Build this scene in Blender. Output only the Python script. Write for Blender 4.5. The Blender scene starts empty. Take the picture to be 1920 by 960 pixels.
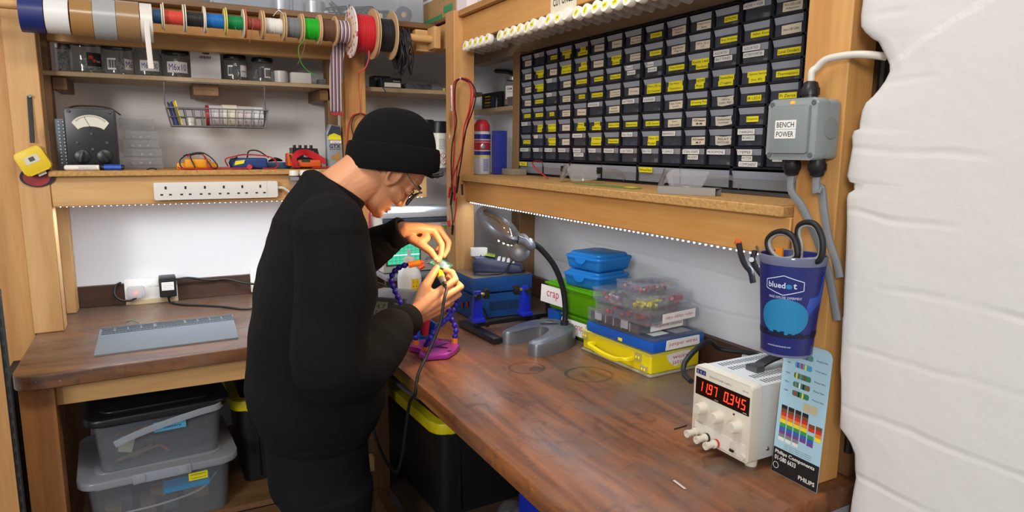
import bpy, bmesh, math, random
from mathutils import Vector, Matrix
random.seed(7)
PI = math.pi
SC = bpy.context.scene
COL = SC.collection

# ------------------------------------------------------------------ helpers
def lin(c):
    """sRGB hex string or 0-255 triple -> linear rgba"""
    if isinstance(c, str):
        c = c.lstrip('#'); c = tuple(int(c[i:i + 2], 16) for i in (0, 2, 4))
    o = []
    for v in c:
        v /= 255.0
        o.append(v / 12.92 if v <= .04045 else ((v + .055) / 1.055) ** 2.4)
    return (o[0], o[1], o[2], 1.0)

MATS = {}
def _new(name):
    m = bpy.data.materials.new(name); m.use_nodes = True
    nt = m.node_tree
    b = nt.nodes.get('Principled BSDF')
    MATS[name] = m
    return m, nt, b
def mat(name, col, rough=.5, metal=0., spec=.5, noise=0., nscale=40., bump=0., bscale=60., coat=0., emit=None, estr=0.):
    if name in MATS: return MATS[name]
    m, nt, b = _new(name)
    c = lin(col)
    b.inputs['Base Color'].default_value = c
    b.inputs['Roughness'].default_value = rough
    b.inputs['Metallic'].default_value = metal
    b.inputs['Specular IOR Level'].default_value = spec
    b.inputs['Coat Weight'].default_value = coat
    if emit is not None:
        b.inputs['Emission Color'].default_value = lin(emit); b.inputs['Emission Strength'].default_value = estr
    if noise or bump:
        tc = nt.nodes.new('ShaderNodeTexCoord')
    if noise:
        n = nt.nodes.new('ShaderNodeTexNoise'); n.inputs['Scale'].default_value = nscale; n.inputs['Detail'].default_value = 6
        nt.links.new(tc.outputs['Object'], n.inputs['Vector'])
        mx = nt.nodes.new('ShaderNodeMix'); mx.data_type = 'RGBA'
        k = 1 - noise
        mx.inputs[6].default_value = (c[0] * k, c[1] * k, c[2] * k, 1)
        k = 1 + noise * .6
        mx.inputs[7].default_value = (min(1, c[0] * k), min(1, c[1] * k), min(1, c[2] * k), 1)
        nt.links.new(n.outputs['Fac'], mx.inputs[0]); nt.links.new(mx.outputs[2], b.inputs['Base Color'])
    if bump:
        n2 = nt.nodes.new('ShaderNodeTexNoise'); n2.inputs['Scale'].default_value = bscale; n2.inputs['Detail'].default_value = 5
        nt.links.new(tc.outputs['Object'], n2.inputs['Vector'])
        bp = nt.nodes.new('ShaderNodeBump'); bp.inputs['Strength'].default_value = bump; bp.inputs['Distance'].default_value = .01
        nt.links.new(n2.outputs['Fac'], bp.inputs['Height']); nt.links.new(bp.outputs['Normal'], b.inputs['Normal'])
    return m
def clear(name, tint='ffffff', haze=.12, rough=.08, gloss=1.0):
    """clear or tinted thin plastic / glass: see-through film with a diffuse haze and fresnel reflections"""
    if name in MATS: return MATS[name]
    m, nt, b = _new(name)
    nt.nodes.remove(b)
    out = nt.nodes.get('Material Output')
    tr = nt.nodes.new('ShaderNodeBsdfTransparent'); tr.inputs['Color'].default_value = tuple(c ** .3 for c in lin(tint)[:3]) + (1,)
    df = nt.nodes.new('ShaderNodeBsdfDiffuse'); df.inputs['Color'].default_value = lin(tint)
    tl = nt.nodes.new('ShaderNodeBsdfTranslucent'); tl.inputs['Color'].default_value = lin(tint)
    a0 = nt.nodes.new('ShaderNodeMixShader'); a0.inputs[0].default_value = .5
    nt.links.new(df.outputs[0], a0.inputs[1]); nt.links.new(tl.outputs[0], a0.inputs[2])
    a = nt.nodes.new('ShaderNodeMixShader'); a.inputs[0].default_value = haze
    nt.links.new(tr.outputs[0], a.inputs[1]); nt.links.new(a0.outputs[0], a.inputs[2])
    gl = nt.nodes.new('ShaderNodeBsdfGlossy'); gl.inputs['Roughness'].default_value = rough
    fr = nt.nodes.new('ShaderNodeLayerWeight'); fr.inputs['Blend'].default_value = .5
    pw = nt.nodes.new('ShaderNodeMath'); pw.operation = 'POWER'; pw.inputs[1].default_value = 4.
    nt.links.new(fr.outputs['Facing'], pw.inputs[0])
    mu = nt.nodes.new('ShaderNodeMath'); mu.operation = 'MULTIPLY_ADD'; mu.inputs[1].default_value = .6 * gloss; mu.inputs[2].default_value = .035 * gloss
    nt.links.new(pw.outputs[0], mu.inputs[0])
    s = nt.nodes.new('ShaderNodeMixShader')
    nt.links.new(mu.outputs[0], s.inputs[0]); nt.links.new(a.outputs[0], s.inputs[1]); nt.links.new(gl.outputs[0], s.inputs[2])
    nt.links.new(s.outputs[0], out.inputs[0])
    return m
def wood(name, c1, c2, axis='X', scale=9., rough=.55, contrast=1., knots=True, seed=0., coat=0.):
    """timber with grain lines running along AXIS and a few knots"""
    if name in MATS: return MATS[name]
    m, nt, b = _new(name)
    N, L = nt.nodes, nt.links
    tc = N.new('ShaderNodeTexCoord'); mp = N.new('ShaderNodeMapping')
    sc = {'X': (.09, 1, 1), 'Y': (1, .09, 1), 'Z': (1, 1, .09)}[axis]
    mp.inputs['Scale'].default_value = sc; mp.inputs['Location'].default_value = (seed, seed * 1.7, seed * .6)
    L.new(tc.outputs['Object'], mp.inputs['Vector'])
    n1 = N.new('ShaderNodeTexNoise'); n1.inputs['Scale'].default_value = scale; n1.inputs['Detail'].default_value = 2; n1.inputs['Distortion'].default_value = .3
    L.new(mp.outputs[0], n1.inputs['Vector'])
    mm = N.new('ShaderNodeMath'); mm.operation = 'MULTIPLY'; mm.inputs[1].default_value = 16 * contrast
    L.new(n1.outputs['Fac'], mm.inputs[0])
    fr = N.new('ShaderNodeMath'); fr.operation = 'SINE'; L.new(mm.outputs[0], fr.inputs[0])
    mr = N.new('ShaderNodeMapRange'); mr.inputs[1].default_value = -1; mr.inputs[2].default_value = 1
    L.new(fr.outputs[0], mr.inputs[0])
    n2 = N.new('ShaderNodeTexNoise'); n2.inputs['Scale'].default_value = scale * 14; n2.inputs['Detail'].default_value = 4
    L.new(mp.outputs[0], n2.inputs['Vector'])
    ad = N.new('ShaderNodeMath'); ad.operation = 'MULTIPLY_ADD'; ad.inputs[1].default_value = .45; L.new(mr.outputs[0], ad.inputs[0])
    m5 = N.new('ShaderNodeMath'); m5.operation = 'MULTIPLY'; m5.inputs[1].default_value = .55; L.new(n2.outputs['Fac'], m5.inputs[0])
    L.new(m5.outputs[0], ad.inputs[2])
    mx = N.new('ShaderNodeMix'); mx.data_type = 'RGBA'
    mx.inputs[6].default_value = lin(c1); mx.inputs[7].default_value = lin(c2)
    L.new(ad.outputs[0], mx.inputs[0])
    src = mx.outputs[2]
    if knots:
        v = N.new('ShaderNodeTexVoronoi'); v.inputs['Scale'].default_value = 2.6
        mp2 = N.new('ShaderNodeMapping'); mp2.inputs['Location'].default_value = (seed * 3.1, seed, seed * 2)
        s2 = {'X': (.8, 1.6, 1.6), 'Y': (1.6, .8, 1.6), 'Z': (1.6, 1.6, .8)}[axis]; mp2.inputs['Scale'].default_value = s2
        L.new(tc.outputs['Object'], mp2.inputs['Vector']); L.new(mp2.outputs[0], v.inputs['Vector'])
        kr = N.new('ShaderNodeMapRange'); kr.inputs[1].default_value = .035; kr.inputs[2].default_value = .11; kr.inputs[3].default_value = .75; kr.inputs[4].default_value = 0
        L.new(v.outputs['Distance'], kr.inputs[0])
        m2 = N.new('ShaderNodeMix'); m2.data_type = 'RGBA'; c = lin(c2); m2.inputs[7].default_value = (c[0] * .35, c[1] * .28, c[2] * .25, 1)
        L.new(kr.outputs[0], m2.inputs[0]); L.new(src, m2.inputs[6]); src = m2.outputs[2]
    L.new(src, b.inputs['Base Color'])
    b.inputs['Roughness'].default_value = rough; b.inputs['Coat Weight'].default_value = coat
    bp = N.new('ShaderNodeBump'); bp.inputs['Strength'].default_value = .15; bp.inputs['Distance'].default_value = .004
    L.new(n2.outputs['Fac'], bp.inputs['Height']); L.new(bp.outputs['Normal'], b.inputs['Normal'])
    return m

def FX(X, y, z):     # frame on a face that looks towards -X (the right-hand wall); local x reads along -Y, local y is up
    return Matrix(((0, 0, -1, X), (-1, 0, 0, y), (0, 1, 0, z), (0, 0, 0, 1)))
def FY(x, Y, z):     # frame on a face that looks towards -Y (the back wall)
    return Matrix(((1, 0, 0, x), (0, 0, -1, Y), (0, 1, 0, z), (0, 0, 0, 1)))
def FZ(x, y, Z, r=0):  # frame lying flat, facing up
    return Matrix.Translation((x, y, Z)) @ Matrix.Rotation(r, 4, 'Z')
def T(*p): return Matrix.Translation(p)
def RZ(a): return Matrix.Rotation(a, 4, 'Z')
def RX(a): return Matrix.Rotation(a, 4, 'X')
def RY(a): return Matrix.Rotation(a, 4, 'Y')
def basis(o, x, y):
    x = Vector(x).normalized(); z = x.cross(Vector(y)).normalized(); y = z.cross(x)
    return Matrix(((x[0], y[0], z[0], o[0]), (x[1], y[1], z[1], o[1]), (x[2], y[2], z[2], o[2]), (0, 0, 0, 1)))

def curve_pts(pts, n=8, closed=False):
    """Catmull-Rom through pts"""
    P = [Vector(p) for p in pts]
    if len(P) < 3: return P
    out = []
    m = len(P) if closed else len(P) - 1
    for i in range(m):
        if closed:
            a, b, c, d = P[i - 1], P[i], P[(i + 1) % len(P)], P[(i + 2) % len(P)]
        else:
            b, c = P[i], P[i + 1]
            a = P[i - 1] if i else b + (b - c); d = P[i + 2] if i + 2 < len(P) else c + (c - b)
        for k in range(n):
            t = k / n
            out.append(.5 * ((2 * b) + (c - a) * t + (2 * a - 5 * b + 4 * c - d) * t * t + (3 * b - a - 3 * c + d) * t ** 3))
    if not closed: out.append(P[-1])
    return out

_TXT = {}
def text_geo(s, bold=False):
    if (s, bold) in _TXT: return _TXT[(s, bold)]
    cu = bpy.data.curves.new('t', 'FONT'); cu.body = s; cu.size = 1; cu.resolution_u = 2; cu.align_x = 'LEFT'
    if bold: cu.offset = .018
    o = bpy.data.objects.new('t', cu); COL.objects.link(o)
    dg = bpy.context.evaluated_depsgraph_get(); dg.update()
    me = bpy.data.meshes.new_from_object(o.evaluated_get(dg))
    vs = [v.co.copy() for v in me.vertices]; fs = [tuple(p.vertices) for p in me.polygons]
    bpy.data.objects.remove(o); bpy.data.curves.remove(cu); bpy.data.meshes.remove(me)
    if vs:
        x0 = min(v.x for v in vs); x1 = max(v.x for v in vs); y0 = min(v.y for v in vs); y1 = max(v.y for v in vs)
    else: x0 = x1 = y0 = y1 = 0
    _TXT[(s, bold)] = (vs, fs, (x0, y0, x1, y1))
    return _TXT[(s, bold)]

class MB:
    """collects shapes; build() links them as ONE mesh object"""
    def __init__(s):
        s.bm = bmesh.new(); s.mats = []
    def mi(s, m):
        if m is None: return 0
        if m not in s.mats: s.mats.append(m)
        return s.mats.index(m)
    def add(s, vs, fs, m=None, M=None):
        k = s.mi(m)
        bv = [s.bm.verts.new((M @ Vector(v)) if M is not None else Vector(v)) for v in vs]
        out = []
        for f in fs:
            try:
                fc = s.bm.faces.new([bv[i] for i in f]); fc.material_index = k; out.append(fc)
            except ValueError: pass
        return out
    def box(s, lo, hi, m=None, M=None, bev=0., seg=2, taper=None):
        """box between two corners; taper=(tx,ty) shrinks the bottom"""
        x0, y0, z0 = lo; x1, y1, z1 = hi
        vs = [(x0, y0, z0), (x1, y0, z0), (x1, y1, z0), (x0, y1, z0), (x0, y0, z1), (x1, y0, z1), (x1, y1, z1), (x0, y1, z1)]
        if taper:
            cx, cy = (x0 + x1) / 2, (y0 + y1) / 2
            vs = [(cx + (v[0] - cx) * taper[0], cy + (v[1] - cy) * taper[1], v[2]) if i < 4 else v for i, v in enumerate(vs)]
        fs = [(3, 2, 1, 0), (4, 5, 6, 7), (0, 1, 5, 4), (1, 2, 6, 5), (2, 3, 7, 6), (3, 0, 4, 7)]
        if bev:
            t = bmesh.new(); bv = [t.verts.new(v) for v in vs]
            for f in fs: t.faces.new([bv[i] for i in f])
            bmesh.ops.bevel(t, geom=t.edges[:], offset=bev, segments=seg, affect='EDGES', profile=.6)
            s.merge(t, m, M)
        else: s.add(vs, fs, m, M)
        return s
    def merge(s, t, m=None, M=None):
        t.verts.index_update()
        s.add([v.co.copy() for v in t.verts], [[v.index for v in f.verts] for f in t.faces], m, M); t.free()
    def prism(s, poly, h, m=None, M=None, bev=0., seg=2, top=None):
        """polygon in local xy (counter-clockwise) extruded from 0 to h; top = scale of the upper outline"""
        n = len(poly)
        cx = sum(p[0] for p in poly) / n; cy = sum(p[1] for p in poly) / n
        k = top if top else 1
        vs = [(p[0], p[1], 0) for p in poly] + [(cx + (p[0] - cx) * k, cy + (p[1] - cy) * k, h) for p in poly]
        fs = [tuple(range(n - 1, -1, -1)), tuple(range(n, 2 * n))] + [(i, (i + 1) % n, n + (i + 1) % n, n + i) for i in range(n)]
        if bev:
            t = bmesh.new(); bv = [t.verts.new(v) for v in vs]
            for f in fs: t.faces.new([bv[i] for i in f])
            es = [e for e in t.edges if abs(e.verts[0].co.z - e.verts[1].co.z) < 1e-6]
            bmesh.ops.bevel(t, geom=es, offset=bev, segments=seg, affect='EDGES', profile=.6)
            s.merge(t, m, M)
        else: s.add(vs, fs, m, M)
        return s
    def plate(s, poly, m=None, M=None):
        s.add([(p[0], p[1], 0) for p in poly], [tuple(range(len(poly)))], m, M); return s
    def cyl(s, p0, p1, r0, r1=None, seg=20, m=None, M=None, caps=True):
        p0, p1 = Vector(p0), Vector(p1); r1 = r0 if r1 is None else r1
        d = (p1 - p0).normalized(); a = d.orthogonal().normalized(); b = d.cross(a)
        vs = []
        for p, r in ((p0, r0), (p1, r1)):
            for i in range(seg):
                t = 2 * PI * i / seg; vs.append(p + (a * math.cos(t) + b * math.sin(t)) * r)
        fs = [(i, (i + 1) % seg, seg + (i + 1) % seg, seg + i) for i in range(seg)]
        if caps: fs += [tuple(range(seg - 1, -1, -1)), tuple(range(seg, 2 * seg))]
        s.add(vs, fs, m, M); return s
    def lathe(s, prof, m=None, M=None, seg=32, sx=1., sy=1.):
        """profile [(r,z)..] around local z; r=0 ends close"""
        vs, fs, rows = [], [], []
        for r, z in prof:
            if r < 1e-6: rows.append([len(vs)]); vs.append((0, 0, z))
            else:
                rows.append(list(range(len(vs), len(vs) + seg)))
                vs += [(r * sx * math.cos(2 * PI * i / seg), r * sy * math.sin(2 * PI * i / seg), z) for i in range(seg)]
        for a, b in zip(rows, rows[1:]):
            for i in range(seg):
                j = (i + 1) % seg
                if len(a) == 1 and len(b) == 1: continue
                if len(a) == 1: fs.append((a[0], b[j], b[i]))
                elif len(b) == 1: fs.append((a[i], a[j], b[0]))
                else: fs.append((a[i], a[j], b[j], b[i]))
        s.add(vs, fs, m, M); return s
    def ball(s, c, r, m=None, M=None, seg=16, sc=(1, 1, 1)):
        k = seg // 2
        prof = [(math.sin(PI * i / k), -math.cos(PI * i / k)) for i in range(k + 1)]
        prof[0] = (0, -1); prof[-1] = (0, 1)
        R = T(*c) @ Matrix.Diagonal((r * sc[0], r * sc[1], r * sc[2], 1))
        s.lathe(prof, m, (M @ R) if M is not None else R, seg); return s
    def tube(s, pts, r, m=None, M=None, seg=8, closed=False, smooth=6, rad=None, flat=None, caps=True):
        """tube along pts (Catmull-Rom when smooth); rad = radii per original point; flat=(w,h,updir) makes a ribbon section"""
        P0 = [Vector(p) for p in pts]
        P = curve_pts(P0, smooth, closed) if smooth and len(P0) > 2 else P0
        n = len(P)
        if rad:
            def rr(i):
                t = i / max(1, (smooth if smooth and len(P0) > 2 else 1)); k = int(t); u = t - k
                return rad[min(k, len(rad) - 1)] * (1 - u) + rad[min(k + 1, len(rad) - 1)] * u
        vs, prev = [], None
        for i, p in enumerate(P):
            if closed: d = P[(i + 1) % n] - P[i - 1]
            else: d = P[min(i + 1, n - 1)] - P[max(i - 1, 0)]
            if d.length < 1e-9: d = Vector((0, 0, 1))
            d.normalize()
            if flat:
                u = Vector(flat[2]); a = (u - d * u.dot(d)).normalized()
            elif prev is None: a = d.orthogonal().normalized()
            else:
                a = prev - d * prev.dot(d)
                a = a.normalized() if a.length > 1e-6 else d.orthogonal().normalized()
            prev = a; b = d.cross(a)
            q = rr(i) if rad else r
            for k in range(seg):
                t = 2 * PI * k / seg
                if flat:
                    cs, sn = math.cos(t), math.sin(t)
                    cs = math.copysign(abs(cs) ** .5, cs); sn = math.copysign(abs(sn) ** .5, sn)
                    vs.append(p + b * cs * flat[0] / 2 + a * sn * flat[1] / 2)
                else: vs.append(p + (a * math.cos(t) + b * math.sin(t)) * q)
        fs = []
        for i in range(n if closed else n - 1):
            j = (i + 1) % n
            fs += [(i * seg + k, i * seg + (k + 1) % seg, j * seg + (k + 1) % seg, j * seg + k) for k in range(seg)]
        if not closed and caps: fs += [tuple(range(seg - 1, -1, -1)), tuple(range((n - 1) * seg, n * seg))]
        s.add(vs, fs, m, M); return s
    def loft(s, rings, m=None, M=None, cap=True):
        n = len(rings[0]); vs = [v for r in rings for v in r]; fs = []
        for i in range(len(rings) - 1):
            fs += [(i * n + k, i * n + (k + 1) % n, (i + 1) * n + (k + 1) % n, (i + 1) * n + k) for k in range(n)]
        if cap: fs += [tuple(range(n - 1, -1, -1)), tuple(range((len(rings) - 1) * n, len(rings) * n))]
        s.add(vs, fs, m, M); return s
    def text(s, st, m, M, w=None, h=None, x=0., y=0., bold=False, align='c', lift=.0004):
        """lettering fitted into w x h about local (x,y)"""
        vs, fs, (x0, y0, x1, y1) = text_geo(st, bold)
        if not vs: return s
        W, Hh = x1 - x0, y1 - y0
        if w and h: sx, sy = w / W, h / Hh; sx = min(sx, sy * 1.6); sy = min(sy, sx * 1.6)
        elif w: sx = sy = w / W
        else: sx = sy = h / Hh
        ox = {'c': -(x0 + x1) / 2, 'l': -x0, 'r': -x1}[align]
        s.add([((v.x + ox) * sx + x, (v.y - (y0 + y1) / 2) * sy + y, lift) for v in vs], fs, m, M)
        return s
    def rect(s, x0, y0, x1, y1, m, M, lift=0.):
        s.add([(x0, y0, lift), (x1, y0, lift), (x1, y1, lift), (x0, y1, lift)], [(0, 1, 2, 3)], m, M); return s
    def build(s, name, m=None, parent=None, world=False, origin=None, sharp=38, mods=None, flip=True):
        if m is not None:
            if m in s.mats: pass
            elif not s.mats: s.mats = [m]
        if flip: bmesh.ops.recalc_face_normals(s.bm, faces=s.bm.faces[:])
        me = bpy.data.meshes.new(name)
        if world and parent is not None:
            s.bm.transform(parent.matrix_basis.inverted())
        if origin is not None: s.bm.transform(Matrix.Translation(-Vector(origin)))
        s.bm.to_mesh(me); s.bm.free()
        for x in s.mats: me.materials.append(x)
        for p in me.polygons: p.use_smooth = True
        me.set_sharp_from_angle(angle=math.radians(sharp))
        o = bpy.data.objects.new(name, me); COL.objects.link(o)
        if origin is not None: o.location = origin
        if parent is not None: o.parent = parent
        return o

def tag(o, label=None, cat=None, group=None, kind=None):
    if label: o['label'] = label
    if cat: o['category'] = cat
    if group: o['group'] = group
    if kind: o['kind'] = kind
    return o
def thing(name, label, cat, loc=(0, 0, 0), rz=0., group=None):
    o = bpy.data.objects.new(name, None); COL.objects.link(o)
    o.empty_display_size = .02
    o.matrix_basis = Matrix.Translation(loc) @ Matrix.Rotation(rz, 4, 'Z')
    return tag(o, label, cat, group)
def dup(root, loc, rz=0., label=None, group=None, M=None):
    r = root.copy(); COL.objects.link(r)
    r.matrix_basis = M if M is not None else Matrix.Translation(loc) @ Matrix.Rotation(rz, 4, 'Z')
    if label: r['label'] = label
    if group: r['group'] = group
    for ch in list(root.children):
        c = ch.copy(); COL.objects.link(c); c.parent = r
        for g in list(ch.children):
            d = g.copy(); COL.objects.link(d); d.parent = c
    return r
def solid(mb, name, m, label, cat, group=None, origin=None, kind=None, sharp=38):
    """a thing that is one mesh"""
    o = mb.build(name, m, origin=origin, sharp=sharp); return tag(o, label, cat, group, kind)
def struct(mb, name, m):
    o = mb.build(name, m); o['kind'] = 'structure'; return o

# ------------------------------------------------------------------ materials
PINE = dict(c1='d9ae73', c2='b27a41')
W = {a: wood('pine_' + a, 'ddb57c', 'bd8a52', a, seed=i * 2.3 + 1) for i, a in enumerate('XYZ')}
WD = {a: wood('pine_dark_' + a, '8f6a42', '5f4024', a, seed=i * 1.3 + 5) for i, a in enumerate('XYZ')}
OSB = mat('chipboard', 'c99a5c', .8, noise=.55, nscale=120, bump=.3, bscale=160)
PLY = wood('weathered_ply', 'b9a283', '957a58', 'Y', seed=3, knots=False)
WHITE = mat('white_plastic', 'e6e4de', .35)
WHITE2 = mat('white_paper', 'eceae4', .7)
CREAM = mat('cream_paper', 'e3d6bd', .7)
YEL = mat('yellow_label', 'efe21e', .55)
BLACK = mat('black_plastic', '17171a', .4)
BLACKR = mat('black_rubber', '131314', .55)
INK = mat('black_ink', '1a1a1c', .6)
REDINK = mat('red_ink', 'c2244e', .6)
BLUEINK = mat('blue_ink', '2b3a8c', .6)
STEEL = mat('steel', 'b5b5b8', .3, 1.)
DSTEEL = mat('dark_steel', '6f7276', .4, .9)
REDW = mat('red_cable', 'c01f2a', .45)
CLEAR = clear('clear_plastic', 'f4f5f7', .16)
GLASS = clear('jar_glass', 'f2f6f5', .04, .03)
CARD = mat('spool_card', 'c9a477', .8, noise=.12, nscale=200)

# ------------------------------------------------------------------ camera
H = 1.476
cd = bpy.data.cameras.new('camera'); cam = bpy.data.objects.new('camera', cd); COL.objects.link(cam)
cd.sensor_width = 36; cd.lens = 1255 / 1920 * 36; cd.clip_start = .02
_y, _p, _r = math.radians(28.02), math.radians(9.12), math.radians(-.48)
fwd = Vector((math.sin(_y) * math.cos(_p), math.cos(_y) * math.cos(_p), -math.sin(_p)))
rt = Vector((math.cos(_y), -math.sin(_y), 0)); dn = fwd.cross(rt)
cr, sr = math.cos(_r), math.sin(_r)
r2 = rt * cr + dn * sr; d2 = dn * cr - rt * sr
cam.matrix_basis = Matrix(((r2.x, -d2.x, -fwd.x, 0), (r2.y, -d2.y, -fwd.y, 0), (r2.z, -d2.z, -fwd.z, H), (0, 0, 0, 1)))
SC.camera = cam

# ------------------------------------------------------------------ setting
def wall_mat(name, col, rough=.75, course=.1, off=0., strength=.5, lump=.5, crease=None):
    """painted brickwork: soft bed joints every COURSE and lumpy thick paint"""
    m, nt, b = _new(name); N, L = nt.nodes, nt.links
    b.inputs['Base Color'].default_value = lin(col); b.inputs['Roughness'].default_value = rough
    tc = N.new('ShaderNodeTexCoord')
    n0 = N.new('ShaderNodeTexNoise'); n0.inputs['Scale'].default_value = 3.5; n0.inputs['Detail'].default_value = 3
    L.new(tc.outputs['Object'], n0.inputs['Vector'])
    sx = N.new('ShaderNodeSeparateXYZ'); L.new(tc.outputs['Object'], sx.inputs[0])
    ma = N.new('ShaderNodeMath'); ma.operation = 'MULTIPLY_ADD'; ma.inputs[1].default_value = .05
    L.new(n0.outputs['Fac'], ma.inputs[0]); L.new(sx.outputs['Z'], ma.inputs[2])
    pp = N.new('ShaderNodeMath'); pp.operation = 'PINGPONG'; pp.inputs[1].default_value = course / 2
    ao = N.new('ShaderNodeMath'); ao.operation = 'ADD'; ao.inputs[1].default_value = off; L.new(ma.outputs[0], ao.inputs[0]); L.new(ao.outputs[0], pp.inputs[0])
    jr = N.new('ShaderNodeMapRange'); jr.interpolation_type = 'SMOOTHSTEP'; jr.inputs[1].default_value = 0; jr.inputs[2].default_value = .009; L.new(pp.outputs[0], jr.inputs[0])
    nm = N.new('ShaderNodeTexNoise'); nm.inputs['Scale'].default_value = 5; nm.inputs['Detail'].default_value = 2; L.new(tc.outputs['Object'], nm.inputs['Vector'])
    rm_ = N.new('ShaderNodeMapRange'); rm_.inputs[1].default_value = .38; rm_.inputs[2].default_value = .62; L.new(nm.outputs['Fac'], rm_.inputs[0]); L.new(rm_.outputs[0], jr.inputs[3])
    n1 = N.new('ShaderNodeTexNoise'); n1.inputs['Scale'].default_value = 14; n1.inputs['Detail'].default_value = 5; n1.inputs['Roughness'].default_value = .55
    L.new(tc.outputs['Object'], n1.inputs['Vector'])
    mu = N.new('ShaderNodeMath'); mu.operation = 'MULTIPLY_ADD'; mu.inputs[1].default_value = lump
    L.new(n1.outputs['Fac'], mu.inputs[0]); L.new(jr.outputs[0], mu.inputs[2])
    hgt = mu.outputs[0]
    if crease:      # a diagonal step in the render where old plaster meets the brick
        (ya, za), (yb, zb) = crease; ln = math.hypot(yb - ya, zb - za); ny, nz = -(zb - za) / ln, (yb - ya) / ln
        vd = N.new('ShaderNodeVectorMath'); vd.operation = 'DOT_PRODUCT'; vd.inputs[1].default_value = (0, ny, nz); L.new(tc.outputs['Object'], vd.inputs[0])
        wb = N.new('ShaderNodeMath'); wb.operation = 'MULTIPLY_ADD'; wb.inputs[1].default_value = .03; L.new(n1.outputs['Fac'], wb.inputs[0]); L.new(vd.outputs['Value'], wb.inputs[2])
        c0 = ny * ya + nz * za + .015
        r5 = N.new('ShaderNodeMapRange'); r5.interpolation_type = 'SMOOTHSTEP'; r5.inputs[1].default_value = c0 - .004; r5.inputs[2].default_value = c0 + .010; r5.inputs[4].default_value = 3.0; L.new(wb.outputs[0], r5.inputs[0])
        a5 = N.new('ShaderNodeMath'); a5.operation = 'ADD'; L.new(hgt, a5.inputs[0]); L.new(r5.outputs[0], a5.inputs[1]); hgt = a5.outputs[0]
    bp = N.new('ShaderNodeBump'); bp.inputs['Strength'].default_value = strength; bp.inputs['Distance'].default_value = .006
    L.new(hgt, bp.inputs['Height']); L.new(bp.outputs['Normal'], b.inputs['Normal'])
    return m
WALLW = wall_mat('painted_brick', 'd6d7da', course=.1, off=.02, strength=.3)
PLASTER = mat('painted_plaster', 'e3e2e2', .75, bump=.12, bscale=6)
CONC = mat('concrete_floor', '55504a', .85, noise=.3, nscale=8)
struct(MB().box((-1.6, -1.2, -.05), (1.75, 2.95, 0)), 'floor', CONC)
struct(MB().box((-1.0, 2.8, 0), (1.55, 2.95, 2.7)), 'wall_back', PLASTER)
struct(MB().box((1.32, .30, 0), (1.5, 2.8, 2.7)), 'wall_right', WALLW)
# dark stained skirting boards that stand on the worktops
SKIRT = wood('dark_skirting', '5b3a28', '2f1d14', 'X', seed=4)
SKIRTY = wood('dark_skirting_y', '6a4630', '3a2418', 'Y', seed=2)
b = MB().box((-.30, 2.78, .9005), (1.28, 2.8, .975)); struct(b, 'baseboard_back', SKIRT)
b = MB().box((1.30, .72, .9005), (1.32, 2.775, .975)); struct(b, 'baseboard_right', SKIRTY)

# near brick wall with a rough broken end (its jagged outline is modelled in depth)
EDGE = [(0.95, 0.693, 1.747), (0.95, 0.689, 1.697), (0.95, 0.69, 1.678), (0.95, 0.688, 1.662), (0.95, 0.68, 1.652), (0.95, 0.667, 1.641), (0.95, 0.658, 1.636), (0.95, 0.651, 1.625), (0.95, 0.643, 1.612), (0.95, 0.637, 1.601), (0.95, 0.636, 1.591), (0.95, 0.642, 1.578), (0.95, 0.65, 1.567), (0.95, 0.659, 1.557), (0.95, 0.669, 1.549), (0.95, 0.674, 1.537), (0.95, 0.676, 1.521), (0.95, 0.676, 1.51), (0.95, 0.685, 1.507), (0.95, 0.687, 1.499), (0.95, 0.685, 1.483), (0.95, 0.687, 1.463), (0.95, 0.69, 1.438), (0.95, 0.685, 1.429), (0.95, 0.677, 1.427), (0.95, 0.676, 1.417), (0.95, 0.685, 1.411), (0.95, 0.687, 1.403), (0.95, 0.683, 1.363), (0.95, 0.68, 1.312), (0.95, 0.678, 1.261), (0.95, 0.675, 1.216), (0.95, 0.676, 1.213), (0.95, 0.674, 1.174), (0.95, 0.672, 1.13), (0.95, 0.669, 1.112), (0.95, 0.665, 1.069), (0.95, 0.664, 1.033), (0.95, 0.655, 1.026), (0.95, 0.644, 1.016), (0.95, 0.634, 1), (0.95, 0.631, 0.974), (0.95, 0.628, 0.962), (0.95, 0.63, 0.942), (0.95, 0.631, 0.923), (0.95, 0.632, 0.902), (0.95, 0.626, 0.857)]
EDGE = [(y, z) for x, y, z in EDGE]
EDGE[0] = (EDGE[0][0], 2.7); EDGE.append((.60, .55)); EDGE.append((.61, .25)); EDGE.append((.60, 0.))
b = MB()
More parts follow.
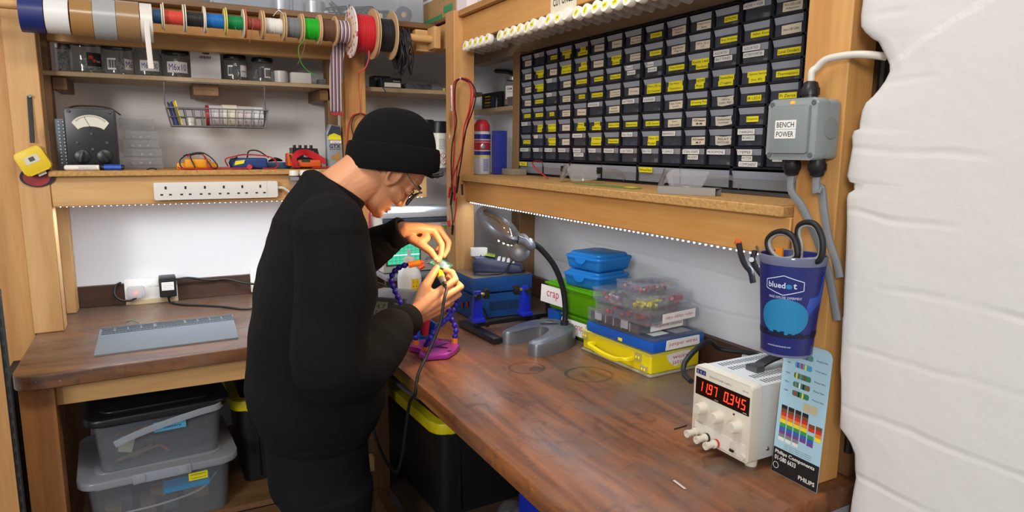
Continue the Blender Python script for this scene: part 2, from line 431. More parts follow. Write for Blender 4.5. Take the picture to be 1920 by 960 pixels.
def wallcol(EDGE):
    # front sheet: grid from the broken edge to the far (camera-side) end, chipped edge rolls back into the wall
    zs = []
    for (y0, z0), (y1, z1) in zip(EDGE, EDGE[1:]):
        k = max(1, int(abs(z0 - z1) / .03))
        for i in range(k): zs.append((y0 + (y1 - y0) * i / k, z0 + (z1 - z0) * i / k))
    zs.append(EDGE[-1])
    us = [(.30, .0, 'e'), (.16, .002, 'e'), (.06, .004, 'e'), (.022, -.002, 'e'), (.009, -.006, 'e'), (.002, -.010, 'e'), (0, -.014, 'e')]
    rows = []
    rnd = random.Random(3)
    for y, z in zs:
        row = []
        j = rnd.uniform(-.0012, .0012)
        row.append((1.25, y + .004, z)); row.append((1.05, y + .002 + j, z)); row.append((.985, y + j, z)); row.append((.966, y - .0015 + j, z))
        row.append((.957, y - .005, z)); row.append((.9525, y - .012, z)); row.append((.95, y - .03, z))
        for u in (.09, .2, .35, .6, 1.0, 1.8): row.append((.95, y + (-1.4 - y) * min(1, u / 1.8), z))
        row.append((1.25, -1.4, z))
        rows.append(row)
    vs = [v for r in rows for v in r]; n = len(rows[0])
    fs = [(i * n + k, i * n + (k + 1) % n, (i + 1) * n + (k + 1) % n, (i + 1) * n + k) for i in range(len(rows) - 1) for k in range(n)]
    fs += [tuple(range(n)), tuple(range((len(rows) - 1) * n, len(rows) * n))]
    return vs, fs
vs, fs = wallcol(EDGE)
BRICKN = wall_mat('thick_white_paint', 'dddad6', course=.1, off=-.002, strength=.26, lump=1.5, rough=.6, crease=((.638, 1.602), (.505, 1.668)))
b.add(vs, fs)
struct(b, 'wall_near', BRICKN)

# left partition: upright pine boards
b = MB()
b.box((-.62, 2.46, 0), (-0.358, 2.46, 1.312)[:1] + (2.5, 2.5))
struct(b, 'wall_left', wood('pine_left', 'cf9f62', 'a8713c', 'Z', seed=9))
t = thing('shelf_upright', 'upright pine board with a slotted metal strip at the frame edge', 'upright', (0, 0, 0))
b = MB().box((-.55, 1.90, .0), (-0.346, 1.9, 1.02)[:1] + (1.93, 1.16)); b.build('board', wood('pine_upright', 'c99a62', 'a06f3c', 'Z', seed=15), t)
x0 = (-0.346, 1.9, 1.02)[0]
b = MB().box((x0, 1.905, .0), (x0 + .009, 1.925, 1.14), mat('dull_steel', '3f4043', .5, .6))
for k in range(33): b.box((x0 + .0025, 1.9045, .03 + k * .033), (x0 + .0065, 1.906, .05 + k * .033), BLACK)
b.build('slotted_strip', None, t)

# ------------------------------------------------------------------ lighting
w = bpy.data.worlds.new('room_light'); SC.world = w; w.use_nodes = True
w.node_tree.nodes['Background'].inputs[0].default_value = (.98, .98, 1.0, 1)
w.node_tree.nodes['Background'].inputs[1].default_value = .50
def area(name, loc, target, sx, sy, power, col):
    ld = bpy.data.lights.new(name, 'AREA'); ld.shape = 'RECTANGLE'; ld.size = sx; ld.size_y = sy; ld.energy = power; ld.color = col
    o = bpy.data.objects.new(name, ld); COL.objects.link(o)
    o.location = loc
    o.rotation_euler = (Vector(target) - Vector(loc)).to_track_quat('-Z', 'Y').to_euler()
    return o
area('ceiling_tube_light', (.15, .85, 2.62), (.25, 2.2, .8), 1.2, .3, 17, (1, .95, .88))
area('window_daylight', (-3.0, -2.6, 2.55), (.55, 1.7, 1.3), 1.1, 1.1, 138, (1, .97, .93))
def led(name, p0, p1, power):
    c = (Vector(p0) + Vector(p1)) / 2; d = Vector(p1) - Vector(p0)
    ld = bpy.data.lights.new(name, 'AREA'); ld.shape = 'RECTANGLE'; ld.size = d.length; ld.size_y = .005; ld.energy = power; ld.color = (.80, .89, 1.0)
    o = bpy.data.objects.new(name, ld); COL.objects.link(o)
    x = d.normalized(); z = Vector((0, 0, 1)); y = z.cross(x)
    o.matrix_basis = Matrix(((x.x, y.x, z.x, c.x), (x.y, y.y, z.y, c.y), (x.z, y.z, z.z, c.z), (0, 0, 0, 1)))
led('led_light_back', (-.25, 2.478, 1.2872), (.62, 2.478, 1.2872), 4.2)
led('led_light_corner', (.70, 2.478, 1.2872), (.93, 2.478, 1.2872), 1.3)
led('led_light_right', (.990, 2.15, 1.2882), (.990, .80, 1.2882), 1.7)

# ------------------------------------------------------------------ view
SC.view_settings.view_transform = 'Standard'; SC.view_settings.look = 'None'
SC.view_settings.exposure = 0.; SC.view_settings.gamma = 1.; SC.view_settings.use_curve_mapping = False
SC.cycles.max_bounces = 10; SC.cycles.transparent_max_bounces = 20; SC.cycles.diffuse_bounces = 4; SC.cycles.glossy_bounces = 4
SC.cycles.caustics_reflective = False; SC.cycles.caustics_refractive = False
SC.cycles.use_denoising = True

# ------------------------------------------------------------------ workbenches
RMP = {'X': ('4c3223', '8c5c3a'), 'Y': ('59331d', 'a8683a')}
def top_mat(name, axis, seed):
    """worn mahogany-stained top: dark grain, pale rubbed patches, ink-dark spills and ring marks"""
    m, nt, b = _new(name); N, L = nt.nodes, nt.links
    tc = N.new('ShaderNodeTexCoord'); mp = N.new('ShaderNodeMapping')
    mp.inputs['Scale'].default_value = {'X': (.12, 1, 1), 'Y': (1, .12, 1)}[axis]; mp.inputs['Location'].default_value = (seed, seed, 0)
    L.new(tc.outputs['Object'], mp.inputs['Vector'])
    g = N.new('ShaderNodeTexNoise'); g.inputs['Scale'].default_value = 26; g.inputs['Detail'].default_value = 8; g.inputs['Distortion'].default_value = .6
    L.new(mp.outputs[0], g.inputs['Vector'])
    r = N.new('ShaderNodeValToRGB'); L.new(g.outputs['Fac'], r.inputs[0])
    r.color_ramp.elements[0].position = .32; r.color_ramp.elements[0].color = lin(RMP[axis][0])
    r.color_ramp.elements[1].position = .72; r.color_ramp.elements[1].color = lin(RMP[axis][1])
    n = N.new('ShaderNodeTexNoise'); n.inputs['Scale'].default_value = 5.5; n.inputs['Detail'].default_value = 5; n.inputs['Distortion'].default_value = .8
    L.new(tc.outputs['Object'], n.inputs['Vector'])
    sx = N.new('ShaderNodeSeparateXYZ'); L.new(tc.outputs['Object'], sx.inputs[0])      # grey-brown tone grows stronger towards the wall
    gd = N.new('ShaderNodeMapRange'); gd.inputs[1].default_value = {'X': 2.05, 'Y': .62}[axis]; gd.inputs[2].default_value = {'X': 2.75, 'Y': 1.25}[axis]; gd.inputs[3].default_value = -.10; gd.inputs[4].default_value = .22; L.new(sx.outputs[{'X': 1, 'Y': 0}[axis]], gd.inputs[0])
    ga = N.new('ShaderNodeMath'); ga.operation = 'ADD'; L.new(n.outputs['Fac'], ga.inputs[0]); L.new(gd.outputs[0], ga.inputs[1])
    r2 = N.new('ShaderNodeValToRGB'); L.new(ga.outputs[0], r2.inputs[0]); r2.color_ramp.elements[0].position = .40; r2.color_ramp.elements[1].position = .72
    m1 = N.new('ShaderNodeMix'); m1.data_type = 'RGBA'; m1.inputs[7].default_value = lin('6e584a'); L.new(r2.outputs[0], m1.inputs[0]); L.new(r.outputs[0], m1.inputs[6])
    n3 = N.new('ShaderNodeTexNoise'); n3.inputs['Scale'].default_value = 16; n3.inputs['Detail'].default_value = 6; n3.inputs['Distortion'].default_value = 1.5
    mp3 = N.new('ShaderNodeMapping'); mp3.inputs['Location'].default_value = (3.3 + seed, 1.2, 4); L.new(tc.outputs['Object'], mp3.inputs['Vector']); L.new(mp3.outputs[0], n3.inputs['Vector'])
    r3 = N.new('ShaderNodeValToRGB'); L.new(n3.outputs['Fac'], r3.inputs[0]); r3.color_ramp.elements[0].position = .58; r3.color_ramp.elements[1].position = .72
    r3.color_ramp.elements[1].color = (.5, .5, .5, 1)
    m2 = N.new('ShaderNodeMix'); m2.data_type = 'RGBA'; m2.inputs[7].default_value = lin('3a2620'); L.new(r3.outputs[0], m2.inputs[0]); L.new(m1.outputs[2], m2.inputs[6])
    src = m2.outputs[2]
    if axis == 'Y':
        for k, (cx, cy, rad, wd) in enumerate(RINGS):
            vm = N.new('ShaderNodeVectorMath'); vm.operation = 'DISTANCE'; vm.inputs[1].default_value = (cx, cy, .938)
            ds = N.new('ShaderNodeTexNoise'); ds.inputs['Scale'].default_value = 18; L.new(tc.outputs['Object'], ds.inputs['Vector'])
            va = N.new('ShaderNodeVectorMath'); va.operation = 'MULTIPLY_ADD'; va.inputs[1].default_value = (.012, .012, 0); L.new(ds.outputs['Color'], va.inputs[0]); L.new(tc.outputs['Object'], va.inputs[2])
            L.new(va.outputs[0], vm.inputs[0])
            sb = N.new('ShaderNodeMath'); sb.operation = 'SUBTRACT'; sb.inputs[1].default_value = rad; L.new(vm.outputs['Value'], sb.inputs[0])
            ab = N.new('ShaderNodeMath'); ab.operation = 'ABSOLUTE'; L.new(sb.outputs[0], ab.inputs[0])
            mr = N.new('ShaderNodeMapRange'); mr.inputs[1].default_value = wd * .4; mr.inputs[2].default_value = wd; mr.inputs[3].default_value = .75; mr.inputs[4].default_value = 0
            L.new(ab.outputs[0], mr.inputs[0])
            mk = N.new('ShaderNodeMath'); mk.operation = 'MULTIPLY'; L.new(mr.outputs[0], mk.inputs[0]); L.new(n.outputs['Fac'], mk.inputs[1])
            mm = N.new('ShaderNodeMath'); mm.operation = 'MULTIPLY'; mm.inputs[1].default_value = 1.7; L.new(mk.outputs[0], mm.inputs[0])
            mx = N.new('ShaderNodeMix'); mx.data_type = 'RGBA'; mx.clamp_factor = True; mx.inputs[7].default_value = lin('33261f'); L.new(mm.outputs[0], mx.inputs[0]); L.new(src, mx.inputs[6]); src = mx.outputs[2]
    sp = N.new('ShaderNodeTexNoise'); sp.inputs['Scale'].default_value = 170; sp.inputs['Detail'].default_value = 2; L.new(tc.outputs['Object'], sp.inputs['Vector'])
    sr_ = N.new('ShaderNodeMapRange'); sr_.inputs[1].default_value = .71; sr_.inputs[2].default_value = .74; sr_.inputs[4].default_value = .6; L.new(sp.outputs['Fac'], sr_.inputs[0])
    ms_ = N.new('ShaderNodeMix'); ms_.data_type = 'RGBA'; ms_.inputs[7].default_value = lin('b09a84'); L.new(sr_.outputs[0], ms_.inputs[0]); L.new(src, ms_.inputs[6]); src = ms_.outputs[2]
    L.new(src, b.inputs['Base Color'])
    rr = N.new('ShaderNodeMapRange'); rr.inputs[3].default_value = .25; rr.inputs[4].default_value = .48; L.new(n3.outputs['Fac'], rr.inputs[0]); L.new(rr.outputs[0], b.inputs['Roughness'])
    b.inputs['Coat Weight'].default_value = .15; b.inputs['Coat Roughness'].default_value = .2
    bp = N.new('ShaderNodeBump'); bp.inputs['Strength'].default_value = .25; bp.inputs['Distance'].default_value = .003; L.new(g.outputs['Fac'], bp.inputs['Height']); L.new(bp.outputs['Normal'], b.inputs['Normal'])
    return m
RINGS = [(0.848, 1.497, 0.9)[:2] + (.060, .004), (0.866, 1.478, 0.9)[:2] + (.040, .004), (0.965, 1.38, 0.9)[:2] + (.07, .005), (0.785, 0.908, 0.9)[:2] + (.006, .014)]
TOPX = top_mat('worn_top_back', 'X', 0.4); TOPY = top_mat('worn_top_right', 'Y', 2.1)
def rounded(pts, rad, seg=6):
    """polygon with some corners rounded: pts [(x,y,round?)]"""
    out = []; n = len(pts)
    for i, p in enumerate(pts):
        if len(p) < 3 or not p[2]: out.append((p[0], p[1])); continue
        a, b, c = Vector(pts[i - 1][:2]), Vector(p[:2]), Vector(pts[(i + 1) % n][:2])
        r = p[2] if p[2] is not True else rad
        u = (a - b).normalized(); v = (c - b).normalized(); h = u.angle(v) / 2
        d = r / math.tan(h); s0 = b + u * d; s1 = b + v * d; ce = b + (u + v).normalized() * (r / math.sin(h))
        a0 = math.atan2(s0.y - ce.y, s0.x - ce.x); a1 = math.atan2(s1.y - ce.y, s1.x - ce.x)
        da = (a1 - a0 + PI) % (2 * PI) - PI
        for k in range(seg + 1):
            t = a0 + da * k / seg; out.append((ce.x + r * math.cos(t), ce.y + r * math.sin(t)))
    return out
def rrect(x0, y0, x1, y1, r, seg=5): return rounded([(x0, y0, r), (x1, y0, r), (x1, y1, r), (x0, y1, r)], r, seg)
t = thing('workbench', 'worn brown wooden workbench along the back wall with the grey mat on it', 'workbench', (0, 0, 0))
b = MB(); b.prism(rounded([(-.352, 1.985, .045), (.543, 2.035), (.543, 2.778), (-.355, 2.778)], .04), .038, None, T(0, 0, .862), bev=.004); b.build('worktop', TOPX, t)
b = MB().box((-.27, 2.06, .792), (.54, 2.10, .8615)); b.build('apron', W['X'], t)
b = MB().box((-.345, 2.03, 0), (-.268, 2.10, .8615), bev=.003); b.build('leg', wood('leg_pine', 'b98249', '8e5527', 'Z', seed=12, knots=False), t)
b = MB().box((-.345, 2.68, 0), (-.268, 2.75, .8615)); b.build('leg', WD['Z'], t)  # darker pine on this leg stands in for the shade behind the crates
b = MB().box((-.345, 2.03, .315), (.55, 2.10, .35)); b.build('rail', WD['X'], t)
b = MB()
for k in range(4): b.box((-.262, 2.104 + k * .17, .352), (.55, 2.264 + k * .17, .37))
b.build('lower_shelf', WD['X'], t)
t = thing('workbench', 'scratched reddish brown wooden workbench under the wall of labelled drawers', 'workbench', (0, 0, 0))
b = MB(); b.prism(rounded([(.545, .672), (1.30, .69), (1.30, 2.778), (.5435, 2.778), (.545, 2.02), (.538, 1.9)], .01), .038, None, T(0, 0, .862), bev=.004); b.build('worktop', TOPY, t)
b = MB().box((.60, .795, .80), (.64, 2.025, .8615)); b.build('apron', WD['Y'], t)
for x, y in ((.556, 2.03), (.58, .72), (1.2, .72), (1.2, 2.68)):
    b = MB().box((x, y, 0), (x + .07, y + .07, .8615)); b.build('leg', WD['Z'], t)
b = MB().box((.57, .795, .30), (.60, 2.025, .36)); b.build('rail', WD['Y'], t)
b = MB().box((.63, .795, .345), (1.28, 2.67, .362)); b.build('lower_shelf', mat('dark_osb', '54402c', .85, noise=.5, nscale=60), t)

# ------------------------------------------------------------------ timber racks on the benches
t = thing('timber_rack', 'pine shelving frame along the back wall holding jars and test meters', 'shelving frame', (0, 0, .9))
def tp(name, lo, hi, m, bev=.002):
    return MB().box(lo, hi, bev=bev, seg=1).build(name, m, t, world=True)
tp('post', (-.360, 2.452, .9), (-.281, 2.53, 1.9045), W['Z'])
tp('post', (.622, 2.452, .9), (.698, 2.53, 1.9045), wood('pine_mid', 'cf9a58', 'a8703a', 'Z', seed=21))
tp('back_upright', (-.30, 2.70, .9005), (-.268, 2.775, 1.29), W['Z'])
tp('back_upright', (.585, 2.56, 1.30), (.62, 2.62, 1.84), WD['Z'])
tp('back_upright', (-.2805, 2.535, 1.395), (-.262, 2.60, 1.84), WD['Z'])
tp('shelf', (-.281, 2.43, 1.381), (.93, 2.778, 1.398), OSB)
tp('lower_beam', (-.2805, 2.455, 1.289), (.93, 2.49, 1.3805), W['X'])
tp('shelf', (-.281, 2.53, 1.686), (.6215, 2.778, 1.701), PLY)
tp('shelf', (.699, 2.50, 1.682), (1.19, 2.778, 1.698), PLY)
for x0 in (-.262, .135, .558):
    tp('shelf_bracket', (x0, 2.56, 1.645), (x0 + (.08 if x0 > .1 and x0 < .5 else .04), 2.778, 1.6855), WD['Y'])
tp('header_beam', (-.45, 2.455, 1.826), (.93, 2.49, 1.905), wood('pine_header', 'e0ad66', 'c08442', 'X', seed=30))
tp('header_beam', (-.2805, 2.54, 1.79), (.6215, 2.575, 1.87), W['X'])
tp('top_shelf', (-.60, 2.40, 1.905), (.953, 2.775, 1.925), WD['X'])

t = thing('timber_rack', 'pine shelving frame on the right wall carrying the labelled drawers', 'shelving frame', (.93, .71, .9))
tp('post', (.93, 2.18, .9), (1.006, 2.256, 1.936), wood('pine_centre', 'dbad74', 'b8814a', 'Z', seed=41))
tp('post', (.975, .712, .9), (1.04, .795, 2.5), wood('pine_right', 'e0ad6a', 'b67c3c', 'Z', seed=52))
tp('wall_post', (1.25, 2.287, .9), (1.318, 2.357, 1.36), WD['Z'])
tp('wall_post', (1.06, .705, .9), (1.10, .80, 2.4), WD['Z'])
tp('shelf', (.955, .800, 1.362), (1.318, 2.179, 1.381), OSB)
tp('shelf', (1.01, 2.181, 1.362), (1.318, 2.425, 1.381), OSB)
tp('lower_beam', (.972, .796, 1.290), (1.006, 2.179, 1.3615), wood('pine_beam', 'dfac66', 'b9803e', 'Y', seed=61, scale=7))
tp('header_beam', (.962, .796, 1.831), (1.006, 2.179, 1.914), wood('pine_header2', 'dfaa66', 'bd8540', 'Y', seed=70))
tp('top_shelf', (.945, .60, 1.915), (1.3, 2.179, 1.936), wood('pine_top', 'c99558', 'a06b35', 'Y', seed=77))
tp('top_shelf', (.955, 2.257, 1.926), (1.28, 2.774, 1.94), WD['Y'])
tp('rear_beam', (.960, 2.257, 1.83), (1.0, 2.45, 1.918), W['Y'])
tp('upright', (1.20, 2.206, 1.3815), (1.30, 2.262, 1.826), wood('ply_upright', 'b08d64', '8d6b45', 'Z', seed=80, knots=False))
tp('shelf', (1.20, 2.263, 1.618), (1.318, 2.70, 1.635), PLY)
tp('wall_beam', (1.26, .80, 1.832), (1.318, 2.76, 1.90), PLY)
tp('shelf_bracket', (.86, 2.365, 1.82), (.935, 2.40, 1.895), W['X'])

# dowel rail that carries the reels
b = MB().cyl((-.55, 2.33, 1.853), (.915, 2.33, 1.859), .0135); rail = solid(b, 'dowel_rail', W['X'], 'round wooden dowel rail threaded through the tape and wire reels', 'rail')
b = MB().box((.905, 2.30, 1.825), (.93, 2.3645, 1.90), bev=.002); tag(b.build('dowel_block', W['Z']), 'small pine block holding the right end of the dowel rail', 'block')

# LED tapes under the shelf beams
LEDM = mat('led_diode', 'ffffff', emit='e6f0ff', estr=9)
def ledstrip(p0, p1, n, label, side, dh_=.0014):
    p0, p1 = Vector(p0), Vector(p1)
    t = thing('led_strip', label, 'light strip', p0)
    d = (p1 - p0); L_ = d.length; x = d.normalized(); M = basis((0, 0, 0), x, Vector((0, 0, 1)).cross(x))
    MB().box((0, -.005, .0), (L_, .005, .0009), WHITE, M).build('tape', WHITE, t)
    b = MB()
    for i in range(n):
        u = (i + .5) * L_ / n; b.box((u - .0014, -.0014, -dh_), (u + .0014, .0014, -.00005), None, M)
    o = b.build('diodes', LEDM, t); o['kind'] = 'stuff'
ledstrip((.981, .83, 1.2885), (.981, 2.165, 1.2885), 80, 'white LED tape along the beam under the labelled drawers', 0, .0036)
ledstrip((-.27, 2.465, 1.2876), (.60, 2.465, 1.2876), 52, 'white LED tape under the beam with the power strip', 0)
ledstrip((.71, 2.465, 1.2876), (.92, 2.465, 1.2876), 13, 'short white LED tape in the corner behind the cap', 0)

# ------------------------------------------------------------------ labelled drawer cabinets on the right shelf
NAVY = mat('navy_cabinet', '13151f', .4)
DRW = clear('drawer_plastic', 'b9c0cf', .11, .15, .7)
LIP = clear('drawer_lip', 'd9e0ee', .8, .2, .8)
BIGD = clear('big_drawer_plastic', 'd9dde4', .42, .15, .8)
INSIDE = [mat('bits_' + n, c, .6, noise=.4, nscale=150) for n, c in (('grey', '4a4a4e'), ('brown', '6b4a2c'), ('blue', '39456b'), ('red', '7a2f2f'), ('pale', 'a6a39a'))]
cw, chh = .3475, .4275
colw, rowh = .0858, .04625
def drawer_mesh(w, h, d, lipf, mb=None):
    b = MB()
    # tray open at the top behind a clear front with a pale pull lip
    b.box((-w / 2, -h / 2, -.003), (w / 2, h / 2 * (1 - 2 * lipf * .0) - h * lipf, -.0005), DRW)
    b.box((-w / 2, -h / 2, -d), (w / 2, -h / 2 + .0015, -.003), DRW)
    b.box((-w / 2, -h / 2, -d), (-w / 2 + .0015, h / 2 - h * .3, -.003), DRW)
    b.box((w / 2 - .0015, -h / 2, -d), (w / 2, h / 2 - h * .3, -.003), DRW)
    y0 = h / 2 - h * lipf
    vs = [(-w / 2, y0, -.001), (w / 2, y0, -.001), (w / 2, h / 2, .0045), (-w / 2, h / 2, .0045), (-w / 2, y0, -.004), (w / 2, y0, -.004), (w / 2, h / 2, -.002), (-w / 2, h / 2, -.002)]
    b.add(vs, [(0, 1, 2, 3), (7, 6, 5, 4), (0, 4, 5, 1), (1, 5, 6, 2), (2, 6, 7, 3), (3, 7, 4, 0)], LIP)
    return b
dw, dh = colw - .0125, rowh - .0075
proto = [None] * 5
for k in range(5):
    b = drawer_mesh(dw, dh, .07, .36)
    rnd = random.Random(k)
    for i in range(9):
        x = rnd.uniform(-.028, .022); z = rnd.uniform(-.05, -.012); r = rnd.uniform(.004, .011)
        b.box((x, -dh / 2 + .0016, z), (x + r * 1.6, -dh / 2 + .0016 + r * rnd.uniform(.5, 1.2), z + r), INSIDE[(k + (i % 2) * (i % 3)) % 5])
    o = b.build('drawer', DRW); proto[k] = o.data; bpy.data.objects.remove(o)
bb = drawer_mesh(.166, .040, .09, .42); o = bb.build('drawer', BIGD); BIGM = o.data; bpy.data.objects.remove(o)
BIGM.materials[0] = BIGD
# kinds: Y/W/C label on front (colour, text lines); lower-case = strip at the top of the drawer
CAB = [
 [['C:Nuts', 'w:NOT', 'Y:Switches', 'Y:Waterproof Temp|Test'], ['C:Bolts', 'Y:Waterproof|Switch', 'C:Relay 5v|', 'Y:Capacitors 10v|Ceramic Types'],
  ['C:Fuses 2A', 'Y:High Current|Resistors', 'w:RESIS', 'C:Voltage regs|'], ['C:Audio Pot', 'Y:RF Antenna', 'w:Fuses', 'C:Connector|to fix'],
  ['Y:Audio Jk', 'Y:Barrel Jk', 'Y:LEDs', 'C:Resistors|for pot'], ['w:OPERICS', 'Y:MOSFET|array', 'Y:High Current|Resistors', 'C:Crimp'],
  ['Y:Mot. Adaptor', 'c:', 'Y:High Current|Resistors', 'C:Crimped'], ['w:RUBBER FEET', 'w:NE 555', 'w:MPU-6050', 'w:READERS']],
 [['Y:LCD|Touchpads', 'C:Dual Gang Pot', 'C:Speakers', 'C:Tape Buttons|Bare Pot'], ['Y:USB|Connector', 'C:Audio Jacks', 'Y:USB Panel|Socket', 'C:Lithium Charger|Test Board'],
  ['Y:Transistors', 'Y:Wires M3', 'Y:Piezo Disc', 'w:Small|Motors'], ['Y:DIODES', 'Y:Sensors Hs', 'C:Connect to|Screw Right', 'C:Din plugs|'],
  ['C:Xbee radio|', 'w:USB DONGLES', 'C:Solder|Potentiometer', 'w:BATTERIES'], ['Y:Bridge|Rectifier', 'Y:HDMI|Adaptors', 'Y:Battery Holder', 'Y:Batteries'],
  ['w:STANDOFFS', 'Y:9v Battery|Connector', 'Y:Heatsinks', 'w:Hot Glue'], ['w:LORAWAN|CONNECTOR', 'w:RELAYS', 'w:SPEAKERS', 'w:LI BATTERIES']],
 [['Y:Crystals', 'C:Modular|Plug-ins', 'C:Rotary Switch|Sets', 'Y:EEPROMS'], ['Y:Crystals', 'C:Small Modular|Plug-ins', 'C:DIP14 - DIL16|17', 'Y:Key Switches'],
  ['w:Heat|Shrink', 'Y:Temp Sensors', 'Y:Kettle Lead|Sockets', 'w:ASSORTED|BATTERIES'], ['Y:Micro SD to|SD Converter', 'Y:Op Amps +|Thyristors', 'Y:HDMI|Plugs', 'Y:Switches|(Toggle)'],
  ['w:SOLENOID', 'C:Disc Power|(small)', 'Y:Drawing Pins', 'T:Wire|Loader (Big!)'], ['Y:USB Swivel', 'C:Spare|Video Labels', 'C:PCB Headers|M-M', 'T:Switches|(vertical)'],
  ['Y:Micro SD|Reader', 'w:BEARINGS', 'C:PCB Headers|M-F', 'T:RELAY|SWITCHES'], ['w:BH1750', 'w:O-RINGS', 'w:STAN. KNIFE|BLADES', 'w:MICROPHONE']],
 [['w:HDMI > VGA', 'C:Micro USB to USB|Adapters', '', ''], ['Y:Allen Keys', 'C:Micro USB Cables', '', ''], ['w:ASSORTED|POTENTIOMETER', 'Y:Level Dividers', '', ''],
  ['Y:Optical Sensor|(inc IR)', 'Y:Thermistors', '', ''], ['Y:IR LEDS', 'Y:Pi Zeros', '', ''], ['Y:Dupont', 'C:Sensors', '', ''], ['w:CHARGING|BOARDS', 'w:IC', '', ''], ['w:STEPPER|MOTOR|COMPONENT', 'w:JST|CONN', '', '']]]
LABN = {'Y': (YEL, INK), 'W': (WHITE2, INK), 'C': (CREAM, INK), 'T': (mat('torn_paper', 'cfc8b6', .8), INK)}
rl = random.Random(11)
def label_part(spec, parent):
    k, txt = spec[0], spec[2:]
    lines = [l for l in txt.split('|')]
    M = T(0, 0, .0)
    b = MB(); top = k.islower(); k = k.upper(); pm, im = LABN[k]
    if top:
        n = len(lines)
        for i, l in enumerate(lines):
            w = min(.060, max(.026, len(l) * .0062)); y = dh / 2 - dh * .20 - i * .0135
            zz = .0072 - .0085 * max(0, (i)) if i == 0 else .0004
            Mi = T(-.010 + .004 * i, y, .0048 if i == 0 else .0009) @ RX(-.0)
            b.box((-w / 2, -.0058, -.0004), (w / 2, .0058, 0), pm, Mi)
            if l: b.text(l, im, Mi, w * .86, .0062)
    elif k == 'Y':
        n = len(lines); hh = .0125
        for i, l in enumerate(lines):
            w = min(.060, max(.03, len(l) * .0058)); y = -dh * .16 + (n - 1) * hh * .5 - i * hh
            Mi = T(.006 + rl.uniform(-.004, .006), y, .0006)
            b.box((-w / 2, -hh / 2, -.0004), (w / 2, hh / 2, 0), pm, Mi); b.text(l, im, Mi, w * .88, hh * .5)
    else:
        w, hh = .050, .019
        Mi = T(.008 + rl.uniform(-.003, .004), -dh * .2, .0006) @ RZ(rl.uniform(-.03, .03))
        if k == 'T':
            b.prism([(-w / 2, -hh * .5), (-w * .2, -hh * .62), (w * .3, -hh * .5), (w * .55, -hh * .4), (w * .46, hh * .2), (w * .5, hh * .6), (0, hh * .5), (-w * .55, hh * .6)], .0004, pm, Mi @ T(0, 0, -.0004))
        else: b.box((-w / 2, -hh / 2, -.0004), (w / 2, hh / 2, 0), pm, Mi)
        ll = [l for l in lines if l]
        for i, l in enumerate(ll):
            b.text(l, im, Mi, w * .8, .0052, y=(len(ll) - 1) * .004 - i * .008, bold='PCB' in txt or l.startswith('M-'))
    if parent is not None and b.mats:
        return b.build('label', pm, parent)
CABLAB = ['black drawer cabinet beside the thin plywood upright, with a rubber feet drawer', 'black drawer cabinet holding the STANDOFFS and DIODES drawers', 'black drawer cabinet holding the EEPROMS and Crystals drawers', 'black drawer cabinet partly behind the grey power box, with an Allen Keys drawer']
for ci in range(4):
    y1 = 2.205 - ci * .3485
    M0 = FX(1.2, y1 - cw / 2, 1.3825 + chh / 2)
    t = thing('drawer_cabinet', CABLAB[ci], 'drawer cabinet', (1.2, y1 - cw / 2, 1.3825))
    b = MB(); w2, h2 = cw / 2, chh / 2
    d = -.112
    b.box((-w2, -h2, d), (w2, h2, d + .003), None, M0)
    for x in (-w2, w2 - .0045): b.box((x, -h2, d), (x + .0045, h2, .001), None, M0)
    for y in (-h2, h2 - .003): b.box((-w2, y, d), (w2, y + .003, .001), None, M0)
    for r in range(1, 9): y = h2 - .003 - r * rowh - .0; b.box((-w2, y - .0022, d), (w2, y + .0022, .001), None, M0)
    for c in range(1, 4):
        x = -w2 + .003 + c * colw - .0; b.box((x - .0032, h2 - .003 - 8 * rowh, d), (x + .0032, h2, .001), None, M0)
    b.box((-.0016, -h2, d), (.0016, h2 - 8 * rowh, .001), None, M0)
    b.build('body', NAVY, t, world=True)
    iM = t.matrix_basis.inverted()
    for r in range(8):
        for c in range(4):
            o = bpy.data.objects.new('drawer', proto[(r * 3 + c * 2 + ci) % 5]); COL.objects.link(o); o.parent = t
            o.matrix_basis = iM @ M0 @ T(-w2 + .003 + (c + .5) * colw, h2 - .003 - (r + .5) * rowh, -.0055)
            if CAB[ci][r][c]: label_part(CAB[ci][r][c], o)
    for c in range(2):
        o = bpy.data.objects.new('drawer', BIGM); COL.objects.link(o); o.parent = t
        o.matrix_basis = iM @ M0 @ T((c - .5) * (cw / 2 - .001), -h2 + .0265, -.001)
        if (ci, c) in ((0, 0), (2, 0), (3, 1)):
            b = MB(); Mi = T(-.045 if ci != 3 else .02, .0125, .0075); b.box((-.028, -.007, -.0004), (.028, .007, 0), YEL if ci != 3 else CREAM, Mi); b.text({0: 'Glue', 2: 'Perforated Board', 3: 'Heat Shrink'}[ci], INK, Mi, .05, .007); b.build('label', None, o)

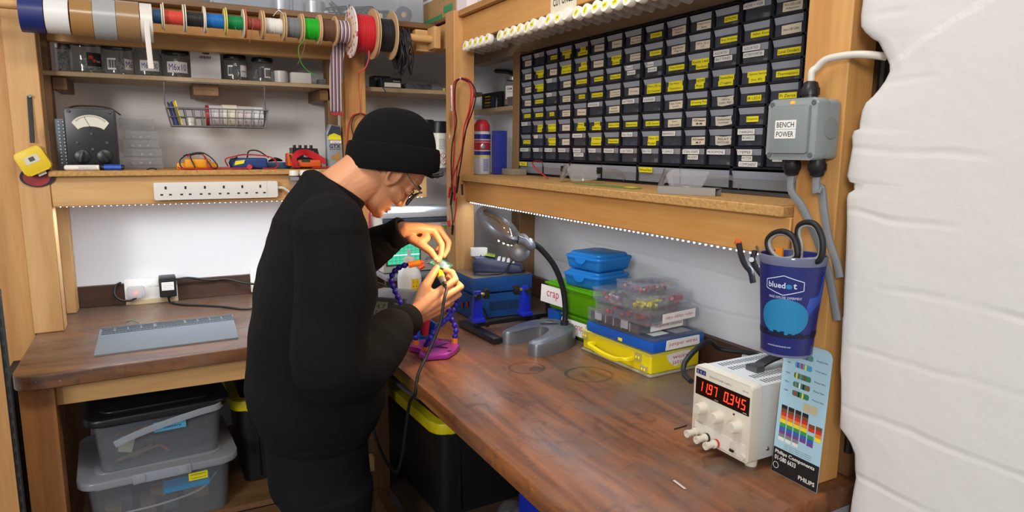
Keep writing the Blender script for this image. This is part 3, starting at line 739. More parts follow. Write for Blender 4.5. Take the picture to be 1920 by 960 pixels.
# vials clipped under the header beam
VG = clear('vial_plastic', 'eef2fa', .16, .05, 2.0)
CAPW = mat('vial_cap', 'ece7dc', .45)
def vial_parts(t, lab, rr):
    b = MB(); b.lathe([(0, 0), (.0155, 0), (.0165, .0015), (.0165, .016), (.0155, .0175), (0, .0175)], CAPW, RY(PI / 2), 24); b.build('cap', CAPW, t)
    b = MB(); b.lathe([(.0005, .017), (.0128, .017), (.0128, .070), (.0118, .0735), (.0005, .0745)], VG, RY(PI / 2), 20); b.build('tube', VG, t)
    if lab:
        M = FX(-.0004, 0, 0) @ RZ(rr)
        b = MB(); b.box((-.0085, -.0058, -.0003), (.0085, .0058, .0), YEL, M)
        b.text(lab, INK, M, .011, .0045); b.build('label', YEL, t)
VP = [(335, 545), (400, 523), (462, 505), (524, 485), (600, 462), (748, 425), (822, 398), (902, 375), (985, 348), (1072, 327), (1143, 293), (1240, 272), (1333, 235), (1448, 210), (1543, 180), (1672, 150), (1775, 115), (1890, 90)]
VY = [(0.95, 2.132, 1.816)[1:], (0.95, 2.088, 1.817)[1:], (0.95, 2.047, 1.816)[1:], (0.95, 2.008, 1.816)[1:], (0.95, 1.962, 1.816)[1:], (0.95, 1.876, 1.813)[1:], (0.95, 1.836, 1.814)[1:], (0.95, 1.794, 1.814)[1:], (0.95, 1.752, 1.814)[1:], (0.95, 1.709, 1.812)[1:], (0.95, 1.676, 1.815)[1:], (0.95, 1.631, 1.813)[1:], (0.95, 1.591, 1.814)[1:], (0.95, 1.543, 1.812)[1:], (0.95, 1.505, 1.815)[1:], (0.95, 1.455, 1.81)[1:], (0.95, 1.416, 1.809)[1:], (0.95, 1.374, 1.809)[1:], (0.95, 1.335, 1.807)[1:], (0.95, 1.296, 1.807)[1:], (0.95, 1.251, 1.806)[1:], (0.95, 1.208, 1.806)[1:], (0.95, 1.169, 1.805)[1:], (0.95, 1.127, 1.803)[1:]]
VLAB = ['5', '10', '22', '47', '68', '1K', '2K', '3K3', '4.7K', '5.6K', '8K2', '', '10K', '15K', '', '22K', '33K', '47K', '8.2K', '5.6K', '6.8K', '82K', '1M', '2M']
for i, ((y, z), l) in enumerate(zip(VY, VLAB)):
    n = ['first', 'second', 'third', 'fourth', 'fifth', 'sixth', 'seventh', 'eighth', 'ninth', 'tenth', 'eleventh', 'twelfth', 'thirteenth', 'fourteenth', 'fifteenth', 'sixteenth', 'seventeenth', 'eighteenth', 'nineteenth', 'twentieth', 'twenty-first', 'twenty-second', 'twenty-third', 'twenty-fourth'][i]
    t = thing('vial', f'clear vial with a white cap{"" if l else " and no label"}, {n} from the centre post', 'vial', (.948, y, z), group='vials clipped under the beam')
    t.matrix_basis = T(.948, y, z) @ RY(.17)
    vial_parts(t, l, [.2, .6, -.2, .5, .1, 1.2, .1, .7, 1.1, 1.5, .1, 0, .9, .1, 0, .8, 1.3, .2, .1, .2, .3, .2, .2, .2][i])
t = thing('clip_rail', 'clear plastic clip rail gripping the row of vials under the beam', 'rail', (.975, 1.5, 1.83))
CLIP = clear('clip_plastic', 'd8dbe2', .35, .2)
b = MB()
for y, z in VY: b.box((.975, y - .012, 1.8300), (.988, y + .012, 1.8308), CLIP)
b.box((.978, 1.10, 1.8290), (.984, 2.17, 1.8305), CLIP); b.build('rail', CLIP, t, world=True)

# sign pinned to the beam
t = FX(.9612, 1.537, 1.868)
b = MB().box((-.062, -.047, -.0006), (.062, .047, 0), CREAM, t); b.text('MEASURE TWICE', INK, t, .106, .018, y=.024, bold=True); b.text('CUT ONCE!', INK, t, .098, .020, y=-.012, bold=True)
solid(b, 'paper_sign', CREAM, 'cream paper sign reading CUT ONCE above the row of vials', 'sign', origin=(.9612, 1.537, 1.868))

# ------------------------------------------------------------------ power box on the near post
GREYE = mat('grey_enclosure', '8f9797', .45); GREYD = mat('grey_rocker', '868e8e', .5)
t = thing('power_box', 'grey bench power switch box screwed to the near pine post', 'switch box', (.973, .765, 1.463))
M = FX(.93, .765, 1.5105)
b = MB()
b.prism(rrect(-.048, -.049, .048, .049, .009), .028, None, M @ T(0, 0, -.0165), bev=.004)
b.prism(rrect(-.0465, -.0475, .0465, .0475, .008), .030, None, M @ T(0, 0, -.043), bev=.001)
b.build('housing', GREYE, t, world=True)
b = MB(); b.prism(rrect(-.036, -.038, .036, .038, .003), .006, None, M @ T(0, 0, .0115), bev=.002); b.build('rocker', GREYD, t, world=True)
for sx in (-1, 1):
    for sy in (-1, 1):
        b = MB(); b.lathe([(0, 0), (.0042, 0), (.0042, .0015), (.0025, .002), (0, .001)], mat('screw_grey', '5d6464', .5), M @ T(sx * .040, sy * .041, .0113), 12); b.build('screw', None, t, world=True)
b = MB(); b.box((-.0035, -.002, 0), (.0035, .002, .001), mat('neon', 'ff7a1a', emit='ff6a10', estr=3), M @ T(0, .0425, .0115)); b.build('indicator', None, t, world=True)
for yy, s in ((.0075, 'BENCH'), (-.0075, 'POWER')):
    b = MB(); Mi = M @ T(-.006, yy, .0182); b.box((-.0205, -.0072, -.0006), (.0205, .0072, 0), WHITE2, Mi); b.text(s, INK, Mi, .034, .0085); b.build('label', WHITE2, t, world=True)
b = MB(); b.lathe([(.0, 0), (.0165, 0), (.0165, .0015), (.0, .0015)], GREYD, FY(.952, .7175, 1.512), 28); b.build('knockout', GREYD, t, world=True)
def gland(x, y, z, s, par):
    b = MB()
    b.lathe([(.0, 0), (.0125, 0), (.0125, .006), (.0145, .006), (.0145, .016), (.0125, .019), (.0105, .026), (.007, .028), (0, .028)], BLACK, T(x, y, z) @ (RX(PI) if s < 0 else T(0, 0, 0)), 14)
    b.build('cable_gland', BLACK, par, world=True)
gland(.948, .757, 1.5595, 1, t); gland(.948, .782, 1.4625, -1, t); gland(.948, .733, 1.4625, -1, t)
b = MB().tube([(.948, .757, 1.585), (.948, .757, 1.602), (0.953, 0.753, 1.608), (0.956, 0.738, 1.62), (0.96, 0.705, 1.623), (0.966, 0.676, 1.621), (0.985, 0.657, 1.617)], .0058, seg=10)
solid(b, 'power_cable', mat('white_cable', 'd8d2c6', .45), 'white round cable looping from the top of the grey switch box into the wall', 'cable')
GC = mat('grey_cable', '8a8d90', .45)
b = MB().tube([(.948, .782, 1.436), (.948, .780, 1.41), (0.955, 0.763, 1.386), (0.962, 0.748, 1.356), (0.968, 0.728, 1.313), (0.97, 0.71, 1.271), (0.971, 0.696, 1.225), (0.972, 0.69, 1.203)], .005, flat=(.013, .0055, (-1, 0, 0)), seg=12)
solid(b, 'flat_cable', GC, 'flat grey cable from the gland farther from the broken wall', 'cable', 'flat grey power cables')
b = MB().tube([(.948, .733, 1.436), (.948, .731, 1.41), (0.955, 0.728, 1.419), (0.962, 0.723, 1.376), (0.968, 0.715, 1.333), (0.97, 0.7, 1.299), (0.97, 0.691, 1.274)], .005, flat=(.013, .0055, (-1, 0, 0)), seg=12)
solid(b, 'flat_cable', GC, 'flat grey cable from the gland closer to the broken wall', 'cable', 'flat grey power cables')
b = MB().tube([(1.05, .703, 2.2), (1.05, .7035, 1.7), (1.05, .704, 1.3), (1.052, .704, .95)], .007); solid(b, 'black_conduit', BLACKR, 'thick black cable running down the gap beside the near post', 'cable')

# ------------------------------------------------------------------ cup of scissors
t = thing('plastic_cup', 'dark blue printed plastic cup hung on the near post, holding scissors', 'cup', (.918, .742, 1.143))
CB = mat('cup_blue', '20276e', .35); CL = clear('cup_rim', 'd6dcec', .4)
h = .165; r0, r1 = .0395, .051
b = MB(); b.lathe([(0, 0), (r0, 0), (r0 + .001, .004), (r1, h - .012), (r1 + .0015, h), (r1, h + .001), (r1 - .002, h - .012), (r0 - .002, .005), (0, .005)], None, None, 48)
b.build('cup_body', CB, t)
b = MB(); b.lathe([(r1 - .001, h - .013), (r1 + .0006, h - .013), (r1 + .0026, h - .002), (r1 + .0012, h + .002), (r1 - .0008, h)], None, None, 48); b.build('rim', CL, t)
b = MB(); b.lathe([(r0 + .0004, .0), (r0 + .0014, .0005), (r0 + .0016, .004), (r0 + .0006, .0042)], None, None, 48); b.build('foot', CL, t)
a0 = math.atan2(-.742, -.918) - .20
def cw_(x, y, lift):   # wrap print round the cup: x along the rim, y up
    r = r0 + .0005 + (r1 - r0) * (y - .004) / (h - .016) + lift; a = a0 + x / r
    return (r * math.cos(a), r * math.sin(a), y)
def cup_poly(b, pts, m, lift):
    n = len(pts); cx = sum(p[0] for p in pts) / n; cy = sum(p[1] for p in pts) / n
    K = 6; vs = [cw_(cx, cy, lift)]; fs = []
    for k in range(1, K + 1):
        vs += [cw_(cx + (p[0] - cx) * k / K, cy + (p[1] - cy) * k / K, lift) for p in pts]
    for i in range(n): fs.append((0, 1 + i, 1 + (i + 1) % n))
    for k in range(K - 1):
        for i in range(n): fs.append((1 + k * n + i, 1 + (k + 1) * n + i, 1 + (k + 1) * n + (i + 1) % n, 1 + k * n + (i + 1) % n))
    b.add(vs, fs, m)
def cup_line(b, pts, w, m, lift, closed=True):
    n = len(pts)
    for i in range(n if closed else n - 1):
        p, q = Vector(pts[i]), Vector(pts[(i + 1) % n]); d = (q - p).normalized(); o = Vector((-d.y, d.x)) * w / 2
        vs, fs = [], []
        for k in range(7):
            c = p.lerp(q, k / 6); vs += [cw_(c.x + o.x, c.y + o.y, lift), cw_(c.x - o.x, c.y - o.y, lift)]
        b.add(vs, [(2 * k, 2 * k + 1, 2 * k + 3, 2 * k + 2) for k in range(6)], m)
def cup_text(b, s, x, y, w, h_, m, lift, bold=False):
    vs, fs, (x0, y0, x1, y1) = text_geo(s, bold); sx = w / (x1 - x0); sy = min(h_ / (y1 - y0), sx * 1.7)
    b.add([cw_((v.x - (x0 + x1) / 2) * sx + x, (v.y - (y0 + y1) / 2) * sy + y, lift) for v in vs], fs, m)
b = MB(); CY = mat('cup_cyan', '1f7fb0', .4); CM = mat('cup_mid', '2f4fae', .4); CD = mat('cup_dark', '0d1030', .4); CWT = mat('cup_white', 'cdd6ea', .5)
b_l = [(-.052, .055), (-.02, .03), (.02, .03)]
cup_poly(b, [(.03, .06), (.09, .06), (.10, .135), (.075, .138), (.04, .10)], CM, .0003)
cup_poly(b, [(.002 + .039 * math.cos(k * PI / 16), .068 + .031 * math.sin(k * PI / 16)) for k in range(32)], CY, .0006)
sky = [(-.06, .034)]
rs = random.Random(5)
for k in range(26): x = -.06 + k * .0058; hh = .0385 + rs.uniform(0, .007); sky += [(x, hh), (x + .0058, hh)]
sky.append((.09, .034))
for k in range(0, 52, 2):
    p, q = sky[1 + k], sky[2 + k]; cup_poly(b, [(p[0], .034), (q[0], .034), (q[0], q[1]), (p[0], p[1])], CD, .0009)
cup_line(b, [(-.030, .114), (-.030, .128), (-.001, .137), (.030, .128), (.030, .114), (-.001, .105)], .0013, CWT, .0008)
cup_text(b, 'blued', -.012, .121, .028, .0095, CWT, .001, True); cup_poly(b, [(.0075 + .0048 * math.cos(k * PI / 8), .1195 + .004 * math.sin(k * PI / 8)) for k in range(16)], CY, .001)
cup_text(b, 't', .0165, .121, .0055, .009, CWT, .001, True)
cup_text(b, 'MAKE. EXPLORE. EXPERIMENT', .002, .101, .052, .004, CWT, .001); cup_text(b, 'www.bluedotfestival.com', -.004, .019, .038, .003, CWT, .001)
b.build('print', CB, t)
t = thing('scissors', 'black handled scissors standing handles up in the blue cup', 'scissors', (.918, .742, 1.15))
def loop(pts, r, m, name):
    b = MB().tube(pts, r, seg=10, closed=True, smooth=6); return b.build(name, m, t, world=True)
L1 = [(0.9, 0.775, 1.311), (0.9, 0.78, 1.328), (0.9, 0.768, 1.341), (0.9, 0.749, 1.346), (0.9, 0.731, 1.34), (0.9, 0.722, 1.325), (0.9, 0.72, 1.308), (0.9, 0.736, 1.3), (0.9, 0.757, 1.299)]
L2 = [(0.91, 0.722, 1.301), (0.91, 0.723, 1.325), (0.91, 0.73, 1.343), (0.91, 0.728, 1.357), (0.91, 0.714, 1.364), (0.91, 0.697, 1.361), (0.91, 0.685, 1.343), (0.91, 0.682, 1.322), (0.91, 0.687, 1.307), (0.91, 0.704, 1.302)]
loop(L1, .0049, BLACKR, 'handle'); loop(L2, .0049, BLACKR, 'handle')
GI = mat('grey_grip', '9b948c', .6)
def inner(L, k): c = sum((Vector(p) for p in L), Vector()) / len(L); return [c + (Vector(p) - c) * k for p in L]
loop(inner(L1, .86), .0035, GI, 'grip_lining'); loop(inner(L2, .87), .0035, GI, 'grip_lining')
b = MB(); b.prism([(-.006, 0), (.006, 0), (.005, .12), (-.004, .12)], .0015, STEEL, T(.912, .744, 1.157) @ RZ(1.2) @ RX(PI / 2)); b.build('blade', STEEL, t, world=True)
b = MB(); b.prism([(-.006, 0), (.006, 0), (.005, .12), (-.004, .12)], .0015, STEEL, T(.916, .74, 1.157) @ RZ(1.2) @ RX(PI / 2)); b.build('blade', STEEL, t, world=True)
b = MB().box((.903, .752, 1.16), (.907, .766, 1.318), mat('orange_plastic', 'e58a1f', .5)); solid(b, 'box_cutter', None, 'flat orange handle poking out of the blue cup behind the scissors', 'cutter', origin=(.905, .759, 1.16))

# spring clamp on the beam
t = thing('spring_clamp', 'small black spring clamp with orange tips hanging on the beam beside the cup', 'clamp', (.955, .93, 1.25))
BLS = mat('clamp_black', '20242e', .35)
def jaw(pts, w):
    b = MB().tube(pts, .006, flat=(w, .008, (-1, 0, 0)), seg=10, smooth=5); return b
jaw([(0.958, 0.897, 1.304), (0.95, 0.881, 1.283), (0.948, 0.868, 1.268), (0.947, 0.854, 1.258), (0.946, 0.846, 1.239)], .010).build('handle', BLS, t, world=True)
jaw([(0.956, 0.856, 1.296), (0.949, 0.852, 1.278), (0.947, 0.838, 1.265), (0.947, 0.824, 1.253), (0.946, 0.815, 1.246)], .010).build('handle', BLS, t, world=True)
b = MB().tube([(0.957, 0.903, 1.308), (0.957, 0.893, 1.303)], .005, mat('orange_tip', 'd9622a', .5), flat=(.012, .006, (-1, 0, 0)), seg=10, smooth=0); b.build('jaw_pad', None, t, world=True)
b = MB().cyl((0.94, 0.848, 1.282), (0.955, 0.861, 1.279), .0045, seg=14, m=DSTEEL); b.build('spring', DSTEEL, t, world=True)
t = thing('bulldog_clip', 'small silver wire clip hooked over the beam right beside the cup', 'clip', (0.955, 0.843, 1.293))
b = MB().tube([(0.958, 0.855, 1.304), (0.951, 0.841, 1.295), (0.95, 0.829, 1.283)], .003, STEEL, flat=(.006, .002, (-1, 0, 0))); b.build('wire', STEEL, t, world=True)
b = MB().tube([(0.955, 0.828, 1.296), (0.952, 0.819, 1.29), (0.951, 0.814, 1.283)], .003, STEEL, flat=(.01, .003, (-1, 0, 0))); b.build('jaw', STEEL, t, world=True)

# ------------------------------------------------------------------ bench power supply
PSUC = mat('psu_cream', 'd8d2c2', .5); PSUG = mat('psu_grey', 'c2c6c6', .45)
y0, y1, z0, z1, X0 = .800, .945, .915, 1.062, .912
t = thing('power_supply', 'cream bench power supply with red digits reading 11.97 and 0.345', 'power supply', (X0 + .14, (y0 + y1) / 2, .9))
MF = FX(X0, (y0 + y1) / 2, (z0 + z1) / 2); wf, hf = (y1 - y0), (z1 - z0)
b = MB().box((X0 + .022, y0 + .002, z0 + .002), (X0 + .285, y1 - .002, z1 - .002), bev=.003); b.build('case', PSUG, t, world=True)
b = MB(); b.prism(rrect(-wf / 2, -hf / 2, wf / 2, hf / 2, .006), .024, None, MF @ T(0, 0, -.024), bev=.004); b.build('front_bezel', PSUC, t, world=True)
def uv(u, v, lift=.0): return MF @ T(-wf / 2 + u * wf, hf / 2 - v * hf, lift)
b = MB(); b.box((-.0675, -.0175, -.003), (.0675, .0175, .0006), mat('display_black', '140606', .15), uv(.5, .27))
SEG = {'0': 'abcdef', '1': 'bc', '2': 'abged', '3': 'abgcd', '4': 'fgbc', '5': 'afgcd', '6': 'afgedc', '7': 'abc', '8': 'abcdefg', '9': 'abcdfg'}
LED7 = mat('red_led', 'ff2a12', emit='ff2410', estr=7)
def digit(b, ch, M, w, h_):
    t_ = w * .19; sl = .12
    def q(x0, y0, x1, y1):
        b.add([(x0 + y0 * sl, y0, .001), (x1 + y0 * sl, y0, .001), (x1 + y1 * sl, y1, .001), (x0 + y1 * sl, y1, .001)], [(0, 1, 2, 3)], LED7, M)
    g = t_ * .25
    P = {'a': (-w / 2 + g, h_ / 2 - t_, w / 2 - g, h_ / 2), 'd': (-w / 2 + g, -h_ / 2, w / 2 - g, -h_ / 2 + t_), 'g': (-w / 2 + t_, -t_ / 2, w / 2 - t_, t_ / 2),
         'f': (-w / 2, g, -w / 2 + t_, h_ / 2 - g), 'b': (w / 2 - t_, g, w / 2, h_ / 2 - g), 'e': (-w / 2, -h_ / 2 + g, -w / 2 + t_, -g), 'c': (w / 2 - t_, -h_ / 2 + g, w / 2, -g)}
    for s in SEG[ch]: q(*P[s])
for k, ch in enumerate('1197'): digit(b, ch, uv(.5, .27) @ T(-.053 + k * .0125, .0015, 0), .0085, .0195)
for k, ch in enumerate('0345'): digit(b, ch, uv(.5, .27) @ T(.012 + k * .0140, .0005, 0), .0092, .0195)
b.box((-.0012, -.0012, 0), (.0012, .0012, .001), LED7, uv(.5, .27) @ T(-.034, -.0085, 0)); b.box((-.0012, -.0012, 0), (.0012, .0012, .001), LED7, uv(.5, .27) @ T(.018, -.0095, 0))
b.text('VOLTS', WHITE2, uv(.5, .27), .010, .002, x=-.012, y=-.0145, lift=.0008); b.text('AMPS', WHITE2, uv(.5, .27), .010, .002, x=.058, y=-.0145, lift=.0008)
b.build('display', None, t, world=True)
b = MB(); b.box((-.0125, -.0045, 0), (.0125, .0045, .0005), mat('badge_blue', '27306f', .5), uv(.12, .075))
for k in range(3): b.text('tti'[k], WHITE2, uv(.12, .075), None, .005, x=-.008 + k * .008, lift=.0007)
b.text('EX354 POWER SUPPLY', mat('grey_ink', '77756c', .6), uv(.47, .09), .056, .0035); b.text('35V 4A', mat('grey_ink', '77756c'), uv(.89, .095), .014, .003)
b.text('POWER', mat('grey_ink', '77756c'), uv(.14, .765), .016, .003); b.build('badge', None, t, world=True)
for u, v in ((.19, .545), (.48, .565), (.795, .575)):
    b = MB(); b.lathe([(0, 0), (.0125, 0), (.0122, .007), (.011, .0085), (.0105, .016), (.0095, .0175), (0, .0175)], PSUC, uv(u, v), 24); b.build('knob', PSUC, t, world=True)
b = MB(); b.box((-.064, -.014, 0), (.064, .014, .001), mat('psu_panel', 'e0dccf', .5), uv(.5, .87)); b.box((-.0015, -.0015, 0), (.0015, .0015, .002), mat('dark_red', '6b1414', .4), uv(.73, .44)); b.build('terminal_panel', None, t, world=True)
for u, v, c in ((.12, .90, PSUC), (.30, .915, BLACK), (.47, .93, mat('terminal_red', 'c22a22', .4))):
    b = MB(); b.lathe([(0, 0), (.0085, 0), (.0085, .006), (.0, .006)], c, uv(u, v), 16)
    b.lathe([(0, .006), (.0085, .006), (.0085, .010), (.0065, .011), (.0065, .024), (.0075, .0245), (.0075, .030), (.004, .030), (.0035, .026), (0, .026)], PSUC, uv(u, v), 16); b.build('terminal', None, t, world=True)
b = MB(); b.box((-.0075, -.009, 0), (.0075, .009, .004), PSUC, uv(.76, .86), bev=.001); b.box((-.0045, -.004, .004), (.0045, .000, .0075), BLACK, uv(.76, .89)); b.lathe([(0, 0), (.005, 0), (.005, .004), (0, .004)], PSUC, uv(.92, .93), 14); b.build('output_switch', None, t, world=True)
for side in (0, 1):
    b = MB()
    for row in range(2):
        for k in range(26):
            x = X0 + .045 + k * .0075; yy = (y1 - .022 - row * .026) if side == 0 else (y0 + .018 + row * .026)
            b.box((x, yy - .008, z1 - .0021), (x + .0028, yy + .008, z1 - .0016))
    b.build('vent', mat('slot_dark', '3b3d3d', .7), t, world=True)
b = MB().tube([(X0 + .085, .868, z1 + .004), (X0 + .105, .868, z1 + .012), (X0 + .16, .868, z1 + .020), (X0 + .22, .868, z1 + .012), (X0 + .24, .868, z1 + .004)], .005, flat=(.024, .006, (0, 0, 1)), seg=12); b.build('carry_strap', BLACKR, t, world=True)
for x in (X0 + .068, X0 + .238):
    b = MB().box((x, .854, z1 - .002), (x + .022, .882, z1 + .009), bev=.002); b.build('strap_end', DSTEEL, t, world=True)
for x in (X0 + .03, X0 + .25):
    for y in (y0 + .02, y1 - .02):
        b = MB().cyl((x, y, .9004), (x, y, z0 + .003), .011, .0125, 16); b.build('foot', PSUC, t, world=True)
b = MB().lathe([(0, 0), (.004, 0), (.003, .002), (0, .002)], STEEL, FY(X0 + .05, y0 + .0018, .935), 12); b.build('screw', STEEL, t, world=True)

# resistor colour code card leaning on the post
t = thing('code_card', 'pale blue resistor colour code card leaning on the near post', 'card', (.967, .74, .9))
LB = mat('card_blue', 'a9cfe0', .5); BKC = mat('card_black', '17161a', .5)
Mc = basis((.960, .788, .9005), (0, -1, 0), (.05, 0, 1)); cwid, chei = .096, .247
b = MB(); b.prism(rounded([(0, 0), (cwid, 0), (cwid, chei, .014), (0, chei, .014)], .014), .0006, LB, Mc)
b.rect(.0005, .0005, cwid - .0005, .047, BKC, Mc, .0009)
b.text('Philips Components', WHITE2, Mc, .082, .0085, x=.005, y=.039, bold=True, align='l', lift=.0013); b.text('01-580 6633', WHITE2, Mc, .045, .0085, x=.005, y=.029, bold=True, align='l', lift=.0013)
b.text('PHILIPS', WHITE2, Mc, .033, .0075, x=.074, y=.012, bold=True, lift=.0013)
b.lathe([(.0052, 0), (.006, 0), (.006, .0002), (.0052, .0002)], WHITE2, Mc @ T(.009, .014, .0011), 20)
cols = ['17161a', '7a4526', 'cf3326', 'e8842a', 'f0dd2a', '3c9a48', '2f62b0', '74408f', '84837f', 'e8e8e4']
def cmat(c): return mat('band_' + c, c, .5)
for k, (x0, n0, n1, ytop) in enumerate(((.008, 0, 10, .128), (.0225, 0, 10, .128), (.037, 0, 10, .128), (.0515, 0, 8, .128))):
    for i in range(n0, n1): b.rect(x0, ytop - (i + 1) * .0066, x0 + .0122, ytop - i * .0066, cmat(cols[i]), Mc, .001)
for i, c in enumerate(('7a4526', 'cf3326', 'c9b98e', '3c9a48', '2f62b0', '74408f')): b.rect(.066, .113 - (i + 1) * .0066, .0782, .113 - i * .0066, cmat(c), Mc, .001) if i != 2 else None
for i, c in enumerate(('7a4526', 'cf3326', 'e8842a', 'f0dd2a')): b.rect(.0805, .114 - (i + 1) * .0066, .0925, .114 - i * .0066, cmat(c), Mc, .001)
for x0 in (.0515, .066):
    for i in range(2): b.rect(x0, .131 + i * .0075, x0 + .013, .138 + i * .0075, cmat('c9b98e'), Mc, .001)
for k, (y, c, bands) in enumerate(((.225, '4d8f86', ('7a4526', 'cf3326', '74408f')), (.207, '4b9fd0', ('74408f', 'cf3326', 'f0dd2a')), (.188, '2f7d5c', ('f0dd2a', '84837f', '7a4526')), (.172, '2f7d5c', ('84837f', 'e8e8e4', '17161a', 'cf3326')), (.156, '2f7d5c', ('cf3326', '17161a', 'f0dd2a')))):
    b.prism(rrect(.026, y - .0048, .060, y + .0048, .003), .0003, cmat(c), Mc @ T(0, 0, .0007))
    b.rect(.033, y - .0036, .053, y + .0036, cmat(c), Mc, .0011)
    for i, q in enumerate(bands): b.rect(.030 + i * .008, y - .0047, .0335 + i * .008, y + .0047, cmat(q), Mc, .0013)
    b.text(('Standard film', 'Metal glaze', 'Metal film', 'Metal film', 'Precision film')[k], INK, Mc, .022, .003, x=.078, y=y, lift=.0011); b.text(('SFR', 'VR', 'MRS25', 'MRS16', 'MPR')[k], INK, Mc, .009, .0026, x=.013, y=y, lift=.0011)
for i in range(3): b.text('colour code for resistors and capacitors', INK, Mc, .07, .002, x=.05, y=.0505 + i * .0035, lift=.0011)
b.build('printed_sheet', LB, t, world=True)

# ------------------------------------------------------------------ small things on the drawer shelf
SG = clear('safety_clear', 'f2f3fa', .2, .05, 2.2); SGG = clear('safety_smoke', 'd6d6d2', .3, .08, 1.8)
def safety_glasses(label, loc, rz, m, hinge, tilt=.15):
    t = thing('safety_glasses', label, 'safety glasses', loc, rz)
    b = MB(); nu, nv = 48, 10; vs = []; fs = []
    def pt(u, v, off):
        x = .078 * u; y = .050 * abs(u) ** 2.4 + off
        e = 1 - abs(u); top = .052 - .006 * abs(u); bot = .004 + .030 * math.exp(-(u / .16) ** 2) + .006 * abs(u) ** 3
        z = bot + (top - bot) * v - .004 * math.exp(-(u / .2) ** 2) * v
        return (x, y + .012 * (1 - v) ** 2 * (.3 + .7 * abs(u)) * -1 + .008 * v * v, z)
    for off in (0, .002):
        for i in range(nu + 1):
            for j in range(nv + 1): vs.append(pt(-1 + 2 * i / nu, j / nv, off))
    K = (nu + 1) * (nv + 1)
    for s in (0, K):
        for i in range(nu):
            for j in range(nv): a = s + i * (nv + 1) + j; fs.append((a, a + 1, a + nv + 2, a + nv + 1))
    b.add(vs, fs); b.build('lens', m, t)
    for s in (-1, 1):
        b = MB().tube([(s * .077, .050, .034), (s * .079, .085, .034), (s * .078, .125, .030), (s * .074, .150, .008)], .003, flat=(.011, .0025, (s, 0, 0)), seg=10); b.build('arm', m, t)
        if hinge: b = MB().box((s * .0795 - .004, .040, .026), (s * .0795 + .004, .056, .044), BLACK, bev=.002); b.build('hinge', BLACK, t)
    b = MB().tube([(-.02, .002, .010), (-.009, .006, .026), (0, .008, .034), (.009, .006, .026), (.02, .002, .010)], .0022, seg=8); b.build('nose_bridge', m, t)
safety_glasses('smoky clear safety glasses with black hinges at the end of the drawer shelf', (1.040, 1.62, 1.3825), -PI / 2 + .12, SGG, True)
safety_glasses('wavy clear safety glasses without hinges beside the aluminium bar', (1.058, 1.22, 1.3825), -PI / 2 - .10, SG, False)
b = MB(); b.box((0, 0, 0), (.13, .034, .0012)); b.box((0, 0, .0012), (.13, .0015, .016)); b.box((0, .0325, .0012), (.13, .034, .016)); b.box((0, .0015, .0146), (.13, .0325, .016)); 
b.box((-.0003, .008, .002), (.0002, .030, .007), BLACK)
o = b.build('aluminium_bar', mat('brushed_alu', 'a9a6a0', .4, .6)); o.matrix_basis = T(.972, 1.150, 1.3815) @ RZ(-1.15); o.data.materials[0] = MATS['brushed_alu']
o.data.materials.clear(); o.data.materials.append(MATS['brushed_alu']); o.data.materials.append(BLACK)
for p in o.data.polygons: p.material_index = 0
tag(o, 'grey aluminium channel bar lying at the front of the drawer shelf', 'metal bar')
b = MB().box((1.02, 1.30, 1.3815), (1.05, 1.56, 1.3835), mat('green_pcb', '6d8a3c', .5)); b.box((1.03, 1.31, 1.3836), (1.045, 1.345, 1.3845), YEL); solid(b, 'circuit_strip', None, 'thin green and yellow strip lying between the safety glasses', 'strip', origin=(1.035, 1.43, 1.3815))
b = MB().box((1.135, .80, 1.3815), (1.16, 1.16, 1.3855)); b.box((1.135, .80, 1.3855), (1.137, 1.16, 1.389)); solid(b, 'metal_strip', DSTEEL, 'flat steel strip lying under the drawer cabinet closest to the post', 'metal strip', origin=(1.147, .98, 1.3815))
b = MB().tube([(1.19, 2.02, 1.432), (1.15, 1.99, 1.435), (1.10, 1.93, 1.428), (1.09, 1.87, 1.405), (1.10, 1.83, 1.384)], .0022, REDW); 
tag(b.build('red_wire', REDW), 'short red wire drooping behind the smoky safety glasses', 'wire')

# ------------------------------------------------------------------ reels on the dowel
def dz(x): return 1.853 + (x + .55) * .0041
def disc_ring(b, x0, x1, r, ri, m, seg=40):
    b.lathe([(ri, 0), (r, 0), (r, x1 - x0), (ri, x1 - x0), (ri, 0)], m, T(x0, 0, 0) @ RY(PI / 2), seg)
def spool(x0, x1, rf, rw, fm, wcol, label, fm2=None, ft=.003, turns=True, both=True, stray=None, core=None, group='wire reels on the dowel'):
    c = (x0 + x1) / 2; t = thing('wire_reel', label, 'wire reel', (c, 2.33, dz(c)), group=group)
    x0 -= c; x1 -= c
    wm = mat('wire_' + wcol, wcol, .5)
    b = MB(); disc_ring(b, x1 - ft, x1, rf, .0138, fm2 or fm); b.build('flange', fm2 or fm, t)
    if both: b = MB(); disc_ring(b, x0, x0 + ft, rf, .0138, fm); b.build('flange', fm, t)
    b = MB(); disc_ring(b, x0 + ft, x1 - ft, .0155 if core is None else core, .0138, CARD); b.build('core', CARD, t)
    b = MB(); n = max(5, int((x1 - x0 - 2 * ft) / .0028)); p = (x1 - x0 - 2 * ft) / n
    rnd = random.Random(int(abs(c) * 1e4)); prof = [(.015, x0 + ft)]
    for i in range(n):
        k = rw * (1 + rnd.uniform(-.035, .03)); xa = x0 + ft + i * p
        prof += [(k - .0008, xa + .04 * p), (k, xa + .3 * p), (k, xa + .7 * p), (k - .0008, xa + .96 * p)]
    prof.append((.015, x1 - ft)); b.lathe(prof, wm, RY(PI / 2), 36)
    b.build('winding', wm, t)
    if stray:
        b = MB().tube([Vector(q) - Vector((c, 2.33, dz(c))) for q in stray], .0022 if rf > .07 else .0009, wm, seg=6); b.build('loose_end', wm, t)
    return t
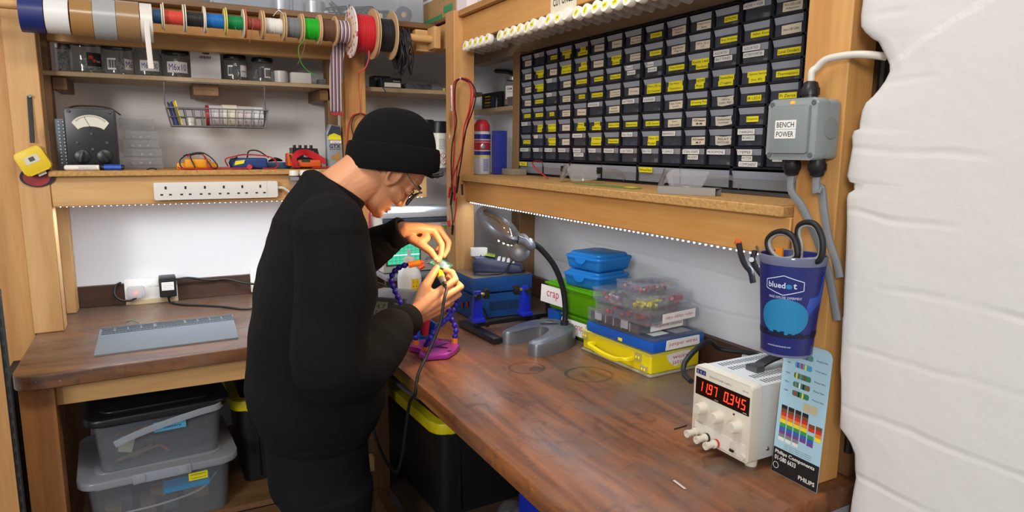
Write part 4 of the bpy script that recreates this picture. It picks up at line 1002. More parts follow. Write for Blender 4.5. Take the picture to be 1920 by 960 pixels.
FW = mat('cream_flange', 'ddd3bb', .5); FO = mat('orange_flange', 'c7643c', .6); FYW = mat('yellow_flange', 'dcc96a', .5)
def X_(v): return v[0]
spool((0.024, 2.33, 1.855)[0], (0.052, 2.33, 1.857)[0], .036, .021, FW, '2f5878', 'small reel of slate blue wire beside the white tape', both=False)
spool((0.054, 2.33, 1.857)[0], (0.11, 2.33, 1.863)[0], .040, .0205, FW, 'cf4a3a', 'small reel of orange red wire')
spool((0.113, 2.33, 1.863)[0], (0.166, 2.33, 1.868)[0], .0405, .0215, FW, '2a2926', 'small reel of black wire between the orange red and blue reels')
spool((0.167, 2.33, 1.868)[0], (0.224, 2.33, 1.874)[0], .0385, .0215, FW, '1f6fb8', 'small reel of bright blue wire', fm2=FYW)
spool((0.226, 2.33, 1.874)[0], (0.279, 2.33, 1.879)[0], .043, .021, FYW, '12874a', 'small reel of green wire with a strip of white and orange flange on its right', fm2=FW, stray=[(0.251, 2.305, 1.841), (0.253, 2.303, 1.828)])
spool((0.281, 2.33, 1.879)[0], (0.333, 2.33, 1.884)[0], .044, .0175, FO, '9c3a34', 'nearly empty reel with a few turns of dark red wire', fm2=CARD, ft=.004, core=.0165, stray=[(0.304, 2.31, 1.862), (0.298, 2.3, 1.828), (0.289, 2.3, 1.795)])
spool((0.335, 2.33, 1.884)[0], (0.398, 2.33, 1.89)[0], .044, .024, CARD, 'e0ded8', 'card reel of white wire tied with string', ft=.004, stray=[(0.364, 2.3, 1.882), (0.379, 2.29, 1.898), (0.396, 2.295, 1.889), (0.378, 2.3, 1.906)])
spool((0.4, 2.33, 1.89)[0], (0.453, 2.33, 1.895)[0], .045, .031, CARD, '7c7d80', 'card reel of grey wire between the white and green reels', ft=.004)
spool((0.455, 2.33, 1.896)[0], (0.51, 2.33, 1.901)[0], .046, .034, CARD, '1fae1d', 'card reel of light green wire beside the brown one', ft=.004, stray=[(0.459, 2.295, 1.821), (0.436, 2.29, 1.789), (0.443, 2.29, 1.743), (0.467, 2.29, 1.716), (0.491, 2.29, 1.706)])
spool((0.511, 2.33, 1.901)[0], (0.564, 2.33, 1.906)[0], .048, .034, CARD, '6b4635', 'card reel of brown wire', ft=.004, stray=[(0.461, 2.29, 1.819), (0.448, 2.285, 1.776), (0.43, 2.285, 1.737)])
# rainbow ribbon cable reel
def ribbon_mat():
    m, nt, b = _new('rainbow_ribbon'); N, L = nt.nodes, nt.links
    tc = N.new('ShaderNodeTexCoord'); sx = N.new('ShaderNodeSeparateXYZ'); L.new(tc.outputs['Object'], sx.inputs[0])
    mu = N.new('ShaderNodeMath'); mu.operation = 'MULTIPLY'; mu.inputs[1].default_value = 80; L.new(sx.outputs['X'], mu.inputs[0])
    fr = N.new('ShaderNodeMath'); fr.operation = 'FRACT'; L.new(mu.outputs[0], fr.inputs[0])
    r = N.new('ShaderNodeValToRGB'); r.color_ramp.interpolation = 'CONSTANT'; L.new(fr.outputs[0], r.inputs[0])
    cs = ['efe8dc', '24508f', 'c4701f', '3a6fb0', '5d3a26', '1f4480', 'd9a24a']
    e = r.color_ramp.elements; e[0].color = lin(cs[0]); e[0].position = 0; e[1].position = 1 / 7; e[1].color = lin(cs[1])
    for i in range(2, 7): q = e.new(i / 7); q.color = lin(cs[i])
    L.new(r.outputs[0], b.inputs['Base Color']); b.inputs['Roughness'].default_value = .45
    return m
RIB = ribbon_mat()
xa, xb = (0.567, 2.33, 1.855)[0], (0.614, 2.33, 1.859)[0]
c = (xa + xb) / 2
t = thing('ribbon_reel', 'card reel of striped rainbow ribbon cable with its end hanging down', 'ribbon reel', (c, 2.33, dz(c)))
b = MB(); disc_ring(b, xb - c - .004, xb - c, .047, .0138, CARD); b.build('flange', CARD, t)
b = MB(); disc_ring(b, xa - c, xa - c + .003, .040, .0138, CARD); b.build('flange', CARD, t)
b = MB(); b.lathe([(.0138, xa - c + .003), (.036, xa - c + .003), (.036, xb - c - .004), (.0138, xb - c - .004)], RIB, RY(PI / 2), 40); b.build('winding', RIB, t)
b = MB(); w2 = .023
pts = [Vector((.0, .036, .0)), Vector((-.002, .040, -.03)), Vector((-.012, .045, -.09)), Vector((-.016, .050, -.17)), Vector((-.014, .055, -.25)), Vector((-.012, .06, -.262))]
P = curve_pts(pts, 6); vs = []; fs = []
for p in P: vs += [(p.x - w2, p.y, p.z), (p.x + w2 * (1 if p.z > -.17 else .80), p.y + .006, p.z), (p.x + w2 * (1 if p.z > -.17 else .80), p.y + .0075, p.z), (p.x - w2, p.y + .0015, p.z)]
for i in range(len(P) - 1):
    for k in range(4): fs.append((4 * i + k, 4 * i + (k + 1) % 4, 4 * i + 4 + (k + 1) % 4, 4 * i + 4 + k))
b.add(vs, fs, RIB); b.build('hanging_end', RIB, t)
b = MB().box((-.0355, .056, -.272), (.008, .068, -.262), mat('ribbon_plug', '9c2a34', .5)); b.build('connector', None, t)
# big reels
def spots():
    m, nt, b = _new('spotted_flange'); N, L = nt.nodes, nt.links
    tc = N.new('ShaderNodeTexCoord'); v = N.new('ShaderNodeTexVoronoi'); v.inputs['Scale'].default_value = 60; L.new(tc.outputs['Object'], v.inputs['Vector'])
    r = N.new('ShaderNodeValToRGB'); r.color_ramp.interpolation = 'CONSTANT'; L.new(v.outputs['Distance'], r.inputs[0])
    r.color_ramp.elements[0].color = lin('c23348'); r.color_ramp.elements[1].position = .34; r.color_ramp.elements[1].color = lin('e6ddd2')
    L.new(r.outputs[0], b.inputs['Base Color']); b.inputs['Roughness'].default_value = .7
    return m
SPOT = spots()
def bigspool(xa, xb, rf, rw, f1, f2, wc, label, gap, stray=None, cap=None):
    t = spool(xa, xb, rf, rw, f1, wc, label, fm2=f2, ft=.004, stray=stray, group='large card wire reels')
    if cap:
        c = (xa + xb) / 2
        b = MB(); disc_ring(b, xa - c - .0006, xa - c + .0001, rf * .55, .0138, BLACK); b.build('hub_disc', BLACK, t)
bigspool((0.615, 2.33, 1.825)[0], (0.692, 2.33, 1.831)[0], .083, .061, SPOT, CARD, 'c4212b', 'large card reel of bright red wire with a spotted flange', 0, [(0.662, 2.275, 1.795), (0.658, 2.27, 1.765), (0.644, 2.265, 1.736), (0.622, 2.262, 1.719)], True)
bigspool((0.696, 2.33, 1.831)[0], (0.76, 2.33, 1.836)[0], .080, .054, CARD, CARD, '1f1f21', 'large card reel of black wire next to the red one', 0)
# hank of black cable
t = thing('cable_hank', 'tangled hank of black cable hanging at the end of the dowel', 'cable', (.80, 2.33, 1.86))
b = MB(); rnd = random.Random(8)
for i in range(26):
    x0 = (0.774, 2.33, 1.837)[0] + rnd.uniform(0, .048); yy = rnd.uniform(.018, .03); dn = rnd.uniform(.05, .135); w = rnd.uniform(.018, .045)
    pts = [(x0, 2.33 - yy, 1.85), (x0 + rnd.uniform(-.004, .004), 2.33, 1.874 + rnd.uniform(0, .016)), (x0 + .003, 2.33 + yy, 1.85), (x0 + rnd.uniform(-.006, .01), 2.33 + w, 1.86 - dn * .6), (x0 + rnd.uniform(-.012, .012), 2.33, 1.86 - dn), (x0 + rnd.uniform(-.006, .01), 2.33 - w, 1.86 - dn * .6)]
    b.tube(pts, rnd.choice((.0022, .0028, .0018)), closed=True, seg=6, smooth=6)
b.build('coil', mat('black_cable', '1d1d1f', .5), t, world=True)
b = MB().tube([(0.718, 2.33, 1.717), (0.724, 2.34, 1.691), (0.742, 2.35, 1.667)], .0015, mat('dark_blue_wire', '222a45', .5)); tag(b.build('wire_end', None), 'loose dark blue wire end dangling below the large black reel', 'wire')
b = MB().tube([(0.659, 2.4, 1.738), (0.667, 2.43, 1.695), (0.673, 2.44, 1.64), (0.675, 2.447, 1.598)], .0011, REDW); tag(b.build('thin_red_wire', REDW), 'thin red wire hanging straight down the post behind the red reel', 'wire')
# rolls of tape
def tape(xa, xb, r, col, label, ri=.036, rough=.35):
    c = (xa + xb) / 2; zc = dz(c) - (ri - .0137)
    t = thing('tape_roll', label, 'tape roll', (c, 2.33, zc), group='tape rolls on the dowel')
    b = MB(); disc_ring(b, xa - c, xb - c, r, ri + .002, mat('tape_' + col, col, rough)); b.build('tape', None, t)
    b = MB(); disc_ring(b, xa - c + .0005, xb - c - .0005, ri + .002, ri, CARD); b.build('core', CARD, t)
    return t
tape((-0.295, 2.33, 1.838)[0], (-0.239, 2.33, 1.844)[0], .050, '202a66', 'roll of dark blue tape at the far left of the dowel')
tape((-0.237, 2.33, 1.844)[0], (-0.181, 2.33, 1.85)[0], .048, 'dcd9d6', 'wide roll of white tape between the blue and brown tape')
tape((-0.177, 2.33, 1.85)[0], (-0.124, 2.33, 1.855)[0], .054, '9a7240', 'roll of shiny brown parcel tape beside the white tape', rough=.2)
tape((-0.123, 2.33, 1.855)[0], (-0.067, 2.33, 1.861)[0], .056, '9d9c9b', 'roll of silver duct tape', rough=.3)
tape((-0.066, 2.33, 1.861)[0], (-0.008, 2.33, 1.867)[0], .057, '93714a', 'roll of brown parcel tape to the right of the silver tape', rough=.25)
t = tape((-0.006, 2.33, 1.867)[0], (0.025, 2.33, 1.87)[0], .055, 'd6d0c9', 'roll of white masking tape with a long strip hanging down')
b = MB().tube([(.001, -.0551, 0), (.0, -.056, -.03), (.001, -.055, -.08), (.003, -.054, -.135)], .001, flat=(.014, .0008, (0, -1, 0)), seg=8); b.build('loose_strip', mat('tape_strip', 'd9d2c8', .6), t)

# ------------------------------------------------------------------ jars of screws on the upper shelf
LID = mat('black_lid', '1b1b1d', .35, .3); SCREWS = mat('zinc_screws', 'b4b8bb', .35, .3)
def jar(x, y, z, r, h, label, lid=True, labels=(), fill=.45, seedv=1, cat='jar', lidm=None, group='glass jars of screws'):
    t = thing('glass_jar', label, cat, (x, y, z), group=group)
    b = MB(); b.lathe([(0, 0), (r * .92, 0), (r, .006), (r, h * .80), (r * .86, h * .9), (r * .86, h * .985), (r * .83, h * .985), (r * .83, h * .9), (r * .96, h * .79), (r * .96, .008), (0, .006)], GLASS, None, 32); b.build('glass', GLASS, t)
    if lid:
        b = MB(); b.lathe([(0, h), (r * .9, h), (r * .93, h - .003), (r * .93, h - .014), (r * .88, h - .014)], lidm or LID, None, 32); b.build('lid', lidm or LID, t)
    rnd = random.Random(seedv); b = MB()
    for k in range(38):
        a = rnd.uniform(0, 2 * PI); q = rnd.uniform(0, r * .75); zz = .009 + rnd.uniform(0, h * fill)
        p = Vector((q * math.cos(a), q * math.sin(a), zz)); d = Vector((rnd.uniform(-1, 1), rnd.uniform(-1, 1), rnd.uniform(-.7, .7))).normalized() * rnd.uniform(.006, .014)
        e = p + d; 
        for w in (p, e):
            l = math.hypot(w.x, w.y)
            if l > r * .88: w.x *= r * .88 / l; w.y *= r * .88 / l
            w.z = min(max(w.z, .008), h * .75)
        b.cyl(p, e, .0016, seg=6); b.cyl(e, e + (e - p).normalized() * .002, .0034, seg=6)
    o = b.build('screws', SCREWS, t); o['kind'] = 'stuff'
    for (a, zc, w, hh, m, txt, im) in labels:   # labels follow the curve of the glass
        b = MB(); n = 8; vs = []
        for i in range(n + 1):
            aa = a + (i / n - .5) * w / r; vs += [((r + .0006) * math.cos(aa), (r + .0006) * math.sin(aa), zc - hh / 2), ((r + .0006) * math.cos(aa), (r + .0006) * math.sin(aa), zc + hh / 2)]
        b.add(vs, [(2 * i, 2 * i + 2, 2 * i + 3, 2 * i + 1) for i in range(n)], m)
        if txt == '|||':
            for k in range(9):
                aa = a + (-.4 + k * .1) * w / r
                b.add([((r + .001) * math.cos(aa + u), (r + .001) * math.sin(aa + u), zc + v) for u, v in ((0, -hh * .35), (.025 + .012 * (k % 3), -hh * .35), (.025 + .012 * (k % 3), hh * .35), (0, hh * .35))], [(0, 1, 2, 3)], INK)
        elif txt == 'berry':
            for (u, v, q) in ((-.25, .15, .3), (-.05, -.1, .25)):
                b.add([((r + .001) * math.cos(a + u * w / r + q * w / r * .5 * math.cos(k)), (r + .001) * math.sin(a + u * w / r + q * w / r * .5 * math.cos(k)), zc + v * hh + q * hh * .5 * math.sin(k)) for k in (0, .8, 1.57, 2.4, 3.14, 3.9, 4.7, 5.5)], [tuple(range(8))], mat('berry_red', 'b3372c', .5))
            wv = text_geo('Stuven', False); 
            b.add([((r + .001) * math.cos(a + (.12 + v.x * .09) * w / r), (r + .001) * math.sin(a + (.12 + v.x * .09) * w / r), zc - hh * .2 + v.y * hh * .25) for v in wv[0]], wv[1], WHITE2)
        elif txt:
            vs_, fs_, bb = text_geo(txt); k = w * .82 / (bb[2] - bb[0]); ky = min(hh * .6 / (bb[3] - bb[1]), k * 1.7)
            b.add([((r + .001) * math.cos(a + (v.x - (bb[0] + bb[2]) / 2) * k / r), (r + .001) * math.sin(a + (v.x - (bb[0] + bb[2]) / 2) * k / r), zc + (v.y - (bb[1] + bb[3]) / 2) * ky) for v in vs_], fs_, im)
        b.build('label', m, t, flip=False)
    return t
f0 = -PI / 2
DKL = mat('dark_label', '231f22', .5)
JZ = 1.7013
jar((-0.232, 2.63, 1.765)[0], 2.63, JZ, .024, .092, 'slim clear jar of screws without a black lid, at the left end', lidm=STEEL, fill=.6, seedv=2)
jar((-0.17, 2.63, 1.769)[0], 2.63, JZ, .050, .108, 'large black-lidded jar with a dark strawberry label', labels=((f0 + .55, .045, .046, .042, DKL, 'berry', None),), seedv=3)
jar((-0.082, 2.63, 1.767)[0], 2.63, JZ, .0485, .102, 'black-lidded jar with a barcode and half of an M label', labels=((f0 - .35, .035, .026, .036, WHITE2, '|||', None), (f0 + .75, .036, .030, .034, WHITE2, 'M6', BLUEINK)), seedv=4)
jar((0.005, 2.63, 1.761)[0], 2.63, JZ, .0435, .094, 'open jar with no lid, its label reading M6x30', lid=False, labels=((f0 + .15, .036, .060, .034, WHITE2, 'M6 x 30', BLUEINK),), seedv=5, fill=.3)
jar((0.09, 2.63, 1.761)[0], 2.63, JZ, .0455, .096, 'black-lidded jar labelled M6x10 in blue pen', labels=((f0 + .08, .036, .066, .036, WHITE2, 'M6x10', BLUEINK),), seedv=6)
jar((0.279, 2.63, 1.755)[0], 2.63, JZ, .0415, .092, 'black-lidded jar just right of the white card box', labels=((f0 - .5, .036, .018, .036, WHITE2, '|||', None), (f0 + .62, .036, .026, .040, WHITE2, 'washers', BLUEINK)), seedv=7)
jar((0.371, 2.63, 1.751)[0], 2.63, JZ, .0395, .088, 'small black-lidded jar beside the white pot', labels=((f0 - .35, .034, .020, .034, DKL, None, None), (f0 + .3, .034, .022, .034, WHITE2, '|||', None)), seedv=8)
t = thing('card_box', 'white card box with a torn thumb notch between the jars', 'box', ((0.181, 2.6, 1.755)[0], 2.62, JZ))
b = MB(); b.prism([(-.047, 0), (.047, 0), (.047, .092), (.016, .092), (.012, .086), (.004, .083), (-.006, .085), (-.014, .092), (-.047, .092)], .08, mat('white_card', 'd3d0d0', .7), FY(0, 0, 0) @ T(0, 0, -.05)); b.build('carton', None, t)
b = MB()
for k in range(8): b.box((-.018 + k * .0045, -.0306, .070), (-.016 + k * .0045 + .001 * (k % 2), -.0302, .079), INK)
b.build('barcode', INK, t)
b = MB()
b.add([(0.133, 2.585, 1.806), (0.221, 2.585, 1.797), (0.251, 2.6, 1.822), (0.243, 2.66, 1.838), (0.148, 2.66, 1.849), (0.13, 2.6, 1.825)], [(0, 1, 2, 3, 4, 5)], CLEAR)
b.add([(0.14, 2.62, 1.839), (0.226, 2.62, 1.839), (0.225, 2.6, 1.822), (0.14, 2.6, 1.822)], [(0, 1, 2, 3)], WHITE2)
o = b.build('plastic_sleeve', CLEAR); 
sm = o.modifiers.new('thickness', 'SOLIDIFY'); sm.thickness = .0006
tag(o, 'crumpled clear sleeve with a white header lying above the white card box', 'plastic sleeve')
b = MB(); b.lathe([(0, 0), (.022, 0), (.0235, .042), (.0235, .046), (0, .046)], WHITE, T((0.431, 2.62, 1.726)[0], 2.62, JZ)); solid(b, 'plastic_pot', WHITE, 'small white plastic pot beside the last black-lidded jar', 'pot')
x = (0.501, 2.62, 1.73)[0]
b = MB(); b.box((x - .036, 2.60, JZ), (x + .036, 2.66, JZ + .044), bev=.004); b.box((x - .02, 2.5992, JZ + .022), (x + .02, 2.6, JZ + .030), WHITE2); solid(b, 'clear_tub', clear('tub_clear', 'e6eaee', .3), 'frosted clear tub standing right of the white pot', 'tub')
x = (0.578, 2.6, 1.719)[0]
b = MB()
for k in range(4): b.box((x - .018 + .001 * (k % 2), 2.58, JZ + k * .006), (x + .016, 2.63, JZ + k * .006 + .005), bev=.001)
solid(b, 'grey_trays', mat('tray_grey', '7c8084', .5), 'small pile of flat grey trays at the right end of the jar shelf', 'tray')

# ------------------------------------------------------------------ lower back shelf
SZ = 1.3983
t = thing('analogue_meter', 'black vintage multimeter box with a curved dial window', 'multimeter', (-.165, 2.56, SZ))
M = FY(-.165, 2.50, SZ)
FACE = mat('meter_black', '1d1d1f', .35); 
b = MB(); b.prism(rrect(-.066, .0008, .066, .185, .006), .11, FACE, M @ T(0, 0, -.11), bev=.003); b.build('case', FACE, t, world=True)
b = MB(); b.prism(rrect(-.068, .0008, .068, .190, .008), .008, FACE, M, bev=.003); b.build('front_panel', FACE, t, world=True)
DIAL = mat('dial_paper', 'd9d6c8', .5)
b = MB(); arc = []
for k in range(13): a = math.radians(155 - k * 130 / 12); arc.append((.055 * math.cos(a), .128 + .042 * math.sin(a)))
for k in range(13): a = math.radians(25 + k * 130 / 12); arc.append((.038 * math.cos(a) , .118 + .017 * math.sin(a)))
b.prism(arc, .0006, DIAL, M @ T(0, 0, .0082))
for k in range(25):
    a = math.radians(145 - k * 110 / 24); r0_ = .036; b.add([M @ Vector((r0_ * 1.25 * math.cos(a) + u, .128 + r0_ * math.sin(a) + v, .0092)) for u, v in ((0, 0), (.0012, 0), (.0012 + .003 * math.cos(a), .004), (.003 * math.cos(a), .004))], [(0, 1, 2, 3)], INK)
b.tube([M @ Vector((0, .128, .0094)), M @ Vector((-.015, .163, .0094))], .0006, INK, seg=5, smooth=0); b.build('dial', DIAL, t, world=True)
for x in (-.030, .030):
    b = MB(); b.lathe([(0, 0), (.022, 0), (.022, .004), (.019, .006), (0, .006)], FACE, M @ T(x, .042, .008), 28); b.box((-.004, -.019, .006), (.004, .019, .016), FACE, M @ T(x, .042, .008) @ RZ(.4 if x > 0 else -.3), bev=.002); b.build('selector_knob', FACE, t, world=True)
for x, y in ((0, .112), (0, .065), (-.055, .18), (.055, .18), (-.04, .085), (.04, .085)):
    b = MB(); b.lathe([(0, 0), (.005, 0), (.004, .004), (0, .004)], mat('meter_grey', '4a4a4c', .4), M @ T(x, y, .008), 12); b.build('screw_knob', None, t, world=True)
b = MB().tube([(-.231, 2.60, 1.575), (-.226, 2.60, 1.593), (-.19, 2.60, 1.601), (-.12, 2.60, 1.597), (-.085, 2.60, 1.575)], .004, flat=(.03, .005, (0, 0, 1)), seg=10); b.build('leather_strap', mat('old_leather', '4a4238', .7), t, world=True)
b = MB().box((-.2615, 2.505, SZ), (-.2345, 2.59, 1.555), mat('steel_side', '5c6268', .35, .7), bev=.002)
for k in range(13):
    for j in range(2): b.ball((-.250 + j * .012, 2.5045, 1.42 + k * .0105), .0022, WHITE, seg=8)
solid(b, 'steel_box', None, 'narrow steel box with rows of white rivets beside the vintage multimeter', 'box', origin=(-.248, 2.55, SZ))

# clear drawers unit
CD_ = clear('clear_drawer_unit', 'e2e5ea', .24, .15)
t = thing('organiser', 'frosted clear little drawer unit standing between the vintage meter and the yellow meter', 'organiser', (-.045, 2.60, SZ))
w_ = .060
b = MB().box((-.094, 2.57, SZ), (.029, 2.65, SZ + .012), CD_, bev=.002); b.build('tray', CD_, t, world=True)
for k in range(4):
    xo = -.033 + (.004 * (k % 2)); z = SZ + .0125 + k * .0285; w = w_ - .003 * k
    b = MB(); b.box((xo - w, 2.56, z), (xo + w, 2.65, z + .027), CD_, bev=.002); b.box((xo - w * .7, 2.5575, z + .017), (xo + w * .7, 2.56, z + .021), CD_)
    for i in range(3): b.ball((xo - w * .5 + i * w * .45, 2.57, z + .007), .0055, SCREWS, seg=8)
    b.build('drawer', CD_, t, world=True)
b = MB().box((-.094, 2.655, SZ + .13), (.01, 2.70, SZ + .17), CD_, bev=.003); b.build('top_tray', CD_, t, world=True)
t = thing('marker_pen', 'white and clear pen lying in front of the vintage multimeter', 'pen', (-.18, 2.455, SZ + .008))
b = MB().cyl((-.235, 2.462, SZ + .0085), (-.15, 2.455, SZ + .0085), .0085, m=WHITE2); b.ball((-.235, 2.462, SZ + .0085), .0085, WHITE2); b.build('barrel', WHITE2, t, world=True)
b = MB().cyl((-.205, 2.4405, SZ + .0065), (-.16, 2.444, SZ + .0065), .0065, m=CLEAR); b.build('cap', CLEAR, t, world=True)
b = MB().cyl((-.137, 2.47, SZ + .009), (-.088, 2.455, SZ + .009), .009, m=mat('blue_cap', '2a52b8', .35)); b.cyl((-.15, 2.472, SZ + .009), (-.137, 2.47, SZ + .009), .010, m=BLACK); b.cyl((-.088, 2.455, SZ + .009), (-.0835, 2.454, SZ + .009), .007, m=BLACK)
solid(b, 'blue_torch', None, 'small blue and black torch lying right of the white pen', 'torch')
b = MB().tube([(-.02, 2.46, SZ + .002), (-.005, 2.455, SZ + .006), (.008, 2.46, SZ + .002)], .002, BLACK); solid(b, 'wire_scrap', BLACK, 'tiny black wire scrap on the shelf near the yellow meter', 'wire')

def leads(t, pts_list, cols, r=.0022):
    for p, c in zip(pts_list, cols): b = MB().tube(p, r, seg=7, smooth=7); b.build('test_lead', c, t, world=True)
t = thing('yellow_multimeter', 'yellow multimeter lying down with black leads wrapped around it', 'multimeter', ((0.129, 2.49, 1.412)[0], 2.49, SZ))
ym = mat('meter_yellow', 'e79a12', .45)
x0, x1 = (0.089, 2.49, 1.421)[0], (0.17, 2.49, 1.421)[0]
b = MB(); b.box((x0, 2.465, SZ + .004), (x1, 2.52, SZ + .036), bev=.008, seg=3); b.build('case', ym, t, world=True)
b = MB(); b.box((x0 - .022, 2.47, SZ), (x1 + .022, 2.53, SZ + .022), bev=.004); b.build('stand', ym, t, world=True)
leads(t, [[(x0 + .01, 2.47, SZ + .05), (x0 - .012, 2.455, SZ + .03), (x0 - .006, 2.45, SZ + .006), (x0 + .03, 2.452, SZ + .004), (x0 + .02, 2.46, SZ + .047), (x0 + .06, 2.47, SZ + .052)],
          [(x0 + .0, 2.48, SZ + .045), (x0 + .05, 2.47, SZ + .056), (x1 + .0, 2.46, SZ + .040), (x1 + .018, 2.452, SZ + .012), (x1 + .005, 2.447, SZ + .004), (x1 - .012, 2.455, SZ + .03), (x1 - .022, 2.465, SZ + .048)],
          [(x0 + .01, 2.46, SZ + .044), (x0 + .045, 2.47, SZ + .052), (x1 - .015, 2.458, SZ + .040), (x1 - .01, 2.452, SZ + .01), (x1 + .03, 2.45, SZ + .004), (x0 + .0, 2.447, SZ + .004), (x0 - .02, 2.452, SZ + .008)]], [BLACKR, BLACKR, REDW])
t = thing('blue_multimeter', 'blue multimeter lying down with a yellow patch and red plug', 'multimeter', ((0.289, 2.49, 1.42)[0], 2.49, SZ))
bm = mat('meter_blue', '2a56a8', .45); x0, x1 = (0.232, 2.49, 1.42)[0], (0.35, 2.49, 1.42)[0]
b = MB(); b.box((x0, 2.465, SZ + .002), (x1, 2.525, SZ + .038), bev=.008, seg=3)
for k in range(6): b.box((x0 + .045 + k * .011, 2.4642, SZ + .006), (x0 + .049 + k * .011, 2.466, SZ + .034), mat('meter_blue_dark', '1d3c7c', .5))
b.build('case', bm, t, world=True)
b = MB(); b.prism([(0, 0), (.030, .006), (.034, .018), (.004, .014)], .0015, YEL, FY(x0 + .010, 2.4645, SZ + .014)); b.build('yellow_patch', YEL, t, world=True)
b = MB().cyl((x0 + .055, 2.44, SZ + .009), (x0 + .062, 2.464, SZ + .010), .0085, .007, 14, REDW); b.build('red_plug', REDW, t, world=True)
leads(t, [[(x0 - .01, 2.47, SZ + .01), (x0 - .018, 2.455, SZ + .034), (x0 + .01, 2.45, SZ + .044), (x0 + .05, 2.47, SZ + .05), (x1 + .01, 2.48, SZ + .042), (x1 + .03, 2.46, SZ + .02), (x1 + .022, 2.452, SZ + .004), (x1 - .02, 2.448, SZ + .003)],
          [(x0 + .0, 2.46, SZ + .008), (x0 - .006, 2.45, SZ + .026), (x0 + .02, 2.46, SZ + .042)], [(x0 + .055, 2.49, SZ + .04), (x0 + .06, 2.47, SZ + .062), (x0 + .09, 2.475, SZ + .062), (x1 + .006, 2.485, SZ + .040)], [(x0 - .035, 2.45, SZ + .004), (x0 + .01, 2.446, SZ + .004), (x0 + .05, 2.447, SZ + .004)]], [REDW, BLACKR, BLACKR, REDW])
t = thing('test_probe_box', 'dark blue bar shaped tester with a coiled black cord on top', 'tester', ((0.39, 2.52, 1.41)[0], 2.52, SZ))
x0, x1 = (0.355, 2.53, 1.41)[0], (0.437, 2.53, 1.409)[0]
b = MB(); b.box((x0, 2.53, SZ + .0003), (x1, 2.57, SZ + .022), bev=.004); b.build('body', mat('tester_blue', '28506f', .45), t, world=True)
b = MB()
for k in range(5): b.tube([(x0 + .01, 2.54 + k * .004, SZ + .026), (x0 + .03, 2.535, SZ + .038 - k * .002), (x0 + .055, 2.54 + k * .003, SZ + .028), (x0 + .03, 2.56, SZ + .027)], .0022, closed=True, seg=6)
b.build('cord', BLACKR, t, world=True)
t = thing('orange_multimeter', 'orange multimeter with a thick bundle of red leads over it', 'multimeter', ((0.496, 2.49, 1.42)[0], 2.49, SZ))
om = mat('meter_orange', 'd95a1c', .45); x0, x1 = (0.418, 2.49, 1.429)[0], (0.533, 2.49, 1.42)[0]
b = MB(); b.box((x0 + .012, 2.462, SZ + .006), (x1, 2.52, SZ + .032), bev=.007, seg=3); b.build('case', om, t, world=True)
b = MB(); b.box((x0 - .002, 2.465, SZ + .010), (x0 + .02, 2.515, SZ + .055), om, RY(-.0), bev=.006); b.build('head', om, t, world=True)
b = MB(); b.box((x0 + .045, 2.4612, SZ + .024), (x0 + .075, 2.463, SZ + .032), mat('dark_green', '223a2c', .4)); b.build('display', None, t, world=True)
P = []
for k in range(7):
    o_ = k * .0035; P.append([(x0 + .015 + o_, 2.452, SZ + .006), (x0 + .012 + o_ * .6, 2.45, SZ + .035), (x0 + .03 + o_, 2.46, SZ + .062 - o_ * .5), (x0 + .07, 2.475, SZ + .066 - o_), (x0 + .105, 2.475, SZ + .050 - o_), (x0 + .13, 2.468, SZ + .034 - o_ * .8)])
P.append([(x0 + .005, 2.458, SZ + .05), (x0 + .018, 2.45, SZ + .01)]); P.append([(x0 + .02, 2.458, SZ + .056), (x0 + .032, 2.448, SZ + .012)])
P.append([(x0 + .08, 2.45, SZ + .004), (x1 + .01, 2.452, SZ + .006), (x1 + .032, 2.455, SZ + .006)])
leads(t, P, [REDW] * 7 + [BLACKR, BLACKR, REDW], .0024)
t = thing('black_instrument', 'black instrument with four knobs on top behind the orange meter', 'instrument', ((0.503, 2.57, 1.447)[0], 2.57, SZ))
x0, x1 = (0.452, 2.56, 1.447)[0], (0.549, 2.56, 1.448)[0]
b = MB(); b.prism([(0, 0), (x1 - x0 + .008, 0), (x1 - x0 - .008, .072), (0, .074)], .07, BLACK, FY(x0, 2.63, SZ) ); b.build('body', BLACK, t, world=True)
for k in range(4): b = MB().cyl((x0 + .012 + k * .020, 2.59, SZ + .0725), (x0 + .012 + k * .020, 2.59, SZ + .084), .0055, m=BLACK); b.build('knob', BLACK, t, world=True)
b = MB(); b.box((x0 + .038, 2.5592, SZ + .040), (x0 + .075, 2.5602, SZ + .062), mat('grey_plate', '8f9296', .4)); b.build('plate', None, t, world=True)

# oil pouch and power strip
t = thing('oil_bottle', 'grey motor oil bottle with GTX lettering below the ribbon cable', 'bottle', ((0.594, 2.5, 1.448)[0], 2.515, SZ))
M = FY((0.59, 2.49, 1.449)[0], 2.495, SZ)
b = MB(); b.prism([(-.026, 0), (.026, 0), (.028, .02), (.025, .12), (.022, .155), (-.016, .160), (-.028, .13), (-.028, .02)], .035, mat('oil_grey', '8d949c', .35), M @ T(0, 0, -.035), bev=.006); b.build('body', None, t, world=True)
b = MB(); b.prism([(-.027, .118), (.0245, .110), (.022, .150), (-.010, .156)], .0008, mat('oil_dark', '3d4350', .35), M @ T(0, 0, .0002))
b.prism([(-.024, .104), (.024, .104), (.022, .118), (-.002, .128), (-.020, .120)], .001, YEL, M @ T(0, 0, .0004)); b.rect(-.016, .092, .024, .101, WHITE2, M, .0012); b.text('Castrol', REDINK, M, .026, .006, x=.004, y=.0965, lift=.0014)
b.text('GTX', INK, M, .040, .014, x=0, y=.081, lift=.0012, bold=True); b.text('ULTRACLEAN', INK, M, .040, .004, x=0, y=.070, lift=.0012)
